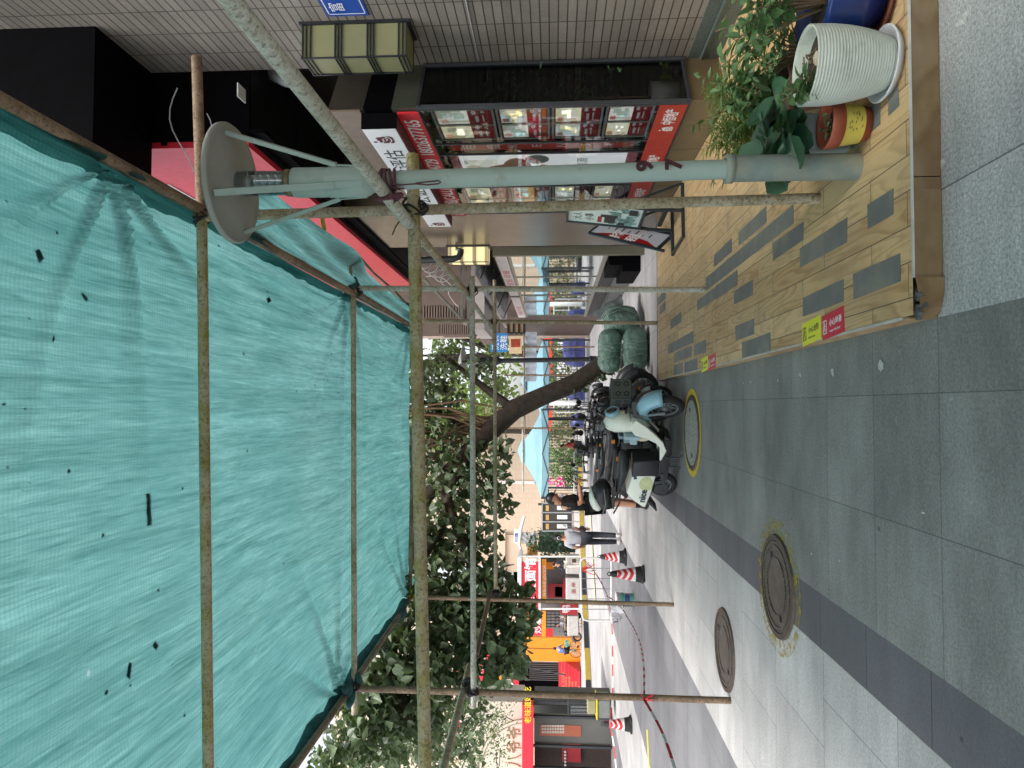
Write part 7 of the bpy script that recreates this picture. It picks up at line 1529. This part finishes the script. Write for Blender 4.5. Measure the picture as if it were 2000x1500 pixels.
person('stall keeper in a dark jacket with a white apron standing at the noodle stall', (p.x, p.y, 0), R(150), dict(le=(.1, .25, 1.12), lw=(.32, .12, 1.1)), M('dark_jacket', sr(50, 54, 62), .8), M('apron_white', sr(214, 206, 196), .8), 1.72, hands=False, sleeve='long')
p = V((atY(1100, 868, 31.5).x, 31.5, 0))
SEAT = dict(pelvis=(0, 0, .55), waist=(0, 0, .70), chest=(.02, 0, .90), neck=(.05, 0, 1.06), skull=(.09, 0, 1.15), crown=(.09, 0, 1.24), ls=(.02, .17, 1.0), le=(.06, .22, .75), lw=(.27, .16, .66), rs=(.02, -.17, 1.0), re=(.06, -.22, .75), rw=(.27, -.16, .66), lh=(0, .09, .52), lk=(.42, .11, .52), la=(.40, .11, .09), lt=(.55, .12, .03), rh=(0, -.09, .52), rk=(.42, -.11, .52), ra=(.40, -.11, .09), rt=(.55, -.12, .03))
person('seated person in a bright red top and grey trousers under the gazebo', (p.x, p.y, 0), R(200), SEAT, RED, M('grey_trouser', sr(90, 92, 100), .8), 1.7, hands=False)
t = thing('stool', 'plain dark stool beneath the seated person in red', 'stool', (p.x, p.y, 0)); b = MB(); b.lathe([(0, .40), (.17, .40), (.17, .44), (0, .44)], seg=18); b.build('seat', DARK, t)
for k in range(4): b = MB(); a = R(45+90*k); b.tube([(.14*math.cos(a), .14*math.sin(a), .40), (.17*math.cos(a), .17*math.sin(a), 0)], .014, 6); b.build('leg', STEEL, t)
p = V((atY(1100, 973, 35).x, 35, 0)); person('person in a white T-shirt and dark trousers standing by the far fence', (p.x, p.y, 0), R(-60), {}, WHT, NAVY, 1.68, hands=False)
# motorcycle with two riders, and a cyclist, in front of the orange shop
MOTOR_Y = 41; c = atY(1120, 1222, MOTOR_Y); c = V((c.x, MOTOR_Y, 0))
mc = dup(d1, c, R(215), 'dark motor scooter carrying two riders past the snack stall', 1.05); mc['group'] = 'moving scooters'; mc['category'] = 'scooter'
def ride(dx, label, top, bottom, hh):
    q = c + Matrix.Rotation(R(215), 3, 'Z') @ V((dx, 0, 0)); P_ = {k: (v_[0], v_[1], v_[2]+.27) for k, v_ in SEAT.items()}
    P_.update(lk=(.34, .2, .72), la=(.26, .2, .32), lt=(.4, .2, .27), rk=(.34, -.2, .72), ra=(.26, -.2, .32), rt=(.4, -.2, .27), lw=(.36, .2, 1.0), rw=(.36, -.2, 1.0))
    person(label, (q.x, q.y, 0), R(215), P_, top, bottom, 1.65, hands=False, sleeve='short')
ride(-.12, 'driver in a white shirt steering the dark motor scooter', WHT, BLK, 0); ride(-.5, 'passenger in a white top sitting behind the scooter driver', M('cream_cloth', sr(222, 216, 214), .8), NAVY, 0)
cy = atY(1130, 1268, 42); cy = V((cy.x, 42, 0)); TEAL = M('teal_frame', sr(110, 200, 180), .4)
bk = thing('bicycle', 'teal bicycle with a front basket ridden past the orange wall', 'bicycle', cy, R(75)); wheel(bk, .5, .32, .32, .035, STEEL, False); wheel(bk, -.5, .32, .32, .035, STEEL, False)
b = MB(); b.tube([(-.5, 0, .32), (-.05, 0, .3), (-.2, 0, .8)], .018, 8); b.tube([(-.05, 0, .3), (.38, 0, .75), (.5, 0, .32)], .02, 8); b.tube([(-.5, 0, .32), (-.18, 0, .72)], .014, 8); b.tube([(.38, 0, .75), (.34, 0, .98)], .018, 8); b.build('frame', TEAL, bk)
b = MB(); b.tube([(.25, -.26, 1.0), (.34, 0, .98), (.25, .26, 1.0)], .012, 6); b.build('handlebar', DARK, bk); b = MB(); b.hull([(-.32, .82, .09), (-.3, .86, .09), (-.08, .85, .04), (-.1, .82, .04)]); b.build('saddle', BLACK, bk)
b = MB(); b.box((.42, -.16, .72), (.7, .16, .94)); b.build('front_basket', TEAL, bk, bevel=.02)
P_ = {k: (v_[0]-.2, v_[1], v_[2]+.36) for k, v_ in SEAT.items()}; P_.update(lk=(.15, .12, .78), la=(-.02, .12, .36), lt=(.12, .12, .30), rk=(.12, -.12, .66), ra=(.02, -.12, .22), rt=(.16, -.12, .17), lw=(.22, .2, 1.02), rw=(.22, -.2, 1.02), chest=(-.1, 0, 1.27), neck=(-.03, 0, 1.43), skull=(.02, 0, 1.52), crown=(.03, 0, 1.61), ls=(-.08, .17, 1.36), rs=(-.08, -.17, 1.36), le=(.02, .24, 1.14), re=(.02, -.24, 1.14))
person('cyclist in a denim blue top and dark shorts riding the teal bicycle', cy, R(75), P_, M('denim', sr(90, 110, 150), .8), BLK, 1.68, legs='short', hands=False)
# ------------------------------------------------------------------ cones, barrier, bucket, tape
CONW = M('cone_white', sr(226, 226, 226), .4); CONR = M('cone_red', sr(200, 36, 44), .4)
def cone(px, py, h, rz, label, lean=0):
    c = atZ(px, py, 0); t = thing('traffic_cone', label, 'traffic cone', (c.x, c.y, 0), rz, 'red and white traffic cones')
    b = MB(); b.lathe([(.0, .004), (.205, .004), (.215, .03), (.19, .045), (.155, .06)], seg=4, smooth=False); b.xf(Matrix.Rotation(R(45), 4, 'Z')); b.build('base', RUBBER, t, bevel=.02)
    f = lambda z: .148-(z-.05)/(h-.05)*.105
    b = MB(); b.lathe([(f(.05), .05), (f(.16), .16)], seg=24); b.lathe([(f(h*.80), h*.80), (f(h*.97), h*.97), (.03, h)], seg=24); b.build('black_collar', RUBBER, t)
    b = MB(); b.lathe([(f(.16), .16), (f(h*.80), h*.80)], seg=24); b.build('white_sleeve', CONW, t)
    b = MB()
    for k in range(3):
        z = .19+k*(h*.80-.17)/3
        for half in (0, 1):
            n_ = 12; vs_ = []
            for i in range(n_+1):
                u = i/n_; a = R(90+180*half)+math.pi*u; zz = z+(.085*(u*2-1) if u > .5 else .085*(1-2*u))*.8
                for w_ in (0, .058): vs_.append(V((math.cos(a)*(f(zz+w_)+.0015), math.sin(a)*(f(zz+w_)+.0015), zz+w_)))
            b.add(vs_, [(i*2, i*2+2, i*2+3, i*2+1) for i in range(n_)], True)
    b.build('red_stripe', CONR, t)
    b = MB(); b.tube([(.0, -.028, h*.99), (0, -.03, h*1.05), (0, 0, h*1.09), (0, .03, h*1.05), (0, .028, h*.99)], .009, 6); b.build('top_ring', RUBBER, t); return t
cone(1223, 1088, .58, R(70), 'traffic cone standing at the corner of the white barrier by the walking woman')
cone(1258, 1122, .60, R(110), 'traffic cone with a worn sleeve standing in front of the white barrier')
cone(1234, 1415, .58, R(95), 'traffic cone tied to tape in front of the arched restaurant')
yb = 17.2; t = thing('barrier', 'white tubular crowd barrier lying low with red ribbon tied to it', 'barrier', (atY(1150, 1150, yb).x, yb, 0)); q = lambda a, c_: atY(a, c_, yb)
b = MB(); b.tube([q(1194, 1090), q(1142, 1090), q(1136, 1093), q(1134, 1098), q(1136, 1198), q(1140, 1210), q(1147, 1212), q(1194, 1212)], .024, 10); b.tube([q(1194, 1090), q(1194, 1212)], .02, 8); b.build('outer_tube', WHITE, t, world=True)
b = MB()
for py in (1110, 1130, 1150, 1170, 1190): b.tube([q(1136, py), q(1194, py)], .010, 6)
b.build('upright_bar', STEEL, t, world=True); b = MB(); b.tube([q(1194, 1210)+V((0, -.25, 0)), q(1205, 1210)+V((0, -.15, 0)), q(1205, 1210)+V((0, .15, 0)), q(1194, 1210)+V((0, .25, 0))], .018, 8); b.tube([q(1194, 1092), atZ(1214, 1094, .02)], .018, 8); b.tube([q(1194, 1208), atZ(1213, 1206, .02)], .018, 8); b.build('foot', STEEL, t, world=True)
b = MB(); r = random.Random(17)
for i in range(9): a = q(1134+r.uniform(0, 3), 1113+r.uniform(-4, 4)); e = a+V((r.uniform(-.12, .2), -.03+r.uniform(-.05, .05), r.uniform(-.42, -.12))); b.bar(a, e, .03, .004)
b.build('red_ribbon', CONR, t, world=True)
p = atZ(1238, 1172, 0); t = thing('paint_bucket', 'white paint bucket with green bands and a crumpled bag beside the striped pole', 'bucket', (p.x, p.y, 0)); b = MB(); b.lathe([(0, .0), (.125, .0), (.145, .33), (.155, .33), (.155, .36), (.142, .36), (.13, .1), (0, .1)], seg=32); b.build('pail', CONW, t)
b = MB()
for z0, z1 in ((.03, .075), (.2, .26)): b.lathe([(.1262+.02*z0/.33, z0), (.1262+.02*z1/.33, z1)], seg=32)
b.build('green_band', M('band_green', sr(60, 170, 140), .5), t); b = MB(); b.lathe([(.1262+.02*.09/.33, .09), (.1262+.02*.19/.33, .19)], seg=32); b.f = b.f[20:30]; b.sm = b.sm[:10]; b.mi = b.mi[:10]; b.build('blue_print', M('print_blue', sr(60, 80, 140), .5), t)
b = MB(); r = random.Random(3); n1 = 14; vs_ = [V((.16+.10*math.cos(j*.45)*(1-.3*i/6), .1*math.sin(j*.45)*(1-.3*i/6)+.0, .22+.26*i/6))+rv(r)*.02 for i in range(7) for j in range(n1)]; b.add(vs_, [(i*n1+j, i*n1+(j+1) % n1, (i+1)*n1+(j+1) % n1, (i+1)*n1+j) for i in range(6) for j in range(n1)], True); b.xf(Matrix.Rotation(R(200), 4, 'Z')); tb = b.build('crumpled_bag', M('bag_white', sr(224, 224, 226), .5), t)
def tape(pts, label, seed):
    P = []
    for a, c_ in zip(pts, pts[1:]):
        n_ = 16
        for i in range(n_): k = i/n_; p = a.lerp(c_, k); p.z -= .10*math.sin(math.pi*k)*min(1, (c_-a).length/4); P.append(p)
    P.append(pts[-1].copy()); b = MB(); rr2 = random.Random(seed); L = 0
    for i in range(len(P)-1):
        a, c_ = P[i], P[i+1]; m_ = max(1, int((c_-a).length/.18))
        for j in range(m_):
            u, v_ = a.lerp(c_, j/m_), a.lerp(c_, (j+1)/m_); b.cur = int(L/.2) % 2; L += (v_-u).length; tw = math.sin(L*1.7+seed)*.015; w_ = .012
            b.hexa([u+V((0, tw, -w_)), v_+V((0, tw, -w_)), v_+V((0, tw+.002, -w_)), u+V((0, tw+.002, -w_)), u+V((0, -tw, w_)), v_+V((0, -tw, w_)), v_+V((0, -tw+.002, w_)), u+V((0, -tw+.002, w_))])
    return tag(b.build('barrier_tape', [CONR, CONW]), label, 'barrier tape', 'red and white barrier tapes')
k1 = atY(1258, 1366, a4.y-.03)
tape([atY(1190, 1166, 14.0), atY(1225, 1205, 12.2), k1], 'red white tape sagging from the bucket to the brown pole', 1); tape([k1, atY(1322, 1515, 5.2)], 'red white tape running from the brown pole out of the picture', 2)
tape([atY(1190, 1175, 14.4), atY(1196, 1290, 14.2), atY(1191, 1413, 14.1)], 'red white tape stretched from the bucket to the far left cone', 3); tape([atY(1191, 1413, 14.1), atY(1204, 1515, 13.6)], 'red white tape leaving the cone before the arched restaurant', 4)
tape([atY(1140, 1092, 17.1), atY(1188, 1168, 14.4)], 'red white tape tied loosely across the white barrier', 5)
b = MB(); r = random.Random(23)
for i in range(5): e = k1+V((r.uniform(-.07, .07), -.03, r.uniform(-.09, .04))); b.bar(k1, e, .016, .003)
tag(b.build('tape_knot', CONR), 'red tape knot on the brown pole', 'tape knot')
